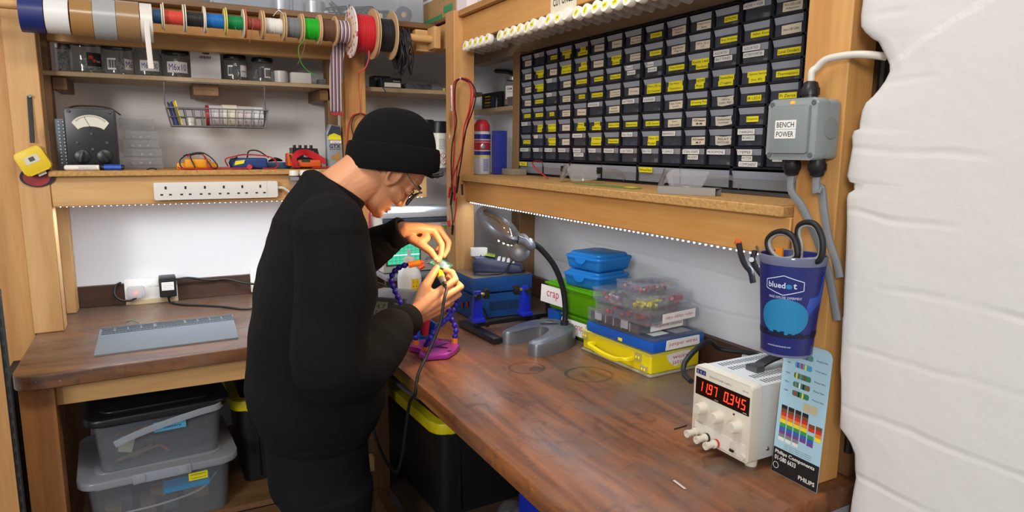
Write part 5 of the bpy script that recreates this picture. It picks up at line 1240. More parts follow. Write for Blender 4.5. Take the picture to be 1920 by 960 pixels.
b.prism([(-.018, .035), (.01, .028), (.022, .045), (.014, .062), (.002, .050), (-.012, .046)], .0008, mat('oil_gold', 'a88448', .4), M @ T(0, 0, .0004)); b.rect(0, .006, .024, .022, mat('oil_green', '9aa552', .5), M, .0012); b.text('5W-40', INK, M, .018, .006, x=.012, y=.010, lift=.0016)
b.build('label', None, t, world=True)
t = thing('power_strip', 'white six socket power strip screwed to the beam below the meters', 'power strip', (.184, 2.455, 1.303))
M = FY(.184, 2.4545, 1.331); b = MB(); b.prism(rrect(-.189, -.028, .189, .028, .004), .028, WHITE, M, bev=.004); b.rect(.1535, -.027, .1545, .027, mat('seam_grey', 'b9b7b0', .6), M, .0282); b.build('body', WHITE, t, world=True)
for k in range(6):
    b = MB(); x = -.155 + k * .0575
    b.box((x - .003, .006, 0), (x + .003, .0155, .0007), INK, M @ T(0, 0, .028))
    for s in (-1, 1): b.box((x + s * .0125 - .004, -.0135, 0), (x + s * .0125 + .004, -.0085, .0007), INK, M @ T(0, 0, .028))
    b.build('socket', INK, t, world=True)
b = MB().tube([(.374, 2.44, 1.335), (.392, 2.44, 1.334), (.41, 2.44, 1.322), (.43, 2.445, 1.300)], .005, mat('white_cable', 'd8d2c6', .45)); b.build('flex', None, t, world=True)
# three vials clipped on the beam
for k, px in enumerate(((0.43, 2.43, 1.397)[0], (0.466, 2.43, 1.401)[0], (0.503, 2.43, 1.401)[0])):
    t = thing('vial', ('clear vial nearest the power strip on the beam behind the shoulder', 'middle vial of the upright three on the beam behind the shoulder', 'clear vial nearest the neck on the beam')[k], 'vial', (px, 2.436, 1.31), group='upright vials on the back beam')
    b = MB(); b.lathe([(0, .085), (.0155, .085), (.0165, .0835), (.0165, .067), (.0155, .0665), (0, .0665)], CAPW, None, 24); b.build('cap', CAPW, t)
    b = MB(); b.lathe([(0, 0), (.0128, 0), (.0128, .0665)], VG, None, 20); b.build('tube', VG, t)
    b = MB(); b.box((-.0145, -.0155, .050), (.0145, .0185, .062), mat('clip_grey', '8a8d92', .5)); b.build('clip', None, t)
b = MB().ball(((0.555, 2.45, 1.383)[0], 2.4525, 1.385), .006, WHITE, seg=10); tag(b.build('cable_pin', WHITE), 'small white round pin on the beam beside the neck', 'pin')

# wire basket with tape
t = thing('wire_basket', 'grey wire basket hung from the jar shelf, holding tape rolls', 'basket', (.18, 2.56, 1.52))
WM = mat('basket_wire', '6f7073', .45, .5)
xl, xr, yf, yb, zt, zb = (0.05, 2.5, 1.601)[0], (0.365, 2.5, 1.595)[0], 2.50, 2.60, 1.600, 1.541
b = MB(); r_ = .0017
fr = [(xl, yf, zt), (xr, yf, zt), (xr, yb, zt), (xl, yb, zt)]; bo = [(xl + .012, yf + .006, zb), (xr - .012, yf + .006, zb), (xr - .012, yb - .006, zb), (xl + .012, yb - .006, zb)]
for L_ in (fr, bo):
    for i in range(4): b.cyl(L_[i], L_[(i + 1) % 4], .0022, seg=7)
def lp(p, q, t_): return tuple(a + (c - a) * t_ for a, c in zip(p, q))
n = 12
for i in range(n + 1):
    b.cyl(lp(fr[0], fr[1], i / n), lp(bo[0], bo[1], i / n), r_, seg=6); b.cyl(lp(fr[3], fr[2], i / n), lp(bo[3], bo[2], i / n), r_, seg=6); b.cyl(lp(bo[0], bo[1], i / n), lp(bo[3], bo[2], i / n), r_, seg=6)
for i in range(1, 5):
    b.cyl(lp(fr[0], fr[3], i / 5), lp(bo[0], bo[3], i / 5), r_, seg=6); b.cyl(lp(fr[1], fr[2], i / 5), lp(bo[1], bo[2], i / 5), r_, seg=6); b.cyl(lp(bo[0], bo[3], i / 5), lp(bo[1], bo[2], i / 5), r_, seg=6)
zm = (zt + zb) / 2
b.cyl(lp(fr[0], bo[0], .5), lp(fr[1], bo[1], .5), r_, seg=6); b.cyl(lp(fr[3], bo[3], .5), lp(fr[2], bo[2], .5), r_, seg=6)
b.build('basket', WM, t, world=True)
for x in (xl, xr - .004):
    b = MB().tube([(x, 2.528, 1.683), (x, 2.52, 1.684), (x - .003, 2.514, 1.676), (x - .004, 2.513, 1.64), (x - .004, 2.513, 1.612), (x, 2.512, 1.600), (x + .006, 2.508, 1.598)], .0022); b.build('hanger', WM, t, world=True)
b = MB().tube([(xl, 2.527, 1.6835), (xr, 2.527, 1.6835)], .002, smooth=0); b.build('hanger_bar', WM, t, world=True)
def lying(x0, x1, r, col, label, zc=None, y=2.55, clearm=False):
    z = zb + .0022 + r; c = (x0 + x1) / 2
    t = thing('tape_roll', label, 'tape roll', (c, y, z), group='tape rolls in the basket')
    m = mat('btape_' + col, col, .35)
    b = MB(); disc_ring(b, x0 - c, x1 - c, r, r * .72, m); b.build('tape', m, t)
    b = MB(); disc_ring(b, x0 - c, x1 - c, r * .72, r * .64, CARD); b.build('core', CARD, t)
lying((0.168, 2.55, 1.573)[0], (0.177, 2.55, 1.573)[0], .035, 'a8283a', 'thin dark red tape roll in the basket')
lying((0.178, 2.55, 1.573)[0], (0.219, 2.55, 1.574)[0], .0355, 'cfc4cc', 'pale clear tape roll beside the thin red roll')
lying((0.22, 2.55, 1.574)[0], (0.267, 2.55, 1.575)[0], .037, 'e2dcc4', 'cream masking tape roll in the middle of the basket')
lying((0.268, 2.55, 1.575)[0], (0.319, 2.55, 1.577)[0], .0355, 'd2c7c4', 'pale tape roll between the cream and white rolls')
lying((0.32, 2.55, 1.577)[0], (0.351, 2.55, 1.578)[0], .035, 'dedee0', 'white tape roll at the right end of the basket')
t = thing('white_roll', 'little white roll lying left of the red tape in the basket', 'tape roll', ((0.121, 2.54, 1.553)[0], 2.54, zb + .002))
b = MB().lathe([(.006, 0), (.0125, 0), (.0125, .03), (.006, .03), (.006, 0)], WHITE); b.build('roll', WHITE, t)
for k, (cx, nm) in enumerate((('e7c93a', 'yellow'), ('23489c', 'dark blue'), ('b4432f', 'rust red'))):
    pass
t = thing('card_pack', 'stack of thin yellow, blue and black cards leaning in the basket', 'card pack', ((0.084, 2.54, 1.561)[0], 2.54, zb + .003))
for k, cx in enumerate(('23262e', '23489c', '1c2330', 'd9a62c', 'e7d23a')):
    b = MB().box((-.016 + k * .0055, -.028, .0), (-.0115 + k * .0055, .028, .078 - .004 * (k % 2)), mat('pack_' + cx, cx, .5), RY(-.20)); b.build('card', None, t)

# left post: tape measures
t = thing('tape_measure', 'square yellow tape measure hung on the left post by a black strap', 'tape measure', (-0.312, 2.42, 1.423))
M = FY((-0.313, 2.43, 1.428)[0], 2.445, (-0.313, 2.43, 1.428)[2]) @ RZ(.45)
ty = mat('measure_yellow', 'e3c11c', .4)
b = MB(); b.prism(rrect(-.037, -.037, .037, .037, .012), .034, ty, M, bev=.005); b.build('case', ty, t, world=True)
b = MB(); b.box((-.018, -.012, 0), (.020, .010, .0008), mat('measure_badge', 'cfcab8', .4), M @ T(0, .006, .034)); b.box((-.006, -.006, 0), (.008, .006, .0014), mat('measure_dark', '4a463a', .5), M @ T(0, .006, .034)); b.build('badge', None, t, world=True)
b = MB(); b.box((-.010, -.046, .008), (.012, -.036, .022), mat('hook_metal', 'c9c3b0', .4, .5), M); b.build('hook', None, t, world=True)
b = MB().tube([(-0.312, 2.435, 1.481), (-0.311, 2.442, 1.532), (-0.31, 2.446, 1.586), (-0.309, 2.447, 1.617)], .003, BLACKR, flat=(.012, .004, (0, -1, 0))); b.build('strap', BLACKR, t, world=True)
b = MB().cyl((-0.308, 2.451, 1.617), (-0.307, 2.438, 1.616), .0045, seg=12, m=STEEL); tag(b.build('nail', STEEL), 'steel nail in the left post holding the measuring tape strap', 'nail')
t = thing('tape_measure', 'round red and black tape measure hanging behind the yellow one', 'tape measure', (-0.312, 2.44, 1.375))
M = FY((-0.312, 2.44, 1.38)[0], 2.4515, (-0.312, 2.44, 1.38)[2])
rm = mat('measure_red', '9c2428', .4)
b = MB(); b.prism([(.042 * math.cos(a * PI / 14) * (1.08 if a < 4 or a > 24 else 1), .030 * math.sin(a * PI / 14)) for a in range(28)], .0035, BLACKR, M @ T(0, 0, .0005)); b.build('strap', BLACKR, t, world=True)
b = MB(); b.prism([(.034 * math.cos(a * PI / 14), .025 * math.sin(a * PI / 14) - .002) for a in range(28)], .0012, rm, M @ T(0, 0, .004)); b.build('case', rm, t, world=True)

# corner bay: boxes on the shelf and aerosols
Z2 = 1.6983
t = thing('black_box', 'black carton with a white label on the shelf above the aerosol', 'box', ((0.817, 2.56, 1.712)[0], 2.58, Z2))
x0, x1 = (0.792, 2.54, 1.699)[0], (0.864, 2.54, 1.703)[0]
b = MB(); b.box((x0, 2.54, Z2), (x1, 2.62, Z2 + .040), bev=.001); b.build('carton', mat('carton_black', '15161d', .35), t, world=True)
b = MB(); b.rect(x0 + .004, Z2 + .006, x1 - .004, Z2 + .022, WHITE2, FY(0, 2.5395, 0)); b.text('SAMSUNG', WHITE2, FY(0, 2.5395, 0), .028, .0045, x=x1 - .020, y=Z2 + .028); b.build('label', WHITE2, t, world=True)
x0, x1 = (0.779, 2.62, 1.735)[0], (0.852, 2.62, 1.739)[0]
b = MB().box((x0, 2.63, Z2), (x1, 2.69, Z2 + .055), BLACK, bev=.004); b.box((x0 + .006, 2.6292, Z2 + .036), (x0 + .03, 2.6302, Z2 + .047), mat('grey_plate', '8f9296', .4)); solid(b, 'black_device', None, 'dark plastic device behind the black carton with the white label', 'device', origin=((x0 + x1) / 2, 2.66, Z2))
t = thing('clear_bag', 'crumpled clear bag of black parts on the shelf above the aerosol', 'bag', ((0.97, 2.58, 1.721)[0], 2.58, Z2))
rnd = random.Random(4); x0, x1 = (0.879, 2.56, 1.705)[0], (1.051, 2.56, 1.713)[0]
b = MB(); nx, ny = 14, 6
top = [[(x0 + (x1 - x0) * i / nx, 2.54 + .08 * j / ny, Z2 + .004 + .036 * math.sin(PI * (i + .6) / (nx + 1.2)) ** .4 * math.sin(PI * (j + .4) / (ny + .8)) ** .5 + rnd.uniform(-.005, .005)) for j in range(ny + 1)] for i in range(nx + 1)]
vs = [p for r in top for p in r]; fs = [(i * (ny + 1) + j, (i + 1) * (ny + 1) + j, (i + 1) * (ny + 1) + j + 1, i * (ny + 1) + j + 1) for i in range(nx) for j in range(ny)]
nb = len(vs); vs += [(x0, 2.54, Z2 + .001), (x1, 2.54, Z2 + .001), (x1, 2.62, Z2 + .001), (x0, 2.62, Z2 + .001)]
fs += [(nb, nb + 1, nb + 2, nb + 3), tuple([nb] + [i * (ny + 1) for i in range(nx + 1)] + [nb + 1])]
b.add(vs, fs, CLEAR); b.build('bag', CLEAR, t, world=True)
for k in range(3): 
    b = MB().box((x0 + .008 + k * .038, 2.555, Z2 + .0015), (x0 + .040 + k * .038, 2.605, Z2 + .026), mat('parts_black', '23262e', .35), bev=.004); b.build('black_part', None, t, world=True)
b = MB().box((x1 - .016, 2.5385, Z2 + .003), (x1 - .008, 2.5395, Z2 + .012), YEL); b.build('yellow_sticker', YEL, t, world=True)
t = thing('spray_can', 'aerosol with a tall black cap and white hazard label', 'spray can', ((1.01, 2.53, 1.512)[0], 2.53, SZ))
c = (1.01, 2.53, 1.512)[0]
b = MB().lathe([(0, 0), (.033, 0), (.033, .135), (.029, .142), (0, .142)], WHITE, T(c, 2.53, SZ), 32); b.build('can', WHITE, t, world=True)
b = MB().lathe([(.030, .136), (.0335, .136), (.0335, .178), (.031, .182), (0, .182)], BLACK, T(c, 2.53, SZ), 32); b.build('cap', BLACK, t, world=True)
M = FY(c + .006, 2.53 - .0338, SZ); b = MB()
for yy in (.048, .022):
    s_ = .013
    b.add([M @ Vector((u * s_, yy + v * s_, .0002)) for u, v in ((1, 0), (0, 1), (-1, 0), (0, -1))], [(0, 1, 2, 3)], REDINK); b.add([M @ Vector((u * s_ * .78, yy + v * s_ * .78, .0004)) for u, v in ((1, 0), (0, 1), (-1, 0), (0, -1))], [(0, 1, 2, 3)], WHITE2)
    b.rect(-.0012, yy - .001, .0012, yy + .006, INK, M, .0006); b.rect(-.0012, yy - .005, .0012, yy - .003, INK, M, .0006)
for k in range(7): b.rect(-.017, .075 + k * .006, .012, .077 + k * .006, mat('small_print', 'a7a7ad', .6), M, .0003)
b.build('hazard_label', None, t, world=True)
c2 = (1.005, 2.6, 1.534)[0]
b = MB().lathe([(0, 0), (.033, 0), (.033, .135), (.029, .142), (0, .142)], mat('can_grey', '9fa3ab', .35, .4), T(c2 - .018, 2.61, SZ), 28); b.lathe([(.030, .136), (.0335, .136), (.0335, .185), (.031, .190), (0, .190)], BLACK, T(c2 - .018, 2.61, SZ), 28); solid(b, 'spray_can', None, 'aerosol behind the one with the hazard label, only its black cap showing', 'spray can', origin=(c2 - .018, 2.61, SZ))

# top of the frame
t = thing('storage_box', 'large clear storage box of cables and silver tape on the top shelf', 'storage box', (.55, 2.58, 1.9255))
x0, x1 = (0.204, 2.45, 1.908)[0], (0.92, 2.45, 1.902)[0]
TB = clear('storage_clear', 'e4e8ee', .14, .1)
b = MB()
zt_ = 2.09
b.box((x0, 2.44, 1.9256), (x1, 2.443, zt_), TB); b.box((x0, 2.70, 1.9256), (x1, 2.703, zt_), TB); b.box((x0, 2.443, 1.9256), (x0 + .003, 2.70, zt_), TB); b.box((x1 - .003, 2.443, 1.9256), (x1, 2.70, zt_), TB); b.box((x0, 2.443, 1.9256), (x1, 2.70, 1.9285), TB)
b.build('tub', TB, t, world=True)
b = MB().box((x0 - .008, 2.432, zt_), (x1 + .008, 2.711, zt_ + .012), TB); b.build('lid', TB, t, world=True)
for px, l in (((0.428, 2.52, 1.941)[0], 'silver tape roll on the left inside the clear storage box'), ((0.537, 2.52, 1.943)[0], 'silver tape roll on the right inside the clear storage box')):
    t = thing('silver_roll', l, 'tape roll', (px, 2.52, 1.929), group='silver rolls in the clear box')
    b = MB().lathe([(.022, 0), (.040, 0), (.040, .05), (.022, .05), (.022, 0)], mat('silver_tape', 'b9babb', .28, .8)); b.build('tape', None, t)
    b = MB().lathe([(.019, 0), (.022, 0), (.022, .05), (.019, .05), (.019, 0)], CARD); b.build('core', CARD, t)
b = MB(); rnd = random.Random(12)
for k in range(12):
    cx = rnd.uniform((0.63, 2.5, 1.958)[0], (0.768, 2.5, 1.972)[0]); pts = []
    for i in range(7): a = i * .9 + k; pts.append((cx + .05 * math.cos(a) + rnd.uniform(-.02, .02), 2.52 + .04 * math.sin(a * 1.3), 1.934 + abs(.035 * math.sin(a * .7)) + rnd.uniform(0, .02)))
    b.tube(pts, .0032, seg=6)
solid(b, 'cable_tangle', mat('dark_cable', '3a3d44', .5), 'tangle of dark cables inside the clear storage box', 'cable')
c = (0.853, 2.5, 1.961)
b = MB().cyl((c[0], 2.47, 1.960), (c[0] + .012, 2.53, 1.960), .031, m=mat('reel_dark', '4a4d54', .45)); b.cyl((c[0] - .0005, 2.468, 1.960), (c[0], 2.47, 1.960), .010, m=CARD); solid(b, 'dark_reel', None, 'dark grey reel standing at the right end of the clear storage box', 'reel')
b = MB().tube([(0.341, 2.5, 1.933), (0.481, 2.5, 1.936), (0.63, 2.5, 1.954), (0.727, 2.5, 1.953)], .004, WHITE2); solid(b, 'white_rod', WHITE2, 'thin pale rod lying low in the clear storage box', 'rod')
b = MB().box(((0.719, 2.47, 1.962)[0], 2.455, 1.9288), ((0.77, 2.47, 1.967)[0], 2.48, 1.955), mat('cream_block', 'd8c9a3', .6), bev=.006); solid(b, 'cream_block', None, 'rounded cream block in front of the cables in the clear storage box', 'block')
b = MB().box(((0.099, 2.5, 1.93)[0], 2.46, 1.9256), ((0.196, 2.5, 1.94)[0], 2.6, 1.96), mat('box_slate', '5b6470', .5), bev=.004); solid(b, 'slate_case', None, 'low slate grey case left of the clear storage box', 'case')
b = MB(); GT = mat('green_tape', '1f8a4a', .4); KB = mat('kraft_card', 'b08a58', .8, noise=.15)
b.box((.962, 2.36, 1.9405), (1.15, 2.56, 2.12), KB); b.box((.9612, 2.36, 1.9405), (.962, 2.56, 1.957), GT); b.box((.9612, 2.36, 2.02), (.962, 2.56, 2.03), WHITE2); solid(b, 'cardboard_box', None, 'brown cardboard box in the dark corner of the top shelf', 'box', origin=(1.05, 2.46, 1.9405))
b = MB(); b.box((.962, 2.262, 1.9405), (1.10, 2.350, 2.14), KB); b.box((.9612, 2.262, 1.955), (.962, 2.350, 1.978), GT); b.box((.9612, 2.262, 2.0), (.962, 2.350, 2.02), GT); solid(b, 'cardboard_box', None, 'brown cardboard box with bright green tape beside the pink and white carton', 'box', origin=(1.03, 2.30, 1.9405))
PK = mat('pink_white', 'e9dcda', .5)
t = thing('pink_carton', 'white and pink printed carton standing on the top shelf above the centre post', 'carton', (1.0, 2.1, 1.9365))
b = MB(); b.box((.950, 2.120, 1.9365), (1.03, 2.21, 2.08), PK); b.build('carton', PK, t, world=True)
M = FX(.9496, 2.165, 2.0); b = MB(); b.rect(-.043, -.06, -.036, .06, mat('pink', 'd98f95', .5), M); b.text('33', REDINK, M, .03, .03, x=.005, y=-.01); b.build('print', None, t, world=True)
t = thing('glass_jar', 'clear glass jar with pale painted lettering on the top shelf', 'jar', (1.0, 2.03, 1.9365))
b = MB().lathe([(0, 0), (.045, 0), (.047, .006), (.047, .12), (.03, .135)], GLASS); b.build('glass', GLASS, t)
b = MB().tube([(-.047, 0.01, .025), (-.049, 0, .04), (-.047, -.012, .025), (-.045, -.018, .04)], .0015, mat('pale_paint', 'b9c0b0', .6)); b.build('lettering', None, t)

# ------------------------------------------------------------------ cubby beside the drawers
Z3 = 1.6353
def at12(p): return p
t = thing('glass_jar', 'round glass jar with a white scrolled GEM label in the cubby', 'jar', (1.255, 2.352, Z3))
b = MB().lathe([(0, 0), (.036, 0), (.039, .005), (.039, .085), (.030, .098), (.030, .106), (.028, .106), (.028, .098), (.037, .083), (.037, .007), (0, .005)], GLASS, None, 32); b.build('glass', GLASS, t)
b = MB().lathe([(.0305, .100), (.033, .100), (.033, .112), (.031, .114), (0, .114)], mat('jar_steel', 'aeb2b4', .3, .8), None, 32); b.build('lid', None, t)
b = MB(); r = .0394; a0_ = math.atan2(-2.352, -1.255); n = 12
b.add([(r * math.cos(a0_ + (i / n - .5) * 2.0), r * math.sin(a0_ + (i / n - .5) * 2.0), z) for i in range(n + 1) for z in (.028, .078)], [(2 * i, 2 * i + 2, 2 * i + 3, 2 * i + 1) for i in range(n)], WHITE2)
def wr(st, ang, z, w, h_):
    vs, fs, bb = text_geo(st, True); k = w / (bb[2] - bb[0]); ky = h_ / (bb[3] - bb[1])
    b.add([((r + .0005) * math.cos(a0_ + ang + (v.x - (bb[0] + bb[2]) / 2) * k / r), (r + .0005) * math.sin(a0_ + ang + (v.x - (bb[0] + bb[2]) / 2) * k / r), z + (v.y - (bb[1] + bb[3]) / 2) * ky) for v in vs], fs, INK)
wr('GEM', -.5, .067, .022, .008); wr('COTTON CANDY', -.3, .055, .03, .004)
for (ac, zc, q) in ((.30, .062, .009), (.62, .050, .008), (.30, .040, .008), (.68, .068, .006)):
    pts = [((r + .0008) * math.cos(a0_ + ac + q * (1 - k / 14) / r * math.cos(k * .75)), (r + .0008) * math.sin(a0_ + ac + q * (1 - k / 14) / r * math.cos(k * .75)), zc + q * (1 - k / 14) * math.sin(k * .75)) for k in range(12)]
    b.tube(pts, .0011, INK, seg=5, smooth=3)
b.build('label', WHITE2, t, flip=False)
b = MB().lathe([(0, .0075), (.036, .0075), (.036, .026), (0, .028)], mat('tan_beads', 'a98560', .8, noise=.5, nscale=300)); o = b.build('beads', None, t); o['kind'] = 'stuff'
t = thing('game_box', 'black and yellow printed box with a pale figure, left of the scrolled jar', 'box', (1.24, 2.50, Z3))
b = MB().box((1.235, 2.42, Z3), (1.30, 2.60, Z3 + .065), mat('box_ink', '17181c', .4)); b.build('carton', None, t, world=True)
M = FX(1.2346, 2.51, Z3); b = MB(); b.rect(.0, .006, .026, .050, mat('box_blue', '2f3f66', .5), M); b.prism([(.04, .004), (.052, .004), (.054, .026), (.048, .044), (.042, .026)], .0003, mat('pale_figure', '9fb0cc', .5), M)
for k in range(4): b.rect(-.06, .012 + k * .012, -.01, .017 + k * .012, YEL if k % 2 else mat('box_orange', 'c9892c', .5), M)
b.build('print', None, t, world=True)
b = MB().box((1.208, 2.272, Z3), (1.258, 2.318, Z3 + .032), bev=.002); b.box((1.206, 2.270, Z3 + .024), (1.260, 2.320, Z3 + .034), bev=.002); solid(b, 'metal_tin', mat('tin_grey', '7f8488', .4, .6), 'grey metal tin in front of the scrolled jar', 'tin', origin=(1.23, 2.295, Z3))
c = (1.085, 2.285)
t = thing('spray_can', 'blue and white aerosol with a red cap behind the centre post', 'spray can', (c[0], c[1], 1.3815))
b = MB().lathe([(0, 0), (.0325, 0), (.0325, .148), (.027, .157), (0, .157)], mat('can_pale', 'd5d8e2', .3), T(c[0], c[1], 1.3815), 32); b.build('can', None, t, world=True)
b = MB().lathe([(.026, .158), (.0295, .158), (.0295, .175), (.028, .182), (.018, .197), (.012, .199), (0, .199)], mat('can_red', 'c32a3a', .4), T(c[0], c[1], 1.3815), 32); b.build('cap', None, t, world=True)
b = MB(); r = .0328; a0_ = math.atan2(-c[1], -c[0]) + .05
def band(z0, z1, a1, a2, m, lift=0.):
    n = 14; b.add([(c[0] + (r + lift) * math.cos(a0_ + a1 + (a2 - a1) * i / n), c[1] + (r + lift) * math.sin(a0_ + a1 + (a2 - a1) * i / n), 1.3815 + z) for i in range(n + 1) for z in (z0, z1)], [(2 * i, 2 * i + 2, 2 * i + 3, 2 * i + 1) for i in range(n)], m)
NB = mat('can_navy', '2b3590', .4); CRD = mat('can_red2', 'b8313c', .5)
band(.128, .146, -1.6, 1.6, NB); band(.118, .124, -1.6, 1.6, CRD, .0001); band(.088, .116, -1.2, 1.2, CRD, .0001); band(.070, .084, -1.6, 1.6, NB, .0001); band(.062, .068, -1.6, 1.6, YEL, .0001)
for k in range(9): band(.012 + k * .005, .0145 + k * .005, .1, .75, mat('can_print', '6d74a8', .5), .0001)
b.lathe([(0, 0), (.010, 0), (.008, .0008), (.004, .0012), (0, .0012)], STEEL, Matrix.Translation((c[0] + r * math.cos(a0_ + .1), c[1] + r * math.sin(a0_ + .1), 1.3815 + .101)) @ RZ(a0_ + .1) @ RY(PI / 2), 18); b.build('print', None, t, world=True, flip=False)
b = MB().box((1.10, 2.205, 1.3815), (1.15, 2.235, 1.540), NB, bev=.004); solid(b, 'navy_can', NB, 'narrow dark blue tin close behind the red-capped aerosol', 'tin', origin=(1.12, 2.22, 1.3815))
b = MB().lathe([(0, 0), (.028, 0), (.031, .004), (.031, .10), (.026, .112), (.024, .118), (.026, .120), (.026, .135), (.023, .135), (.022, .118), (.028, .10), (.028, .006), (0, .004)], GLASS, T(1.215, 2.33, 1.3815), 28); solid(b, 'clear_bottle', GLASS, 'empty clear wide-mouthed bottle right of the red-capped aerosol', 'bottle')
t = thing('black_tin', 'small black tin with a white lettered label on the floor of the cubby', 'tin', (1.29, 2.29, 1.3815))
b = MB().box((1.27, 2.27, 1.3815), (1.315, 2.315, 1.450), BLACK, bev=.002); b.build('tin', BLACK, t, world=True)
M = FX(1.2694, 2.2925, 1.4); b = MB(); b.rect(-.02, -.012, .02, .032, WHITE2, M); b.text('SHI', INK, M, .028, .012, y=.022, bold=True); b.text('NGO', INK, M, .028, .012, y=-.004, bold=True); b.build('label', WHITE2, t, world=True)
b = MB().box((1.125, 2.12, 1.3815), (1.185, 2.20, 1.404), mat('stone_grey', '8f8672', .8, noise=.2, nscale=120), bev=.002); solid(b, 'grey_block', None, 'small grey stone-like block at the foot of the thin plywood upright', 'block', origin=(1.15, 2.16, 1.3815))
b = MB().tube([(1.31, 2.62, 1.80), (1.305, 2.5, 1.785), (1.30, 2.42, 1.765), (1.30, 2.32, 1.755), (1.305, 2.27, 1.768)], .009, BLACKR); solid(b, 'black_pipe', BLACKR, 'thick black cable sagging across the wall at the top of the cubby', 'cable')

# test leads hung on posts
t = thing('test_leads', 'red and black test leads hung in a loop on the centre post', 'test leads', (0.925, 2.112, 1.709))
L_ = [([(0.922, 2.11, 1.707), (0.922, 2.16, 1.696), (0.924, 2.174, 1.652), (0.924, 2.166, 1.562), (0.924, 2.173, 1.453), (0.922, 2.183, 1.379), (0.92, 2.194, 1.323)], REDW),
      ([(0.922, 2.106, 1.707), (0.925, 2.044, 1.695), (0.922, 2.008, 1.667), (0.92, 2.008, 1.625), (0.92, 2.05, 1.559), (0.92, 2.085, 1.481), (0.918, 2.127, 1.418), (0.916, 2.137, 1.345), (0.916, 2.142, 1.298)], REDW),
      ([(0.92, 2.097, 1.702), (0.92, 2.037, 1.684), (0.918, 2.016, 1.655), (0.916, 2.024, 1.6), (0.916, 2.067, 1.542), (0.914, 2.09, 1.454), (0.914, 2.155, 1.38), (0.914, 2.165, 1.325)], REDW),
      ([(0.918, 2.105, 1.705), (0.918, 2.142, 1.685), (0.918, 2.147, 1.615), (0.918, 2.134, 1.561), (0.916, 2.167, 1.49), (0.914, 2.173, 1.417), (0.912, 2.16, 1.325)], BLACKR),
      ([(0.916, 2.083, 1.703), (0.918, 2.012, 1.682), (0.918, 1.979, 1.648), (0.914, 1.991, 1.599), (0.912, 2.05, 1.524), (0.91, 2.076, 1.437), (0.908, 2.104, 1.365)], BLACKR)]
for p, m in L_: b = MB().tube(p, .0023, m, seg=7); b.build('lead', m, t, world=True)
for p, q, m in (((0.917, 2.191, 1.338), (0.917, 2.202, 1.303), REDW), ((0.913, 2.139, 1.345), (0.913, 2.149, 1.296), REDW), ((0.911, 2.158, 1.325), (0.911, 2.173, 1.278), BLACK), ((0.905, 2.088, 1.383), (0.905, 2.107, 1.325), BLACK), ((0.9, 2.05, 1.358), (0.9, 2.046, 1.322), BLACK)):
    b = MB().cyl(p, q, .0042, .0036, 10, m); b.cyl(q, tuple(a + (c_ - a) * 1.35 for a, c_ in zip(p, q)), .0009, seg=6, m=STEEL); b.build('probe', m, t, world=True)
b = MB().tube([(0.911, 2.168, 1.276), (0.912, 2.162, 1.241), (0.913, 2.16, 1.204)], .0022, BLACKR); b.cyl((0.913, 2.16, 1.209), (0.913, 2.165, 1.175), .005, .004, 10, BLACK); b.build('black_clip', BLACK, t, world=True)
b = MB().tube([(0.913, 2.125, 1.309), (0.913, 2.131, 1.262), (0.914, 2.157, 1.217)], .0022, REDW); b.prism([(0, 0), (.016, .008), (.018, -.012), (.010, -.016)], .006, REDW, FX(*(0.912, 2.196, 1.217))); b.build('red_clip', REDW, t, world=True)
b = MB().cyl((0.931, 2.131, 1.709), (0.91, 2.083, 1.704), .003, seg=10, m=STEEL); tag(b.build('nail', STEEL), 'steel nail in the centre post holding the test leads', 'nail')
b = MB(); M = FX(*(0.929, 2.206, 1.647)); b.rect(-.0085, -.044, .0085, .044, WHITE2, M); b.text('www.allaprima.graphics', REDINK, M @ RZ(PI / 2), .07, .004, y=.003); 
for k in range(3): b.text('+', REDINK, M, None, .005, x=.004, y=-.03 + k * .03)
o = b.build('paper_tag', WHITE2); sm = o.modifiers.new('thickness', 'SOLIDIFY'); sm.thickness = .0004; tag(o, 'narrow white sticker with red print on the centre post', 'sticker')
b = MB(); b.prism([(-.005, 0), (0, -.009), (.005, 0), (0, .009)], .0004, WHITE2, FX(*(0.929, 2.222, 1.516))); tag(b.build('sticker_scrap', WHITE2), 'small white diamond sticker scrap on the centre post', 'sticker')
t = thing('test_leads', 'red and black leads looped on the post behind the cap', 'test leads', (0.667, 2.445, 1.598))
for p, m in (([(0.673, 2.447, 1.598), (0.643, 2.445, 1.586), (0.627, 2.445, 1.544), (0.62, 2.445, 1.468), (0.62, 2.445, 1.411), (0.623, 2.445, 1.353)], REDW), ([(0.673, 2.44, 1.598), (0.697, 2.44, 1.591), (0.706, 2.44, 1.574), (0.702, 2.44, 1.507), (0.692, 2.44, 1.43)], REDW), ([(0.668, 2.436, 1.596), (0.649, 2.436, 1.584), (0.638, 2.436, 1.554), (0.646, 2.436, 1.503), (0.652, 2.436, 1.43)], BLACKR), ([(0.675, 2.438, 1.596), (0.691, 2.436, 1.587), (0.699, 2.436, 1.572), (0.696, 2.436, 1.526)], BLACKR)):
    b = MB().tube(p, .0022, m, seg=7); b.build('lead', m, t, world=True)

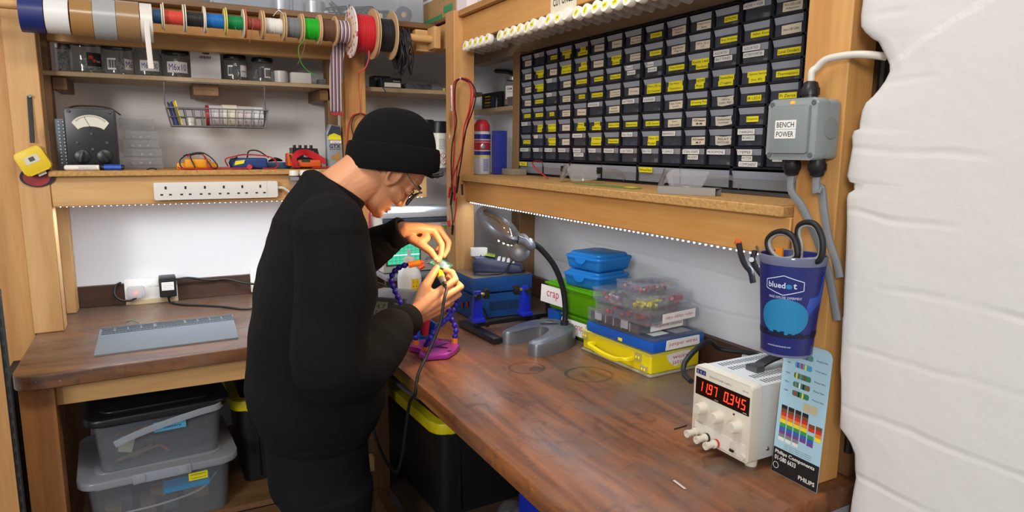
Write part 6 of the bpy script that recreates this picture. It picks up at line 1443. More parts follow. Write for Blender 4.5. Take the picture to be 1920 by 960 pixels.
# ------------------------------------------------------------------ hot plate, holder and label printer
BZ = .9003
t = thing('hot_plate', 'blue soldering hot plate with a steel top beside the centre post', 'hot plate', (1.03, 2.11, BZ))
HB = mat('hotplate_blue', '1d4a86', .4); HS = mat('hotplate_steel', 'a9a6a2', .28, .85, noise=.15, nscale=12)
x0, x1, y0, y1 = .914, 1.141, 1.993, 2.165
b = MB().box((x0, y0, BZ + .094), (x1, y1, BZ + .145), bev=.002); b.build('heater_hood', HB, t, world=True)
b = MB().box((x0 + .001, y0 + .001, BZ + .1452), (x1 - .001, y1 - .001, BZ + .147), bev=.0006); b.build('steel_plate', HS, t, world=True)
b = MB().box((x0 + .001, y0 + .004, BZ + .004), (x1 - .002, y1 - .004, BZ + .088), bev=.002); b.build('base_case', HB, t, world=True)
for x in (x0 + .015, (x0 + x1) / 2, x1 - .015):
    for y in (y0 + .018, y1 - .018): b = MB().cyl((x, y, BZ + .087), (x, y, BZ + .0945), .004, m=DSTEEL); b.build('spacer', DSTEEL, t, world=True)
b = MB()
for k in range(22): b.box((x0 + .065 + k * .0052, y0 + .0035, BZ + .028), (x0 + .0678 + k * .0052, y0 + .0042, BZ + .060))
b.build('vent_grille', mat('grille_dark', '0e1a2e', .7), t, world=True)
for yy, zz in ((2.032, .052), (2.075, .040)):
    b = MB(); b.box((-.007, -.010, 0), (.007, .010, .003), BLACK, FX(x0 + .001, yy, BZ + zz)); b.box((-.005, -.008, .003), (.005, .008, .0055), mat('switch_red', 'b51f2c', .3), FX(x0 + .001, yy, BZ + zz) @ RX(.15)); b.build('rocker_switch', None, t, world=True)
for x in (x0 + .02, x1 - .02):
    for y in (y0 + .02, y1 - .02): b = MB().cyl((x, y, BZ), (x, y, BZ + .005), .008, m=BLACKR); b.build('foot', BLACKR, t, world=True)
b = MB().tube([(x0 - .004, 2.04, BZ + .088), (x0 + .003, 1.985, BZ + .075), (x0 + .03, 1.975, BZ + .045), (x0 + .05, 1.97, BZ + .01), (x0 + .09, 1.965, BZ + .004), (x0 + .17, 1.96, BZ + .004)], .003, BLACKR); tag(b.build('thin_cable', BLACKR), 'thin black cable draped down the corner of the blue hot plate', 'cable')
t = thing('label_printer', 'slate blue handheld label printer with white keys lying on the hot plate', 'label printer', (1.055, 2.09, BZ + .1472), -.5)
LP = mat('printer_blue', '4b5674', .4); LPD = mat('printer_dark', '2a3050', .4)
b = MB(); pr = [(-.085, 0), (.085, 0), (.090, .010), (.080, .028), (.02, .036), (-.04, .048), (-.075, .050), (-.088, .034)]
b.prism(pr, .085, LPD, RX(PI / 2) @ T(0, 0, -.0425), bev=.006, seg=3); b.build('body', LPD, t)
b = MB(); b.prism([(.070, .0275), (.083, .0285), (.02, .0385), (-.04, .0505), (-.078, .0525), (-.075, .046), (-.04, .044), (.015, .033)], .079, LP, RX(PI / 2) @ T(0, 0, -.0395), bev=.003); b.build('top_shell', LP, t)
b = MB()
for i in range(4):
    for j in range(9):
        x = .005 + i * .0165 ; y = -.034 + j * .0085; z = .0385 - i * .0029 + .0032
        b.box((x - .0055, y - .0032, z), (x + .0055, y + .0032, z + .0035), WHITE, RY(.0), bev=.001)
b.build('keypad', WHITE, t)
b = MB().box((-.055, -.030, .0500), (-.018, .030, .0522), mat('lime_screen', '9ab03a', .3), RY(.17), bev=.001); b.build('screen', None, t)
t = thing('white_plug', 'white plug adapter perched on the rear end of the label printer', 'plug', (1.0, 2.13, BZ + .199))
b = MB(); b.prism(rounded([(-.03, -.016, .006), (.03, -.012, .006), (.03, .012, .006), (-.03, .016, .006)], .005), .028, WHITE, RZ(-.35) @ RX(.0), bev=.004); b.build('body', WHITE, t)
b = MB().tube([(.0, -.018, .004), (-.012, -.026, -.012), (-.015, -.03, -.035), (-.02, -.035, -.0445)], .0022, BLACKR); b.build('flex', BLACKR, t)
b = MB().tube([(.965, 2.08, BZ + .151), (.945, 2.05, BZ + .151), (.955, 2.02, BZ + .151), (1.0, 2.015, BZ + .150), (1.04, 2.02, BZ + .151), (1.075, 2.025, BZ + .185), (1.10, 2.03, BZ + .205), (1.06, 2.015, BZ + .18), (1.05, 2.01, BZ + .152), (1.10, 2.005, BZ + .151), (1.128, 2.02, BZ + .151), (1.13, 2.06, BZ + .151), (1.12, 2.08, BZ + .17)], .0019, BLACKR)
tag(b.build('thin_cable', BLACKR), 'loops of thin black cable trailing round the label printer', 'cable')
t = thing('board_holder', 'black railed board holder with two bright blue clamps in front of the hot plate', 'board holder', (.97, 1.86, BZ))
RAIL = mat('rail_black', '18181b', .35); HBL = mat('holder_blue', '1c2bb0', .35)
def xbar(p, q, w, h, z, name, m):
    p, q = Vector(p), Vector(q); d = (q - p); M = basis((p.x, p.y, z), (d.x, d.y, 0), (-d.y, d.x, 0))
    return MB().box((0, -w / 2, 0), (d.length, w / 2, h), None, M, bev=.002).build(name, m, t, world=True)
xbar((.858, 1.955), (.868, 1.715), .030, .016, BZ + .004, 'foot_bar', RAIL); xbar((1.085, 1.97), (1.090, 1.815), .030, .016, BZ + .004, 'foot_bar', RAIL)
xbar((.862, 1.86), (1.13, 1.873), .018, .014, BZ + .021, 'slide_rail', RAIL)
for (cx, cy, s, kx) in ((.868, 1.862, 1, 1), (1.045, 1.872, -1, -1)):
    M = T(cx, cy, BZ + .036)
    b = MB(); b.box((-.020, -.022, 0), (.020, .022, .013), HBL, M, bev=.003)
    b.prism([(-.019, .010), (.019, .010), (.013, .075), (.011, .098), (-.011, .098), (-.013, .075)], .014, HBL, M @ FY(0, .007, 0), bev=.002); b.build('clamp_post', HBL, t, world=True)
    b = MB(); b.cyl((cx - .004 * s, cy - .009, BZ + .120), (cx - .004 * s, cy - .022, BZ + .120), .0095, m=BLACK, seg=10); b.cyl((cx + s * .012, cy, BZ + .122), (cx + s * .034, cy, BZ + .122), .006, m=mat('brass', 'b08f55', .35, .7), seg=14); b.box((cx + s * .032 - .008, cy - .010, BZ + .108), (cx + s * .032 + .008, cy + .010, BZ + .138), BLACK, bev=.002); b.build('jaw', None, t, world=True)
    b = MB().cyl((cx + .0225, cy - .012, BZ + .030), (cx + .0225, cy - .030, BZ + .030), .008, m=BLACK, seg=10); b.build('lock_knob', BLACK, t, world=True)
# magnifier lamp
t = thing('magnifier_lamp', 'silver magnifier lamp on a black gooseneck with a horseshoe base', 'lamp', (1.0, 1.65, BZ))
SIL = mat('lamp_silver', '74777e', .35, .5); DGR = mat('lamp_grey', '63666c', .4, .4)
out = [(0.928, 1.725, 0.9)[:2], (0.914, 1.568, 0.9)[:2], (1.034, 1.581, 0.9)[:2]]
base = [(.885, 1.722), (.905, 1.742), (.955, 1.762), (1.02, 1.765), (1.07, 1.735), (1.090, 1.690), (1.084, 1.630), (1.05, 1.592), (.99, 1.565), (.925, 1.556), (.903, 1.568), (.900, 1.590), (.94, 1.605), (.985, 1.628), (1.008, 1.658), (1.000, 1.690), (.965, 1.700), (.91, 1.702)]
bp_ = [(p.x, p.y) for p in curve_pts([(x, y, 0) for x, y in base[::-1]], 4, True)]
b = MB(); n = len(bp_)
rings = []
for z, k in ((0, 1.0), (.026, 1.0), (.034, .985), (.037, .955)):
    cx, cy = 1.01, 1.66; rings.append([(cx + (x - cx) * k, cy + (y - cy) * k, BZ + z + (.016 * max(0, min(1, (x - .90) / .17)) if z > .02 else 0)) for x, y in bp_])
b.loft(rings); b.build('base', SIL, t, world=True)
b = MB(); Mz = basis((1.035, 1.70, BZ + .0525), (.8, -.6, .0), (.6, .8, .02)); b.rect(-.028, -.010, .028, .004, mat('plate_dark', '4b4e55', .5), Mz, .0012); b.text('LED', WHITE2, Mz, .02, .006, y=-.003, lift=.0018); b.rect(-.010, .010, .012, .028, mat('plate_dark', '4b4e55'), Mz, .0012); b.build('badge', None, t, world=True)
b = MB().tube([(1.066, 1.662, BZ + .044), (1.067, 1.66, 0.999), (1.053, 1.655, 1.067), (1.02, 1.65, 1.135), (0.974, 1.65, 1.188), (0.936, 1.65, 1.214)], .0085, seg=14, smooth=8); b.cyl((1.066, 1.662, BZ + .040), (1.066, 1.661, BZ + .062), .013, m=BLACKR); b.build('gooseneck', BLACKR, t, world=True)
u = Vector((.70, -.37, -.60)).normalized(); v0 = Vector((.44, .84, .27)); nrm = u.cross(v0).normalized(); v = nrm.cross(u)
Cc = Vector((0.837, 1.65, 1.269)); Mr = Matrix(((u.x, v.x, nrm.x, Cc.x), (u.y, v.y, nrm.y, Cc.y), (u.z, v.z, nrm.z, Cc.z), (0, 0, 0, 1)))
b = MB(); b.lathe([(.057, .004), (.062, .008), (.070, .004), (.073, -.006), (.070, -.016), (.062, -.019), (.057, -.015), (.056, .0), (.057, .004)], SIL, Mr, 48); b.build('ring', SIL, t, world=True)
b = MB(); b.lathe([(0, .006), (.03, .004), (.0575, -.002), (.03, -.008), (0, -.010)], clear('lens_glass', 'f4f3ec', .03, .02, 1.5), Mr, 40); b.build('lens', None, t, world=True)
b = MB()
for k in range(10): a = -1.2 + k * .27; b.ball(Mr @ Vector((.0655 * math.cos(a), .0655 * math.sin(a), -.0185)), .0028, mat('warm_led', 'fff0c8', emit='ffd08a', estr=25), seg=8)
o = b.build('led_ring', None, t, world=True); 
b = MB(); b.tube([Mr @ Vector((.068, -.012, .0)), Mr @ Vector((.085, -.008, .006)), Mr @ Vector((.110, -.001, .004)), (0.936, 1.65, 1.214)], .010, SIL, rad=[.012, .011, .012, .0105], seg=14); b.tube([Mr @ Vector((.066, .018, .002)), Mr @ Vector((.078, .014, .012)), Mr @ Vector((.095, .004, .010))], .006, SIL, seg=10); b.build('bracket', SIL, t, world=True)
b = MB(); Mc_ = Matrix.Translation((0.91, 1.665, 1.187)) @ basis((0, 0, 0), (.75, -.6, -.25), (.3, .1, .95)).to_3x3().to_4x4()
b.lathe([(0, .012), (.020, .010), (.031, .004), (.034, -.004), (.031, -.009), (0, -.012)], DGR, Mc_, 32); b.build('lens_cover', DGR, t, world=True)
ld = bpy.data.lights.new('magnifier_bulb', 'SPOT'); ld.energy = 4.6; ld.color = (1, .66, .33); ld.spot_size = 2.3; ld.spot_blend = .6; ld.shadow_soft_size = .02
o = bpy.data.objects.new('magnifier_bulb', ld); COL.objects.link(o); lp0 = Mr @ Vector((-.030, -.045, -.030)); o.location = lp0
o.rotation_euler = (Vector((.62, 1.70, 1.16)) - lp0).to_track_quat('-Z', 'Y').to_euler()

# ------------------------------------------------------------------ stacked boxes
YC = mat('case_yellow', 'ecd916', .4); BC = mat('case_blue', '1557b4', .4)
t = thing('tool_case', 'bright yellow organiser case with a handle at the bottom of the box stack', 'case', (1.085, 1.281, BZ), math.radians(3.3))
LX, LY, hy = .174, .284, .066
b = MB(); b.box((0, 0, .006), (LX, LY, hy - .010), YC, bev=.006, seg=3); b.build('shell', YC, t)
RIMC = clear('rim_clear', 'e9e6b4', .5, .2); CLR = clear('case_lid', 'dfe3e8', .3, .1)
b = MB(); b.box((-.003, -.003, 0), (LX + .003, LY + .003, .0058), mat('case_foot', 'a8a48e', .5), bev=.002); b.build('bottom_tray', None, t)
b = MB(); b.box((-.003, -.003, hy - .0098), (LX + .003, LY + .003, hy - .0045), mat('case_yellow_pale', 'e6d96a', .4), bev=.002); b.box((.004, .004, hy - .0044), (LX - .004, LY - .004, hy + .003), CLR, bev=.002); b.build('lid', None, t)
b = MB().tube([(-.001, .225, .034), (-.024, .225, .034), (-.026, .205, .030), (-.026, .16, .024), (-.026, .11, .024), (-.026, .085, .030), (-.024, .066, .034), (-.001, .066, .034)], .006, YC, flat=(.012, .012, (0, 0, 1)), seg=12, smooth=4); b.build('handle', YC, t)
for y, z in ((.27, .045), (.045, .042), (.022, .016)):
    b = MB(); b.box((-.006, y - .012, z - .010), (-.001, y + .012, z + .011), RIMC, bev=.001)
    for s in (-1, 1): b.ball((-.0055, y + s * .005, z), .0042, YC, seg=10, sc=(.6, .8, 1.2))
    b.build('latch', None, t)
def paper(t, M, poly, lines, h_, ink=REDINK, rot=0.):
    b = MB(); b.prism(poly, .0006, WHITE2, M)
    n = len(lines); w = max(p[0] for p in poly) - min(p[0] for p in poly)
    for i, l in enumerate(lines): b.text(l, ink, M @ RZ(rot), w * (.82 if i == 0 else .62), h_, x=0, y=((n - 1) / 2 - i) * h_ * 1.35, lift=.001)
    return b.build('label', WHITE2, t)
paper(t, FY(LX * .60, -.0005, .036) @ Matrix.Scale(.86, 4), [(-.060, .018), (-.050, -.004), (-.022, -.022), (.030, -.010), (.044, .012), (.034, .026)], ['weird', 'istors'], .013)
t = thing('organiser_box', 'blue organiser box labelled jumper wires on top of the yellow case', 'box', (1.075, 1.262, BZ + hy + .0035), math.radians(5))
b = MB(); b.box((0, 0, 0), (.186, .262, .027), BC, bev=.003); b.build('tray', BC, t)
b = MB(); b.box((.003, .003, .0272), (.183, .259, .034), clear('blue_lid', '9fb2cc', .35, .12), bev=.002); b.build('lid', None, t)
b = MB().box((-.001, .115, .004), (.0, .13, .012), YEL); b.build('yellow_clip', YEL, t)
b = MB(); b.rect(.03, .03, .085, .075, WHITE2, T(0, 0, .0342)); b.rect(.10, .02, .16, .07, mat('grey_sheet', 'a7a9ac', .6), T(0, 0, .0342)); b.build('paper_slip', None, t)
paper(t, FY(.105, -.0008, .015), [(-.063, -.013), (.063, -.013), (.060, .012), (-.060, .013)], ['jumper wires'], .012)
z2 = BZ + hy + .0035 + .0345
CLS = clear('box_clear', 'f1f3f7', .09, .05, 1.6)
def seebox(loc, rz, lx, ly, h_, label, name='organiser_box'):
    t = thing(name, label, 'box', loc, math.radians(rz))
    k = .0018; b = MB()
    b.box((0, 0, 0), (lx, ly, k), CLS); b.box((0, 0, k), (k, ly, h_ - .009), CLS); b.box((lx - k, 0, k), (lx, ly, h_ - .009), CLS); b.box((k, 0, k), (lx - k, k, h_ - .009), CLS); b.box((k, ly - k, k), (lx - k, ly, h_ - .009), CLS); b.build('tray', CLS, t)
    b = MB(); b.box((-.002, -.002, h_ - .0085), (lx + .002, ly + .002, h_), CLS, bev=.0025); b.build('lid', CLS, t)
    return t
def bits(t, lo, hi, cols, n, r, seed, name):
    rnd = random.Random(seed); b = MB()
    for i in range(n):
        p = [rnd.uniform(lo[k], hi[k]) for k in range(3)]; m = mat('bit_' + cols[i % len(cols)], cols[i % len(cols)], .4)
        d = Vector((rnd.uniform(-1, 1), rnd.uniform(-1, 1), rnd.uniform(-.4, .4))).normalized() * r * 1.5
        q = [min(max(p[k] + d[k], lo[k]), hi[k]) for k in range(3)]
        if (Vector(q) - Vector(p)).length < r * .3: q = [p[0], p[1], p[2] + r * .4]
        b.cyl(p, q, r, r * .8, 8, m)
    o = b.build(name, None, t); o['kind'] = 'stuff'
t = seebox((1.072, 1.318, z2), 5, .175, .205, .034, 'clear organiser box labelled dupont conns with white latches')
b = MB(); b.box((.006, .006, .003), (.168, .198, .022), mat('dark_parts', '4a4c54', .6, noise=.4, nscale=90))
for k in range(1, 6): b.box((.0035, .006 + k * .032, .0022), (.0058, .0075 + k * .032, .0245), WHITE)
b.build('contents', None, t)
for y in (.05, .155): b = MB().box((-.006, y - .013, .008), (-.0025, y + .013, .031), clear('latch_white', 'f0f1f4', .6), bev=.001); b.build('latch', None, t)
paper(t, FY(.105, -.0008, .015), [(-.065, -.012), (.055, -.010), (.055, .011), (-.064, .011)], ['dupont conns'], .011)
z3 = z2 + .0343
t = seebox((1.062, 1.268, z3), 9, .190, .190, .036, 'clear organiser box with red parts and an upside down clips label')
bits(t, (.012, .03, .006), (.175, .175, .022), ('b8323c', 'cc4a52', 'a82a36'), 70, .006, 3, 'red_parts')
b = MB()
for y in (.06, .12): b.box((.003, y, .002), (.186, y + .002, .025), CLS)
b.box((.10, .003, .002), (.102, .186, .025), CLS); b.build('dividers', CLS, t)
paper(t, FY(.115, -.0008, .014), [(-.065, -.012), (.065, -.012), (.065, .012), (-.065, .012)], ['clips, clippy clips'], .010, rot=PI)
z4 = z3 + .0363
t = seebox((1.052, 1.292, z4), 7, .195, .175, .034, 'clear organiser box of yellow and red connectors near the top of the stack')
bits(t, (.015, .010, .005), (.10, .04, .021), ('e3cf1f', 'e8da3a', 'd4c21a'), 46, .0048, 5, 'yellow_connectors')
bits(t, (.115, .010, .005), (.185, .05, .020), ('b62a36', 'c94048'), 22, .006, 6, 'red_connectors')
bits(t, (.010, .11, .005), (.10, .165, .018), ('c9444e', 'd9d9dc', 'b9303c', 'e2cf3a'), 22, .005, 9, 'mixed_connectors')
b = MB(); b.box((.105, .003, .002), (.107, .172, .024), CLS); b.box((.003, .06, .002), (.192, .062, .024), CLS); b.box((.003, .11, .002), (.192, .112, .024), CLS); b.build('dividers', CLS, t)
z5 = z4 + .0343
t = seebox((1.082, 1.330, z5), 4, .135, .092, .026, 'small clear box of red and blue crimps on the very top of the stack')
bits(t, (.008, .008, .004), (.125, .085, .013), ('b52f45', '3c4fa8', 'b52f45', '3c4fa8', 'd8a96a'), 80, .0038, 7, 'crimps')
# green tubs and blue lunch boxes
GRN = clear('tub_green', '7fd01c', .72, .25, .6); GRD = clear('lid_green', '7ccf1e', .8, .3, .6)
def tub(loc, rz, lx, ly, h_, m, ml, name, label, cat='tub'):
    t = thing(name, label, cat, loc, math.radians(rz))
    b = MB(); b.box((.004, .004, 0), (lx - .004, ly - .004, h_ - .012), m, bev=.008, seg=3, taper=(.94, .95)); b.build('tub_body', m, t)
    b = MB(); b.box((-.002, -.002, h_ - .0118), (lx + .002, ly + .002, h_ - .005), ml, bev=.003); b.box((.010, .010, h_ - .0048), (lx - .010, ly - .010, h_), ml, bev=.002); b.build('lid', ml, t)
    return t
t = tub((1.108, 1.60, BZ), 6, .17, .125, .078, GRN, GRD, 'food_tub', 'lower green tub labelled more crap behind the lamp base')
M = FX(.0005, .066, .038) @ RX(-.05); b = MB(); b.box((-.060, -.024, 0), (.060, .020, .0006), WHITE2, M); b.text('more crap', REDINK, M, .088, .020, y=-.001, lift=.001); b.build('label', WHITE2, t)
t = tub((1.098, 1.545, BZ + .0785), 6, .185, .245, .088, GRN, GRD, 'food_tub', 'upper green tub labelled crap under the blue lunch boxes')
M = FX(.0005, .205, .045) @ RX(-.05); b = MB(); b.box((-.062, -.029, 0), (.052, .026, .0006), WHITE2, M); b.text('crap', REDINK, M, .062, .026, x=.0, y=-.003, lift=.001); b.build('label', WHITE2, t)
b = MB().box((.02, -.004, .083), (.06, -.0022, .092), GRD, bev=.0005); b.build('tab', GRD, t)
b = MB(); b.box((0, 0, 0), (.10, .058, .072), BC, bev=.004, taper=(.95, .95)); o = b.build('blue_tub', BC); o.matrix_basis = T(1.09, 1.735, BZ) @ RZ(.1); tag(o, 'plain blue tub half hidden left of the green tubs', 'tub')
LBL = clear('lunch_blue', '35a2ee', .8, .22, .8); LBD = clear('lunch_lid', '37a6f2', .85, .25, .8)
zz = BZ + .0785 + .0883
for k in range(2):
    t = thing('lunch_box', ('lower translucent blue lunch box resting on the green tub', 'upper translucent blue lunch box at the top of its pile')[k], 'lunch box', (1.105, 1.548, zz + k * .0535), math.radians(12 - 3 * k))
    b = MB(); b.box((.004, .004, 0), (.146, .151, .042), LBL, bev=.014, seg=4, taper=(.90, .90)); b.build('box', LBL, t)
    b = MB(); b.prism(rrect(0, 0, .15, .155, .022), .007, LBD, T(0, 0, .0352), bev=.002); b.prism(rrect(.012, .012, .138, .143, .018), .0095, LBD, T(0, 0, .0422), bev=.004); b.build('lid', LBD, t)
    b = MB(); b.prism([(.022 * math.cos(a * PI / 10), -.016 * math.sin(a * PI / 10)) for a in range(11)][::-1], .003, LBD, FX(.002, .078, .036)); b.build('clip', LBD, t)
b = MB().tube([(1.255, 2.00, BZ + .004), (1.22, 1.99, BZ + .06), (1.20, 1.97, BZ + .09), (1.21, 1.92, BZ + .10), (1.22, 1.89, BZ + .06), (1.20, 1.90, BZ + .01), (1.17, 1.93, BZ + .005)], .005, BLACKR); tag(b.build('black_cable', BLACKR), 'black cable coiled between the hot plate and the green tubs', 'cable')
b = MB(); b.box((1.19, 1.93, BZ), (1.25, 1.985, BZ + .055), BLACK, bev=.006); tag(b.build('power_brick', BLACK), 'small black power brick in the gap right of the hot plate', 'adapter')
b = MB().box((1.17, 1.905, BZ), (1.20, 1.925, BZ + .02), WHITE, bev=.002); tag(b.build('white_connector', WHITE), 'little white connector block by the black power brick', 'connector')
# behind the supply
b = MB().tube([(1.215, .93, BZ + .03), (1.235, .98, BZ + .06), (1.225, 1.06, BZ + .10), (1.18, 1.14, BZ + .103), (1.13, 1.129, 1.031), (1.08, 1.119, 1.021), (1.04, 1.111, 0.997), (1.02, 1.09, 0.981), (1, 1.046, 0.98)], .0062, BLACKR); tag(b.build('mains_cable', BLACKR), 'thick black mains cable arching behind the bench supply to the yellow case', 'cable')
M = basis((1.19, 1.04, BZ + .022), (.35, -.9, .05), (.55, .25, .80)); b = MB(); b.box((-.05, 0, 0), (.06, .10, .002), WHITE2, M); b.box((.01, 0, -.02), (.09, .10, -.018), mat('grey_sheet', 'a7a9ac'), M); tag(b.build('paper_card', WHITE2), 'white card propped between the bench supply and the wall', 'card')
M = basis((1.13, 1.0, BZ + .0), (.3, -.95, 0), (.4, .2, .9)); b = MB(); b.box((-.03, 0, 0), (.03, .085, .022), BLACKR, M, bev=.008); b.box((-.022, .058, .0222), (.022, .078, .0226), WHITE2, M); b.text('power', BLUEINK, M, .03, .01, y=.068, lift=.0229); tag(b.build('iec_plug', None), 'black mains plug with a white tag behind the bench supply', 'plug')

# ------------------------------------------------------------------ helping hands stand
PUR = mat('anodised_purple', 'b23fae', .25, .45); BLA = mat('arm_blue', '2a22a8', .35); ORG = mat('nozzle_orange', 'e88420', .4)
t = thing('helping_hands', 'purple soldering stand with jointed blue arms in front of the person', 'soldering stand', (.68, 1.725, BZ))
poly = [(.608, 1.762), (.618, 1.792), (.655, 1.815), (.70, 1.812), (.735, 1.785), (.752, 1.745), (.744, 1.712), (.712, 1.675), (.680, 1.648), (.618, 1.662), (.612, 1.690), (.632, 1.722), (.628, 1.742)]
b = MB(); b.prism(poly[::-1], .014, PUR, T(0, 0, BZ + .002), bev=.003)
for p, q in (((.655, 1.75), (.70, 1.70)), ((.66, 1.72), (.715, 1.745)), ((.655, 1.75), (.68, 1.78))): b.tube([p + (BZ + .0165,), q + (BZ + .0165,)], .0028, mat('purple_dark', '5a1d5e', .35, .5), smooth=0)
for p in ((.695, 1.672), (.715, 1.79)): b.cyl(p + (BZ + .016,), p + (BZ + .0168,), .006, m=mat('purple_dark', '5a1d5e'))
b.build('base', PUR, t, world=True)
def seg_arm(pts, tip=None, n=None, name='jointed_arm'):
    P = curve_pts(pts, 12); L_ = sum((b_ - a_).length for a_, b_ in zip(P, P[1:])); n = n or max(3, int(L_ / .0165)); b = MB()
    step = L_ / n; S = [P[0]]; acc = 0
    for a_, c_ in zip(P, P[1:]):
        d = (c_ - a_).length
        while acc + d >= step * len(S) - 1e-9 and len(S) <= n: S.append(a_ + (c_ - a_) * ((step * len(S) - acc) / d))
        acc += d
    if len(S) <= n: S.append(P[-1])
    for a_, c_ in zip(S, S[1:]):
        d = (c_ - a_).normalized(); q = d.to_track_quat('Z', 'Y').to_matrix().to_4x4(); l = (c_ - a_).length
        b.lathe([(0, -.002), (.0062, -.001), (.0082, l * .22), (.0086, l * .42), (.0066, l * .62), (.0045, l * .80), (.0052, l * .98), (0, l * 1.02)], BLA, Matrix.Translation(a_) @ q, 14)
    return b.build(name, BLA, t, world=True), S
def nozzle(p, q, r0=.0085, r1=.0085, m=ORG, name='nozzle'):
    b = MB().cyl(p, q, r0, r1, 8, m); return b.build(name, m, t, world=True)
bp = [(0.633, 1.773, 0.915), (0.639, 1.712, 0.915), (0.74, 1.743, 0.915)]
Z_ = .9305
A1 = [(bp[0][0], bp[0][1], Z_), (bp[0][0] - .002, bp[0][1] + .004, Z_ + .03), (0.624, 1.8, 0.971), (0.606, 1.82, 1.029), (0.591, 1.83, 1.068), (0.58, 1.83, 1.1), (0.586, 1.82, 1.125), (0.598, 1.81, 1.139), (0.619, 1.79, 1.149)]
for p in bp: nozzle(p[:2] + (BZ + .016,), p[:2] + (Z_,), .0095, .009)
seg_arm(A1)
A2 = [(bp[1][0], bp[1][1], Z_), (0.636, 1.67, 0.96), (0.665, 1.68, 0.989), (0.699, 1.7, 1.002), (0.72, 1.71, 1.017), (0.733, 1.71, 1.047), (0.737, 1.7, 1.079)]
seg_arm(A2)
A3 = [(bp[2][0], bp[2][1], Z_), (0.745, 1.74, 0.952), (0.74, 1.75, 0.974), (0.732, 1.76, 0.997), (0.732, 1.77, 1.019), (0.735, 1.77, 1.039)]
seg_arm(A3)
nozzle((0.737, 1.7, 1.082), (0.739, 1.7, 1.09), .008, .0075); nozzle((0.735, 1.77, 1.039), (0.739, 1.77, 1.053), .008, .007)
nozzle((0.62, 1.79, 1.147), (0.652, 1.78, 1.154), .0092, .0085); 
b = MB().cyl((0.652, 1.78, 1.154), (0.663, 1.776, 1.155), .006, .004, 12, mat('red_clip', 'cf4a26', .4)); b.cyl((0.657, 1.776, 1.156), (0.685, 1.765, 1.162), .0022, m=STEEL); b.cyl((0.658, 1.776, 1.151), (0.685, 1.765, 1.158), .0018, m=STEEL); b.build('crocodile_clip', None, t, world=True)
b = MB().cyl((0.646, 1.775, 1.138), (0.661, 1.772, 1.145), .0065, .005, 8, mat('red_clip', 'cf4a26')); b.build('red_grip', None, t, world=True)
b = MB().cyl((0.717, 1.74, 1.12), (0.725, 1.73, 1.107), .007, .007, 10, mat('red_clip', 'cf4a26')); b.build('red_grip', None, t, world=True)
PCB = clear('circuit_glass', '8fb3a6', .45, .15, 1.2)
b = MB(); c4 = [Vector((0.667, 1.745, 1.157)), Vector((0.711, 1.79, 1.161)), Vector((0.759, 1.8, 1.135)), Vector((0.723, 1.755, 1.131))]
nrm = (c4[1] - c4[0]).cross(c4[2] - c4[0]).normalized() * .0016
b.add([p for p in c4] + [p + nrm for p in c4], [(0, 1, 2, 3), (7, 6, 5, 4), (0, 4, 5, 1), (1, 5, 6, 2), (2, 6, 7, 3), (3, 7, 4, 0)], PCB)
for a_, c_ in zip(c4, c4[1:] + c4[:1]): b.tube([a_, c_], .0013, mat('pcb_green', '2f9c74', .4), smooth=0, seg=6)
tag(b.build('circuit_board', PCB), 'small green edged circuit board gripped below the fingertips', 'circuit board')

# ------------------------------------------------------------------ soldering station, bottle and oscilloscope in the corner
t = thing('soldering_station', 'grey soldering station with an LCD reading 350 beside the sleeve cuff', 'soldering station', (.712, 1.982, BZ))
SG_ = mat('station_grey', '86878a', .45); SGD = mat('station_dark', '55575b', .45)
b = MB(); b.prism([(0, 0), (.135, 0), (.135, .125), (.06, .132), (.022, .120), (-.004, .03)], .13, SG_, FY(0, 0, 0) @ T(0, 0, -.13), bev=.004)
o = b.build('body', SG_, t); o.matrix_basis = T(-.07, -.085, 0) @ RZ(.85) ; Mo = o.matrix_basis
p0, p1 = Vector((-.004, 0, .03)), Vector((.022, 0, .120))
Mf = T(-.07, -.085, 0) @ RZ(.85) @ basis((.004, .065, .075), (0, -1, 0), (.026, 0, .09))
b = MB(); b.box((-.060, -.044, 0), (.060, .044, .001), SGD, Mf); b.box((-.050, -.016, .001), (.006, .034, .0016), mat('lcd', '9aa08c', .3), Mf); b.text('24.7', mat('lcd_ink', '3c4038', .5), Mf, .042, .014, x=-.022, y=.020, lift=.002); b.text('350c', mat('lcd_ink', '3c4038'), Mf, .045, .016, x=-.022, y=-.002, lift=.002)
b.lathe([(0, 0), (.012, 0), (.011, .010), (0, .011)], SGD, Mf @ T(.036, .010, .001), 20); b.text('250', WHITE2, Mf, .018, .006, x=.036, y=.030, lift=.002); b.build('front_panel', None, t)
b = MB().cyl(Mf @ Vector((-.02, -.032, 0)), Mf @ Vector((-.02, -.034, .018)), .009, m=BLACK); b.tube([Mf @ Vector((-.02, -.034, .016)), Mf @ Vector((-.025, -.036, .045)), Mf @ Vector((-.03, -.05, .06))], .004, BLACKR); b.build('socket_plug', BLACK, t)
t = thing('iron_stand', 'blue soldering iron holder with a red insert behind the purple base', 'stand', (.69, 1.86, BZ))
b = MB(); b.box((-.032, -.030, 0), (.030, .032, .006), BC); b.box((-.032, -.030, .006), (-.027, .032, .055), BC); b.box((.025, -.030, .006), (.030, .032, .055), BC); b.box((-.027, .027, .006), (.025, .032, .055), BC); b.build('frame', BC, t)
b = MB().cyl((-.002, -.01, .02), (-.004, -.022, .075), .012, .016, 16, mat('insert_red', 'a8242c', .4)); b.build('insert', None, t)
t = thing('dispenser_bottle', 'white plastic dispenser bottle with a yellow label behind the blue arm', 'bottle', (.742, 2.135, BZ))
BW = mat('bottle_white', 'e3e4e2', .4)
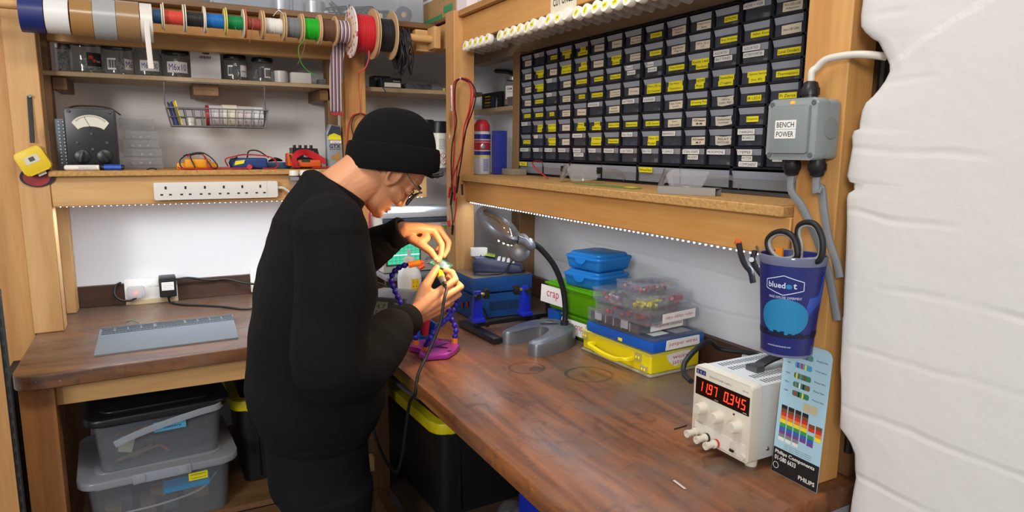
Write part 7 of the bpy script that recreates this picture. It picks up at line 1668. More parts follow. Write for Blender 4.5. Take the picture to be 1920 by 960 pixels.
b = MB().lathe([(0, 0), (.038, 0), (.040, .004), (.040, .145), (.036, .162), (.022, .178), (.0165, .182), (0, .182)], BW, None, 32); b.build('bottle_body', BW, t)
b = MB().lathe([(.0165, .183), (.019, .183), (.019, .207), (.017, .210), (.007, .212), (.006, .236), (.0035, .238), (0, .238)], mat('cap_white', 'd9d6d0', .45), None, 24); b.build('nozzle_cap', None, t)
b = MB(); a0_ = math.atan2(-2.11, -.727) + .55; n = 8
b.add([(.0405 * math.cos(a0_ + (i / n - .5) * .75), .0405 * math.sin(a0_ + (i / n - .5) * .75), z) for i in range(n + 1) for z in (.062, .142)], [(2 * i, 2 * i + 2, 2 * i + 3, 2 * i + 1) for i in range(n)], mat('label_amber', 'edc61d', .5))
for k in range(5): b.add([(.0408 * math.cos(a0_ + u), .0408 * math.sin(a0_ + u), .072 + k * .014 + v) for u, v in ((-.25, 0), (.1 + .05 * (k % 3), 0), (.1 + .05 * (k % 3), .005), (-.25, .005))], [(0, 1, 2, 3)], INK)
b.build('label', None, t, flip=False)
t = thing('oscilloscope', 'cream oscilloscope with a glowing green screen in the back corner', 'oscilloscope', (.85, 2.40, BZ + .1202))
SC_ = mat('scope_cream', 'bdb9ad', .5); SD = mat('scope_slate', '4a5568', .45)
b = MB().box((.712, 2.33, BZ + .1225), (1.05, 2.62, BZ + .322), SC_, bev=.006); b.build('case', SC_, t, world=True)
b = MB().box((.708, 2.322, BZ + .3225), (1.055, 2.625, BZ + .343), mat('scope_lid', 'c5cdd8', .4), bev=.006); b.build('top_cover', None, t, world=True)
b = MB().box((.710, 2.321, BZ + .306), (1.053, 2.3295, BZ + .321), SD, bev=.003); b.build('front_trim', SD, t, world=True)
M = FY(0, 2.3298, BZ + .12)
b = MB(); b.box((.722, .028, 0), (.855, .112, .002), mat('scope_bezel', '3f5a50', .35), M); b.rect(.728, .034, .849, .106, mat('scope_screen', '3c8f72', .2, emit='4fe0b0', estr=.7), M, .0025)
for k in range(1, 8): b.rect(.728 + k * .0151, .034, .7288 + k * .0151, .106, mat('graticule', '2c6e58', .4), M, .003)
for k in range(1, 6): b.rect(.728, .034 + k * .0120, .849, .0348 + k * .0120, mat('graticule', '2c6e58'), M, .003)
b.rect(.728, .066, .849, .069, mat('trace', 'b9ffe8', emit='b0ffe4', estr=3.), M, .0033); b.build('screen', None, t, world=True)
for i in range(4):
    for j in range(3):
        b = MB().lathe([(0, 0), (.0115, 0), (.010, .012), (0, .013)], mat('knob_grey', '8a8b88', .4), M @ T(.885 + i * .046, .045 + j * .045, 0), 18); b.build('knob', None, t, world=True)
b = MB(); b.rect(.865, .17, 1.03, .182, WHITE2, M, .0012); b.text('DUAL TRACE', mat('violet_ink', '5a3f8c', .6), M, .05, .006, x=.96, y=.176, lift=.0018); b.rect(.94, .158, 1.0, .166, mat('lime_label', '7fc24a', .5), M, .0012); b.build('panel_print', None, t, world=True)
t = thing('riser_shelf', 'dark grey riser shelf on black legs under the oscilloscope', 'riser', (.83, 2.42, BZ))
b = MB().box((.702, 2.265, BZ + .105), (1.08, 2.66, BZ + .120), mat('riser_grey', '74777c', .5), bev=.003); b.build('shelf_board', None, t, world=True)
for x, y in ((.705, 2.28), (1.05, 2.28), (.705, 2.63), (1.05, 2.63)): b = MB().box((x, y, BZ), (x + .022, y + .022, BZ + .105), BLACK, bev=.002); b.build('leg', BLACK, t, world=True)
b = MB().box((.80, 2.20, BZ), (.90, 2.245, BZ + .115), BLACK, bev=.006); tag(b.build('black_case', BLACK), 'black instrument case between the white dispenser bottle and the hot plate', 'case')
b = MB().tube([(0.623, 2.2, 1.03), (0.657, 2.18, 1.018), (0.685, 2.15, 0.997), (0.699, 2.12, 0.989)], .003, BLACKR); tag(b.build('grey_lead', BLACKR), 'dark lead drooping in front of the riser shelf', 'cable')
b = MB().box((.735, 2.32, BZ), (.90, 2.44, BZ + .05), mat('grey_unit', '6c6f74', .5), bev=.004)
for k in range(6): b.box((.745 + k * .022, 2.3192, BZ + .012), (.757 + k * .022, 2.3202, BZ + .038), BLACK)
tag(b.build('grey_unit', None), 'vented grey unit tucked under the riser shelf', 'instrument')
b = MB().tube([(.6995, 2.445, 1.289), (.7005, 2.447, 1.2), (.7005, 2.447, 1.05)], .003, mat('magenta_cable', 'a81f6e', .4)); tag(b.build('magenta_cable', None), 'magenta cable running down beside the post behind the chin', 'cable')

# ------------------------------------------------------------------ back bench: mat, sockets
MATG = mat('silicone_grey', '70777e', .6, noise=.08, nscale=30)
t = thing('work_mat', 'flat grey silicone work mat with slotted rails along its back edge', 'mat', (.008, 2.26, BZ))
c = [Vector((-.183, 2.407, BZ)), Vector((.205, 2.429, BZ)), Vector((.192, 2.122, BZ)), Vector((-.181, 2.107, BZ))]
b = MB(); lo = [c[3], c[2], c[1], c[0]]; b.add([tuple(p) for p in lo] + [tuple(p + Vector((0, 0, .004))) for p in lo], [(3, 2, 1, 0), (4, 5, 6, 7), (0, 1, 5, 4), (1, 2, 6, 5), (2, 3, 7, 6), (3, 0, 4, 7)], MATG); b.build('sheet', MATG, t, world=True)
b = MB(); Mm = basis((-.183, 2.407, BZ + .004), (.388, .022, 0), (-.022, .388, 0)); SL = mat('slot_grey', '3c4045', .7)
for y in (-.078, -.056, -.003): b.box((0.002, y, 0), (.386, y + .003, .0022), MATG, Mm)
for k in range(40): b.box((.004 + k * .0096, -.073, 0), (.0105 + k * .0096, -.058, .0008), SL, Mm)
for k in (0, 1, 2, 3, 6.5, 7.5, 8.5, 9.5):
    for r in range(2): b.box((.005 + k * .0365, -.050 + r * .024, 0), (.037 + k * .0365, -.032 + r * .024, .0008), SL, Mm)
b.box((.155, -.050, 0), (.235, -.006, .0008), SL, Mm); b.build('slotted_rail', MATG, t, world=True)
b = MB().tube([(-0.112, 2.467, 0.905), (-0.1, 2.45, 0.913), (-0.087, 2.446, 0.909), (-0.078, 2.448, 0.902)], .0018, mat('leaf_green', '1f7a2c', .5), flat=(.005, .002, (0, 0, 1))); tag(b.build('green_offcut', None), 'curled green wire offcut lying behind the grey mat', 'wire')
t = thing('socket_plate', 'white wall socket plate with a clear plug and black adapter in it', 'socket', (-.038, 2.765, .912))
M = FY(-.038, 2.7795, .957); b = MB(); b.prism(rrect(-.086, -.041, .086, .037, .004), .015, WHITE, M, bev=.002); b.build('plate', WHITE, t, world=True)
b = MB()
for x in (-.004, .018): b.box((x - .007, .006, 0), (x + .007, .026, .003), mat('switch_white', 'f3f2ee', .3), M @ T(0, 0, .015), bev=.001)
b.build('switch', None, t, world=True)
b = MB().box((-.122, 2.757, BZ), (.048, 2.7795, .9155), mat('pale_batten', 'd2bd97', .7)); tag(b.build('wood_batten', None), 'pale wooden batten under the white socket plate', 'batten')
t = thing('mains_plug', 'clear plug with an orange glow in the left of the socket plate', 'plug', (-.088, 2.74, .93))
PC = clear('clear_plug', 'f1f1f4', .45, .08, 1.2)
b = MB(); b.prism(rounded([(-.027, .018, .008), (-.030, -.020, .012), (.030, -.020, .012), (.027, .018, .008)], .008), .032, PC, FY(-.088, 2.764, .950), bev=.005); b.build('body', PC, t, world=True)
b = MB().box((-.094, 2.738, .944), (-.082, 2.742, .949), mat('neon_plug', 'ff7a3a', emit='ff6a20', estr=2)); b.build('neon', None, t, world=True)
b = MB().tube([(-.088, 2.745, .928), (-.11, 2.74, .920), (-.14, 2.735, .928), (-.155, 2.74, .95), (-.15, 2.76, .975), (-.135, 2.776, .982)], .0042, BLACKR); b.build('flex', BLACKR, t, world=True)
t = thing('power_adapter', 'black power adapter with a white rating label in the right of the socket plate', 'adapter', (.018, 2.73, .93))
b = MB().box((-.012, 2.705, .928), (.044, 2.764, 1.003), BLACK, bev=.005, seg=3); b.build('body', BLACK, t, world=True)
M = FY(.016, 2.7047, .966); b = MB(); b.rect(-.020, -.012, .020, .018, WHITE2, M)
for k in range(4): b.text('INPUT 230V 50Hz' if k % 2 else 'OUTPUT 9V DC 1A', INK, M, .033, .003, y=.012 - k * .0065)
b.build('rating_label', WHITE2, t, world=True)
b = MB().tube([(.016, 2.735, .927), (.017, 2.73, .912), (.024, 2.71, .9045), (.06, 2.66, .9045), (.12, 2.62, .9045), (.19, 2.56, .9045), (.24, 2.50, .9045), (.29, 2.49, .9045), (.34, 2.52, .9045), (.40, 2.56, .9045)], .0038, BLACKR); b.build('flex', BLACKR, t, world=True)
b = MB().tube([(.045, 2.745, .985), (.09, 2.755, .985), (.16, 2.768, .968), (.22, 2.77, .967), (.28, 2.75, .95), (.34, 2.72, .945), (.42, 2.71, .95)], .0042, BLACKR); tag(b.build('black_cable', BLACKR), 'black cable running along the dark skirting right of the adapter', 'cable')
t = thing('socket_plate', 'white wall socket plate partly hidden behind the person', 'socket', (.39, 2.77, .94))
b = MB(); M = FY(.38, 2.7795, .953); b.prism(rrect(-.073, -.046, .073, .046, .004), .018, WHITE, M, bev=.002); b.build('plate', WHITE, t, world=True)
b = MB(); b.box((-.06, .0, 0), (-.048, .016, .003), mat('switch_white', 'f3f2ee'), M @ T(0, 0, .018)); b.build('switch', None, t, world=True)
# little marks on the bench
for k, (p, q) in enumerate((((0.772, 0.837, 0.9), (0.769, 0.805, 0.9)),)):
    b = MB().tube([p[:2] + (BZ + .0012,), q[:2] + (BZ + .0012,)], .001, mat('paint_flake', 'c7c1b6', .7), flat=(.005, .0012, (0, 0, 1)), smooth=0); tag(b.build('paint_flake', None), 'pale paint flake lying on the bench in front of the supply', 'flake')
b = MB().tube([(0.921, 1.005, 0.9)[:2] + (BZ + .0015,), (0.958, 1.008, 0.9)[:2] + (BZ + .0015,)], .0012, BLACKR, smooth=0); tag(b.build('wire_offcut', BLACKR), 'short dark wire offcut by the left corner of the supply', 'wire')

# ------------------------------------------------------------------ under the benches
SB = clear('storage_tub', 'c9ced6', .22, .15); SBL = clear('storage_lid', 'd3d9e2', .55, .2)
SH = .3705
def crate(loc, rz, lx, ly, h, label, lid_m, lidname, lo=1.0):
    t = thing('storage_crate', label, 'storage box', loc, rz)
    P = rrect(-lx / 2, -ly / 2, lx / 2, ly / 2, .03); b = MB()
    k = .93; vs = []; n = len(P)
    for (s, z) in ((k, 0), (1, h), (.985, h), (k * .985, .003)): vs += [(x * s, y * s, z) for x, y in P]
    fs = [tuple(range(n - 1, -1, -1)), tuple(range(3 * n, 4 * n))]
    for r in range(3): fs += [(r * n + i, r * n + (i + 1) % n, (r + 1) * n + (i + 1) % n, (r + 1) * n + i) for i in range(n)]
    b.add(vs, fs); b.build('tub', SB, t)
    b = MB(); b.prism(rrect(-lx / 2 - .022, -ly / 2 - .022, lx / 2 + .022, ly / 2 + .022, .045), .022, None, T(0, 0, h + .0004 - .012), bev=.007, seg=3)
    b.prism(rrect(-lx / 2 + .02, -ly / 2 + .02, lx / 2 - .02, ly / 2 - .02, .03), .006, None, T(0, 0, h + .0104), bev=.003); b.build('lid', lid_m, t)
    return t
LWR = (-.048, 2.262, SH); rz1 = .055
t = crate(LWR, rz1, .375, .34, .170, 'lower clear storage crate with a frosted lid and yellow resistors label', SBL, 'lid')
b = MB()
for s in (-.055, .055): b.box((s - .012, -.198, .158), (s + .012, -.1925, .180), mat('clip_grey2', '8d929a', .4), bev=.001)
b.box((-.075, -.1965, .155), (.075, -.1925, .184), SBL, bev=.002); b.build('latch', None, t)
b = MB(); M = FY(.055, -.1650, .115); b.box((-.055, -.022, 0), (.070, .018, .0008), mat('label_blue', '3f7fa8', .6), M); b.build('blue_label', None, t)
for z, s in ((.134, 'resistors'), (.122, 'capacitors')):
    b = MB(); M = FY(.095, -.1672, z); b.box((-.026, -.006, 0), (.026, .006, .0006), YEL, M); b.text(s, INK, M, .04, .006, lift=.001); b.build('label', YEL, t)
rnd = random.Random(21); b = MB()
for k in range(9): b.box((-.15 + k * .03, -.12 + rnd.uniform(0, .12), .005), (-.11 + k * .03, -.02 + rnd.uniform(0, .1), .03 + rnd.uniform(0, .04)), (mat('kraft', 'a5814f', .8), mat('grey_junk', '6d6f73', .6), mat('blue_junk', '3c4d70', .6), mat('tan_junk', '8d7556', .7))[k % 4], RZ(.0))
b.tube([(-.1, -.14, .05), (0, -.145, .055), (.1, -.14, .07), (.15, -.13, .11)], .003, WHITE2); o = b.build('contents', None, t); o['kind'] = 'stuff'
t = crate((-.045, 2.255, SH + .1868), .09, .335, .30, .158, 'upper clear storage crate under the bench with a black lid and loose handle', BLACK, 'lid')
b = MB().tube([(-.12, -.185, .098), (-.06, -.188, .118), (.02, -.186, .134), (.1, -.184, .146), (.15, -.178, .150), (.175, -.14, .152)], .006, flat=(.020, .004, (0, -1, 0)), seg=10); b.build('handle', SBL, t)
b = MB(); M = FY(.03, -.1535, .112) @ RZ(.0); b.box((-.05, -.014, 0), (.035, .016, .0006), mat('label_cyan', '4f9fc4', .6), M); b.text('battery', INK, M, .05, .009, x=0, y=-.004, lift=.001); b.build('label', None, t)
b = MB(); rnd = random.Random(5)
for k in range(6): b.tube([(-.12 + rnd.uniform(0, .24), -.12 + rnd.uniform(0, .2), .008 + rnd.uniform(0, .06)) for i in range(6)], .004, (mat('orange_cord', 'b5522c', .5), mat('navy_cord', '222a44', .5), BLACKR, mat('tan_cord', '9a7a52', .6), mat('navy_cord', '222a44'), mat('grey_junk', '6d6f73'))[k], seg=7)
b.box((-.12, -.11, .01), (-.085, -.09, .05), CREAM, RY(.3)); b.box((-.02, -.1, .006), (.13, .1, .07), mat('navy_junk', '262c40', .6), bev=.015); o = b.build('contents', None, t); o['kind'] = 'stuff'
def tote(loc, rz, lx, ly, h, label):
    t = thing('tote_box', label, 'storage box', loc, rz); TB_ = mat('tote_black', '141416', .45); TY = mat('tote_yellow', 'd8c80f', .45)
    b = MB(); b.prism(rrect(-lx / 2 * .9, -ly / 2 * .9, lx / 2 * .9, ly / 2 * .9, .03), h, TB_, None, top=1.1)
    for k in (-1, 1): b.box((k * lx * .30 - .006, -ly / 2 * .975, .02), (k * lx * .30 + .006, -ly / 2 * .90, h - .04), TB_)
    b.build('tub', TB_, t)
    b = MB(); P = rrect(-lx / 2 - .018, -ly / 2 - .018, lx / 2 + .018, ly / 2 + .018, .045); b.prism(P, .034, TY, T(0, 0, h - .014), bev=.005); b.build('rim', TY, t)
    b = MB(); b.prism(rrect(-lx / 2 + .012, -ly / 2 + .012, lx / 2 - .012, ly / 2 - .012, .03), .006, TB_, T(0, 0, h + .018), bev=.002); b.box((-lx * .25, -ly / 2 - .012, h + .0225), (lx * .25, -ly / 2 + .02, h + .029), TB_, None, bev=.003); b.build('lid', TB_, t)
    return t
tote((.325, 2.43, SH), .0, .28, .40, .275, 'black tote with a yellow rim behind the person under the back bench')
t = tote((.838, 2.00, .3625), .05, .33, .52, .30, 'black tote with a yellow rim under the right bench')
b = MB().tube([(.672, 2.16, .705), (.674, 2.05, .705), (.685, 1.93, .705), (.72, 1.85, .705), (.80, 1.80, .705)], .010, flat=(.03, .014, (0, 0, 1)), seg=10); tag(b.build('grey_bracket', mat('bracket_grey', '8b8b8c', .45)), 'curved grey plastic bracket lying on the tote under the right bench', 'bracket')
b = MB().box((.78, 1.13, .3625), (1.05, 1.42, .72), mat('crate_blue', '1a2fb0', .45), bev=.008); b.box((.772, 1.122, .70), (1.058, 1.428, .725), mat('crate_blue', '1a2fb0'), bev=.004); solid(b, 'blue_crate', None, 'plain deep blue crate under the right bench', 'crate', origin=(.9, 1.27, .3625))
t = thing('clear_bag', 'clear bag of metal bits under the right bench beside the blue crate', 'bag', (.80, 1.56, .3625))
b = MB(); rnd = random.Random(9); CB_ = clear('bag_clear', 'd9dde2', .12, .05, 1.6)
for k in range(5): b.ball((.77 + rnd.uniform(0, .09), 1.52 + rnd.uniform(0, .09), .42 + rnd.uniform(-.01, .03)), .045, CB_, seg=14, sc=(1, 1, 1.1))
b.build('bag', CB_, t, world=True)
b = MB()
for k in range(12): p = Vector((.76 + rnd.uniform(0, .1), 1.51 + rnd.uniform(0, .1), .385 + rnd.uniform(0, .07))); b.cyl(p, p + Vector((rnd.uniform(-.04, .04), rnd.uniform(-.04, .04), rnd.uniform(-.01, .04))), .005, m=STEEL, seg=8)
o = b.build('metal_bits', STEEL, t, world=True); o['kind'] = 'stuff'
b = MB(); b.box((.505, 2.035, .36), (.5555, 2.085, .50), W['Z'], bev=.002); tag(b.build('timber_offcut', W['Z']), 'pine offcut screwed to the corner leg under the bench', 'offcut')
b = MB().box((.515, 2.0, .44), (.5665, 2.028, .49), W['X'], bev=.002); tag(b.build('timber_cleat', W['X']), 'short pine cleat at the front of the corner leg', 'cleat')
b = MB().box((-.42, 2.2, .003), (-.40, 2.6, .82), mat('shade_panel', '1c1a19', .6)); tag(b.build('shade_sheet', None), 'dark sheet added to shade the gap left of the back bench', 'sheet')  # added sheet, near black to deepen the shade in the gap

# ------------------------------------------------------------------ the person
SKIN, nt_, sb_ = _new('skin')
sb_.inputs['Base Color'].default_value = lin('cf9068'); sb_.inputs['Roughness'].default_value = .5
sb_.inputs['Subsurface Weight'].default_value = .12; sb_.inputs['Subsurface Radius'].default_value = (.012, .005, .003); sb_.inputs['Subsurface Scale'].default_value = .6
_n = nt_.nodes.new('ShaderNodeTexNoise'); _n.inputs['Scale'].default_value = 90; _n.inputs['Detail'].default_value = 4
_tc = nt_.nodes.new('ShaderNodeTexCoord'); nt_.links.new(_tc.outputs['Object'], _n.inputs['Vector'])
_b = nt_.nodes.new('ShaderNodeBump'); _b.inputs['Strength'].default_value = .12; _b.inputs['Distance'].default_value = .002
nt_.links.new(_n.outputs['Fac'], _b.inputs['Height']); nt_.links.new(_b.outputs['Normal'], sb_.inputs['Normal'])
def cloth(name, col, rough=.9):
    m = mat(name, col, rough, bump=.35, bscale=420, spec=.2); b = m.node_tree.nodes['Principled BSDF']; b.inputs['Sheen Weight'].default_value = .0; return m
SWEAT = cloth('black_sweatshirt', '0d0c0e'); TROU = cloth('black_trousers', '0b0c10'); HATM = cloth('black_knit', '0c0c0d', 1.0); HAIRM = mat('black_hair', '120d0b', .55)
def remesh(mb, vox, smooth=3, wob=None, seed=0.):
    """join the collected volumes into one continuous skin"""
    bm = mb.bm; bmesh.ops.recalc_face_normals(bm, faces=bm.faces[:])
    me = bpy.data.meshes.new('tmp'); bm.to_mesh(me); bm.free()
    o = bpy.data.objects.new('tmp', me); COL.objects.link(o)
    r = o.modifiers.new('r', 'REMESH'); r.mode = 'VOXEL'; r.voxel_size = vox; r.use_smooth_shade = True
    s = o.modifiers.new('s', 'SMOOTH'); s.factor = .5; s.iterations = smooth
    dg = bpy.context.evaluated_depsgraph_get(); dg.update()
    out = bpy.data.meshes.new_from_object(o.evaluated_get(dg))
    bpy.data.objects.remove(o); bpy.data.meshes.remove(me)
    if wob:
        out.update()
        nr = [v.normal.copy() for v in out.vertices]
        for v, n in zip(out.vertices, nr): v.co += n * wob(v.co)
    return out
def place(me, name, m, parent=None, org=(0, 0, 0)):
    me.transform(Matrix.Translation(-Vector(org)))
    me.materials.clear(); me.materials.append(m); me.name = name
    for p in me.polygons: p.use_smooth = True; p.material_index = 0
    o = bpy.data.objects.new(name, me); COL.objects.link(o)
    if parent is None: o.location = org
    else: o.parent = parent
    return o
ORG = (.32, 1.66, 0)
def caps(b, pts, rad, seg=14):
    """chain of tapered capsules"""
    P = [Vector(p) for p in pts]
    for i, p in enumerate(P): b.ball(p, rad[i], seg=seg)
    for i in range(len(P) - 1): b.cyl(P[i], P[i + 1], rad[i], rad[i + 1], seg)
# --- head frame: tipped forward to look at the hands
th = math.radians(54); HS_ = .90
HC = Vector((0.514, 1.612, 1.405)); HC.y = 1.672
HM = Matrix(((math.cos(th) * HS_, 0, math.sin(th) * HS_, HC.x), (0, HS_, 0, HC.y), (-math.sin(th) * HS_, 0, math.cos(th) * HS_, HC.z), (0, 0, 0, 1))) @ RZ(.06)
b = MB()
def hring(u, ff, fb, hw, n=36):
    out = []; c = (ff + fb) / 2; a_ = (ff - fb) / 2
    for k in range(n):
        t = 2 * PI * k / n; cs, sn = math.cos(t), math.sin(t)
        e = 2.35; d = (abs(cs) ** e + abs(sn) ** e) ** (-1 / e)
        w = hw * (1 - .20 * max(0, cs) ** 2)
        out.append(HM @ Vector((c + a_ * cs * d, w * sn * d, u)))
    return out
PRO = [(-.089, .064, .035, .016), (-.085, .075, .012, .030), (-.077, .079, -.005, .041), (-.064, .078, -.02, .049), (-.05, .079, -.035, .055), (-.03, .080, -.055, .061), (-.01, .079, -.075, .066), (.01, .077, -.09, .069), (.03, .076, -.10, .072), (.052, .084, -.107, .075), (.075, .086, -.108, .077), (.095, .076, -.10, .072), (.117, .055, -.08, .056), (.130, .02, -.045, .03)]
b.loft([hring(*p) for p in PRO])
def hp(f, l, u): return HM @ Vector((f, l, u))
caps(b, [hp(.080, 0, .042), hp(.089, 0, .020), hp(.0985, 0, -.002), hp(.092, 0, -.012)], [.006, .0075, .0095, .008])
for s in (-1, 1):
    caps(b, [hp(.083, s * .010, -.008), hp(.086, s * .012, -.012)], [.0075, .0065])
    caps(b, [hp(.080, s * .012, .054), hp(.076, s * .034, .055), hp(.060, s * .052, .050)], [.009, .009, .008])
    caps(b, [hp(.056, s * .034, -.008), hp(.036, s * .042, -.006)], [.022, .024])
    # ear: a shallow bowl with a rolled rim and a lobe
    n_ = 14; rim = []
    for k in range(n_):
        a_ = 2 * PI * k / n_; f_ = -.006 + .0175 * math.cos(a_) - .004 * math.sin(a_); u_ = .010 + .029 * math.sin(a_)
        rim.append((f_, .080 + .008 * max(0, -math.cos(a_)) + .003 * max(0, math.sin(a_)), u_))
    caps(b, [hp(f, s * l, u) for f, l, u in rim + rim[:1]], [.0048] * (n_ + 1), 10)
    caps(b, [hp(.004, s * .077, -.020), hp(.0, s * .079, -.014)], [.0075, .0065], 10)
    b.ball((0, 0, 0), 1, None, HM @ T(-.005, s * .0735, .010) @ Matrix.Diagonal((.016, .0065, .027, 1)), 18)
    caps(b, [hp(.069, s * .024, .031), hp(.067, s * .040, .029)], [.0105, .0095], 12)
caps(b, [hp(.081, -.018, -.043), hp(.0865, 0, -.039), hp(.081, .018, -.043)], [.0045, .0060, .0045]); caps(b, [hp(.080, -.015, -.051), hp(.0855, 0, -.052), hp(.080, .015, -.051)], [.0045, .0064, .0045])
caps(b, [hp(.075, -.010, -.074), hp(.076, .010, -.074)], [.014, .014])
# neck into the shoulders
NB_ = Vector((.385, 1.665, 1.335))
caps(b, [hp(-.020, 0, -.035), (Vector(hp(-.03, 0, -.06)) + NB_) / 2 + Vector((.0, 0, .012)), NB_], [.058, .055, .062], 24)
caps(b, [hp(-.055, 0, .0), hp(-.05, 0, -.06), NB_ + Vector((-.02, 0, .01))], [.05, .05, .06], 24)
# trunk, arms, legs (under the clothes)
caps(b, [NB_ + Vector((-.01, 0, -.02)), (.36, 1.665, 1.22), (.34, 1.665, 1.05), (.33, 1.665, .90)], [.075, .105, .105, .105], 20)
SR, ER, WR_ = Vector((.335, 1.485, 1.285)), Vector((.315, 1.425, 1.0)), Vector((0.566, 1.625, 1.037))
SL_, EL, WL = Vector((.405, 1.838, 1.275)), Vector((.43, 2.0, 1.10)), Vector((0.615, 1.815, 1.244))
caps(b, [(.36, 1.58, 1.285), SR, ER, ER.lerp(WR_, .35), WR_], [.06, .048, .038, .036, .0255], 18)
caps(b, [(.36, 1.75, 1.285), SL_, EL, EL.lerp(WL, .35), WL], [.06, .048, .038, .036, .0255], 18)
for s, dx in ((-1, .0), (1, .03)):
    caps(b, [(.325, 1.665 + s * .065, .86), (.335 + dx, 1.66 + s * .092, .50), (.31 + dx, 1.66 + s * .10, .10)], [.078, .055, .04], 18)
def finger(pts, r0, r1): n = len(pts); caps(b, pts, [r0 + (r1 - r0) * i / (n - 1) for i in range(n)], 12)
# right hand, closed round the iron
WRk = WR_
MC = [(0.672, 1.656, 1.1), (0.681, 1.654, 1.08), (0.679, 1.658, 1.059), (0.667, 1.664, 1.039)]
for k, m_ in enumerate(MC):
    q = Vector(WRk) + Vector((0, .004 * k - .004, .010 - .0065 * k)); caps(b, [q, q.lerp(Vector(m_), .5), m_], [.019, .0165, .0118], 14)
finger([MC[0], (0.712, 1.668, 1.118), (0.713, 1.692, 1.135), (0.695, 1.7, 1.142)], .0108, .0078)
finger([MC[1], (0.73, 1.672, 1.096), (0.727, 1.706, 1.107), (0.707, 1.712, 1.116)], .0108, .0078)
finger([MC[2], (0.727, 1.68, 1.073), (0.722, 1.714, 1.083), (0.703, 1.716, 1.093)], .0102, .0074)
finger([MC[3], (0.709, 1.688, 1.051), (0.705, 1.712, 1.062), (0.69, 1.712, 1.071)], .0092, .0068)
finger([(0.59, 1.64, 1.054), (0.617, 1.652, 1.11), (0.642, 1.668, 1.134), (0.664, 1.684, 1.153)], .0165, .0092)
caps(b, [(0.618, 1.653, 1.105), (0.641, 1.655, 1.087)], [.0125, .012])
# left hand, pinching from above
ML = [(0.699, 1.8, 1.243), (0.723, 1.818, 1.243), (0.737, 1.836, 1.237), (0.738, 1.853, 1.227)]
for k, m_ in enumerate(ML):
    q = Vector(WL) + Vector((.002, .006 * k - .008, .006 - .005 * k)); caps(b, [q, q.lerp(Vector(m_), .5) + Vector((0, 0, .003)), m_], [.019, .0165, .0116], 14)
finger([ML[0], (0.72, 1.786, 1.201), (0.714, 1.776, 1.175), (0.703, 1.769, 1.155)], .0106, .0076)
finger([ML[1], (0.75, 1.806, 1.203), (0.743, 1.798, 1.183), (0.727, 1.788, 1.166)], .0106, .0076)
finger([ML[2], (0.757, 1.836, 1.201), (0.738, 1.82, 1.181), (0.718, 1.802, 1.174)], .0100, .0074)
finger([ML[3], (0.751, 1.855, 1.198), (0.735, 1.842, 1.185), (0.719, 1.826, 1.177)], .0090, .0068)
finger([(0.631, 1.8, 1.223), (0.656, 1.786, 1.205), (0.681, 1.776, 1.185), (0.695, 1.77, 1.162)], .0160, .0090)
caps(b, [(0.652, 1.787, 1.211), (0.678, 1.797, 1.221)], [.013, .0125])
body = place(remesh(b, .0030, 3), 'person', SKIN, None, ORG)
tag(body, 'person in black beanie, glasses and black sweatshirt, bent over soldering', 'person')
def wbuild(mb, name, m): return mb.build(name, m, body, world=True)
# --- sweatshirt
b = MB()
def tring(z, xb, xf, hw, cy=1.665, tilt=0., n=40, e=2.3):
    out = []; c, a_ = (xb + xf) / 2, (xf - xb) / 2
    for k in range(n):
        t = 2 * PI * k / n; cs, sn = math.cos(t), math.sin(t); d = (abs(cs) ** e + abs(sn) ** e) ** (-1 / e)
        out.append((c + a_ * cs * d, cy + hw * sn * d, z - tilt * cs))
    return out
b.loft([tring(.772, .190, .452, .165), tring(.785, .182, .470, .172), tring(.83, .166, .492, .185), tring(.88, .162, .496, .19), tring(.95, .166, .486, .19), tring(1.02, .176, .448, .192), tring(1.12, .190, .422, .198, tilt=.01), tring(1.20, .216, .425, .200, tilt=.02), tring(1.27, .246, .452, .198, tilt=.03), tring(1.325, .282, .446, .180, tilt=.035), tring(1.36, .312, .440, .145, tilt=.04), tring(1.378, .320, .438, .105, tilt=.042), tring(1.382, .345, .432, .070, tilt=.042)])
b.tube([SR + Vector((.02, .08, .01)), SR, SR.lerp(ER, .3) + Vector((.006, -.012, 0)), SR.lerp(ER, .6) + Vector((.004, -.012, 0)), ER + Vector((-.006, -.004, .008)), ER.lerp(WR_, .22) + Vector((.004, 0, -.022)), ER.lerp(WR_, .5) + Vector((0, 0, -.016)), ER.lerp(WR_, .72), ER.lerp(WR_, .86)], .08, seg=22, smooth=5, rad=[.075, .085, .087, .086, .083, .082, .070, .054, .040])
b.tube([SL_ + Vector((.02, -.08, .01)), SL_, SL_.lerp(EL, .5), EL + Vector((-.004, 0, -.01)), EL.lerp(WL, .35) + Vector((0, 0, -.008)), EL.lerp(WL, .65), EL.lerp(WL, .88)], .08, seg=22, smooth=5, rad=[.075, .085, .083, .078, .066, .056, .042])
from mathutils import noise as mn
def folds(co):
    a_ = mn.noise(Vector((co.x * 7, co.y * 5, co.z * 9))) * .0085
    s = mn.noise(Vector((co.x * 16 + co.z * 9, co.y * 12, co.z * 7))); a_ += (abs(s) - .25) * -.0045
    if co.z > 1.30 or co.z < .80: a_ *= .4
    if (co - WR_).length < .09 or (co - WL).length < .09: a_ *= .5
    return a_
shirt = place(remesh(b, .0075, 4, folds), 'sweatshirt', SWEAT, body, ORG)
def band(c, axis, r, w, t_, m, name, up=None, sx=1., sy=1.):
    M = Matrix.Translation(c) @ Vector(axis).normalized().to_track_quat('Z', 'Y').to_matrix().to_4x4()
    b = MB(); b.lathe([(r - .003, -w / 2), (r + t_ * .7, -w / 2), (r + t_, -w / 2 + .004), (r + t_, w / 2 - .004), (r + t_ * .7, w / 2), (r - .003, w / 2), (r - .003, -w / 2)], m, M, 40, sx, sy); return b
RIBM = cloth('black_rib', '0d0d0f', .95)
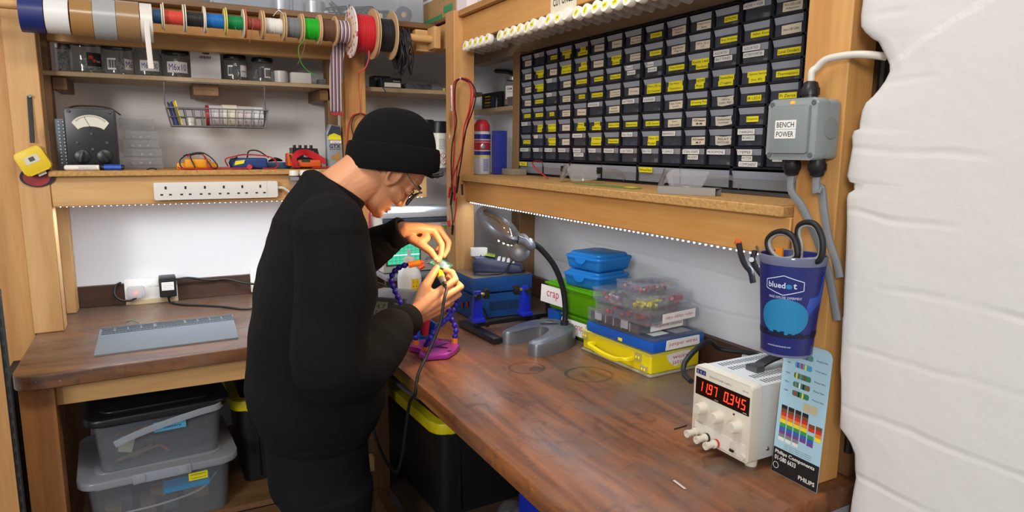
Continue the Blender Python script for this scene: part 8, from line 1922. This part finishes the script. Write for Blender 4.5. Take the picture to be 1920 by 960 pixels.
def strip(shirtpart, name): o = shirtpart.build(name, RIBM, shirt); o.data.transform(Matrix.Translation(-Vector(ORG))); return o
strip(band(ER.lerp(WR_, .905), WR_ - ER, .033, .055, .009, RIBM, 'cuff'), 'cuff')
strip(band(EL.lerp(WL, .925), WL - EL, .033, .050, .009, RIBM, 'cuff'), 'cuff')
b = MB(); b.loft([tring(.745, .205, .440, .150), tring(.750, .197, .448, .158), tring(.775, .185, .460, .168), tring(.790, .186, .460, .166)]); strip(b, 'waistband')
CN = Vector((.396, 1.665, 1.368))
b = band(CN, (.56, 0, .83), .064, .022, .009, RIBM, 'collar', sx=1.0, sy=1.0); strip(b, 'collar')
# --- trousers and shoes
b = MB()
b.loft([tring(.80, .205, .440, .150), tring(.74, .196, .446, .165), tring(.66, .200, .446, .178), tring(.60, .205, .448, .182)])
for s, dx in ((-1, .0), (1, .03)):
    y = 1.66 + s * .092
    b.loft([[(x_, y_, z_) for x_, y_, z_ in tring(z, c - r, c + r, r * 1.0, y)] for z, c, r in ((.66, .325, .108), (.55, .325 + dx * .5, .100), (.40, .33 + dx, .088), (.25, .325 + dx, .080), (.10, .315 + dx, .076), (.055, .315 + dx, .078))])
trou = place(remesh(b, .009, 4, lambda co: mn.noise(Vector((co.x * 9, co.y * 9, co.z * 7))) * .006), 'trousers', TROU, body, ORG)
for s, dx in ((-1, .0), (1, .03)):
    b = MB(); y = 1.66 + s * .10; x = .31 + dx
    b.loft([[(x + .055 + a * math.cos(t * PI / 12) * 1.0, y + w_ * math.sin(t * PI / 12), z) for t in range(24)] for z, a, w_ in ((.0, .135, .044), (.018, .138, .048), (.03, .136, .046), (.055, .115, .043), (.075, .085, .041), (.095, .060, .040))]); wbuild(b, 'shoe', mat('shoe_black', '17171a', .6))
# --- hat
th2 = math.radians(6); hc = Vector((0.544, 1.672, 1.45)); hc.y = 1.672
HT = Matrix(((math.cos(th2), 0, math.sin(th2), hc.x), (0, 1, 0, hc.y), (-math.sin(th2), 0, math.cos(th2), hc.z), (0, 0, 0, 1)))
b = MB(); nh = 56
def hatring(w, a, bb, ox=0., q=0.): return [HT @ Vector((ox + a * math.cos(2 * PI * k / nh), bb * math.sin(2 * PI * k / nh), w + q * math.cos(2 * PI * k / nh))) for k in range(nh)]
dome = []
for k in range(13):
    t = k / 12 * PI / 2; dome.append(hatring(.018 + .107 * math.sin(t) ** 1.0, max(.002, .1085 * math.cos(t) ** .78), max(.002, .094 * math.cos(t) ** .78), .002 * k / 12))
b.loft(dome); b.build
hat = wbuild(b, 'beanie', HATM)
b = MB(); b.loft([hatring(-.026, .103, .088), hatring(-.035, .111, .096), hatring(-.034, .117, .102), hatring(-.026, .1205, .1055), hatring(0, .1215, .1065), hatring(.022, .1195, .1045), hatring(.031, .116, .101), hatring(.033, .110, .095), hatring(.026, .104, .089)], cap=False)
o = b.build('turned_up_cuff', HATM, hat); o.data.transform(Matrix.Translation(-Vector(ORG)))
b = MB().tube([HT @ Vector((.03 - .018 * k, -.035 + .018 * k * .9 - .03, .018 + .107 * math.sqrt(max(0, 1 - ((.03 - .018 * k) / .1085) ** 2 - ((-.065 + .0162 * k) / .094) ** 2)) - .0005)) for k in range(5)], .0013, HATM, seg=6); o = b.build('seam', HATM, hat); o.data.transform(Matrix.Translation(-Vector(ORG)))
# --- hair: cropped nape and a tuft over the brow
b = MB(); vs, fs = [], []
nu_, nv_ = 22, 8
for i in range(nu_ + 1):
    for j in range(nv_ + 1):
        u = .02 - .062 * j / nv_; 
        k = [p for p in PRO if p[0] >= u][0]; k0 = [p for p in PRO if p[0] <= u][-1]; w_ = 0 if k[0] == k0[0] else (u - k0[0]) / (k[0] - k0[0])
        ff, fb, hw = (k0[q] + (k[q] - k0[q]) * w_ for q in (1, 2, 3)); t = PI * (.62 + .76 * i / nu_); cs, sn = math.cos(t), math.sin(t); d = (abs(cs) ** 2.35 + abs(sn) ** 2.35) ** (-1 / 2.35)
        vs.append(HM @ Vector(((ff + fb) / 2 + (ff - fb) / 2 * cs * d * 1.012, hw * sn * d * 1.012, u)))
for i in range(nu_):
    for j in range(nv_): a_ = i * (nv_ + 1) + j; fs.append((a_, a_ + 1, a_ + nv_ + 2, a_ + nv_ + 1))
m, nt, pb = _new('nape_hair'); N, L = nt.nodes, nt.links
pb.inputs['Base Color'].default_value = lin('1a1310'); pb.inputs['Roughness'].default_value = .7
tc = N.new('ShaderNodeTexCoord'); ns = N.new('ShaderNodeTexNoise'); ns.inputs['Scale'].default_value = 420; L.new(tc.outputs['Object'], ns.inputs['Vector'])
mr = N.new('ShaderNodeMapRange'); mr.inputs[1].default_value = .42; mr.inputs[2].default_value = .62; mr.inputs[4].default_value = .75; L.new(ns.outputs['Fac'], mr.inputs[0])
tr = N.new('ShaderNodeBsdfTransparent'); ms = N.new('ShaderNodeMixShader'); L.new(mr.outputs[0], ms.inputs[0]); L.new(tr.outputs[0], ms.inputs[1]); L.new(pb.outputs[0], ms.inputs[2]); L.new(ms.outputs[0], N['Material Output'].inputs[0])
b.add(vs, fs); wbuild(b, 'hair', m)
b = MB(); rnd = random.Random(3)
for k in range(26):
    a_ = Vector((0.606, 1.6, 1.417)) + Vector((rnd.uniform(-.01, .014), rnd.uniform(0, .06), rnd.uniform(-.004, .004)))
    b.tube([a_, a_ + Vector((.014, -.004, -.010)), a_ + Vector((.026 + rnd.uniform(0, .012), -.008 + rnd.uniform(-.01, .004), -.010 + rnd.uniform(-.006, .006))), a_ + Vector((.034 + rnd.uniform(0, .008), -.010, -.002 + rnd.uniform(-.006, .006)))], .0016, HAIRM, seg=5, rad=[.002, .002, .0015, .0006])
wbuild(b, 'hair_tuft', HAIRM)
# eyebrow, eyes, lips, nails
for s in (-1, 1):
    b = MB().tube([hp(.0915, s * .016, .058), hp(.088, s * .034, .061), hp(.072, s * .052, .055)], .003, HAIRM, seg=8, rad=[.0028, .0034, .0016]); wbuild(b, 'eyebrow', HAIRM)
    b = MB().ball(hp(.0692, s * .032, .0295), .0108, mat('eye_white', 'd8d2ca', .2), seg=18); b.ball(hp(.0762, s * .0325, .0280), .0052, mat('iris_dark', '1f140e', .15), seg=12); wbuild(b, 'eye', None)
    b = MB().tube([hp(.0775, s * .021, .0295), hp(.0815, s * .032, .0325), hp(.0735, s * .0445, .0285)], .0012, HAIRM, seg=6); wbuild(b, 'eyelashes', HAIRM)
b = MB(); caps(b, [hp(.0825, -.017, -.0435), hp(.0885, 0, -.0400), hp(.0825, .017, -.0435)], [.0035, .0050, .0035], 12); caps(b, [hp(.0815, -.014, -.0505), hp(.0875, 0, -.0515), hp(.0815, .014, -.0505)], [.0035, .0053, .0035], 12); wbuild(b, 'lips', mat('lips', 'a8604e', .45))
NAIL = mat('nail', 'd9a590', .3)
for p, d_ in (((0.66, 1.678, 1.153), (.3, -.5, .6)), ((0.691, 1.764, 1.166), (-.3, -.7, .2)), ((0.698, 1.762, 1.159), (.2, -.8, -.2))):
    M = Matrix.Translation(p) @ Vector(d_).normalized().to_track_quat('Z', 'Y').to_matrix().to_4x4(); b = MB().ball((0, 0, 0), .006, NAIL, M, 14, (.85, 1.15, .35)); wbuild(b, 'nail', NAIL)
# --- glasses
gl = MB(); FRM = mat('glasses_frame', '23262c', .25, .4); LENS = clear('spectacle_lens', 'e6ecf2', .03, .02, 1.6)
for s in (-1, 1):
    rim = [(.101 - .012 * (abs(l - .030) / .026) ** 2 * (1 if l > .03 else .3), s * l, u) for l, u in ((.010, .044), (.020, .053), (.034, .056), (.050, .053), (.058, .044), (.058, .022), (.050, .006), (.036, .000), (.020, .004), (.011, .020))]
    P = [hp(*q) for q in rim]; gl.tube(P, .0017, FRM, seg=8, closed=True, smooth=5)
    gl.add(P, [tuple(range(len(P)))], LENS)
    gl.tube([hp(.089, s * .058, .044), hp(.078, s * .074, .044), hp(.04, s * .081, .040), hp(.0, s * .087, .038), hp(-.016, s * .086, .020)], .0017, mat('temple_grey', '6f747c', .3, .6), seg=8)
gl.tube([hp(.099, -.011, .040), hp(.102, 0, .043), hp(.099, .011, .040)], .0016, FRM, seg=8)
wbuild(gl, 'glasses', FRM)

# --- soldering iron and its cable
t = thing('soldering_iron', 'yellow collared soldering iron with a black cable in the right hand', 'soldering iron', (0.686, 1.7, 1.129))
p0, p1 = Vector((0.682, 1.742, 1.158)), Vector((0.669, 1.64, 1.113)); d = p1 - p0; L0 = d.length
M = Matrix.Translation(p0) @ d.normalized().to_track_quat('Z', 'Y').to_matrix().to_4x4()
b = MB().lathe([(0, 0), (.0012, .002), (.0022, .02), (.0024, .045), (0, .046)], STEEL, M, 14); b.build('tip', STEEL, t, world=True)
b = MB().lathe([(0, .040), (.0052, .041), (.0095, .052), (.0098, .072), (.0085, .078), (0, .078)], mat('iron_yellow', 'f0cc14', .4), M, 20); b.build('collar', None, t, world=True)
b = MB().lathe([(0, .0785), (.0088, .0785), (.0090, .095), (.0070, .104), (0, .104)], mat('iron_grey', '6b6a64', .35), M, 20); b.build('handle', None, t, world=True)
b = MB().lathe([(0, .1042), (.0060, .1042), (.0055, .116), (.0042, L0 + .004), (0, L0 + .004)], BLACKR, M, 16); b.build('boot', BLACKR, t, world=True)
b = MB().tube([p1, p1 + Vector((.001, -.010, -.012)), (0.653, 1.605, 1.084), (0.637, 1.59, 1.031), (0.612, 1.575, 0.988), (0.583, 1.555, 0.951), (0.547, 1.52, 0.919), (.5365, 1.515, .872), (0.534, 1.549, 0.838), (0.534, 1.582, 0.76), (0.534, 1.616, 0.672), (0.532, 1.666, 0.595), (0.528, 1.754, 0.595), (0.526, 1.829, 0.625), (0.526, 1.87, 0.659)], .0042, BLACKR, seg=10); b.build('cable', BLACKR, t, world=True)
b = MB().tube([(0.697, 1.758, 1.156), (0.694, 1.748, 1.148), (0.685, 1.742, 1.141), (0.665, 1.74, 1.124), (0.643, 1.75, 1.101), (0.618, 1.76, 1.056), (0.598, 1.77, 1.009)], .0007, STEEL, seg=5); tag(b.build('solder_wire', STEEL), 'thin curl of solder wire between the fingertips', 'solder')
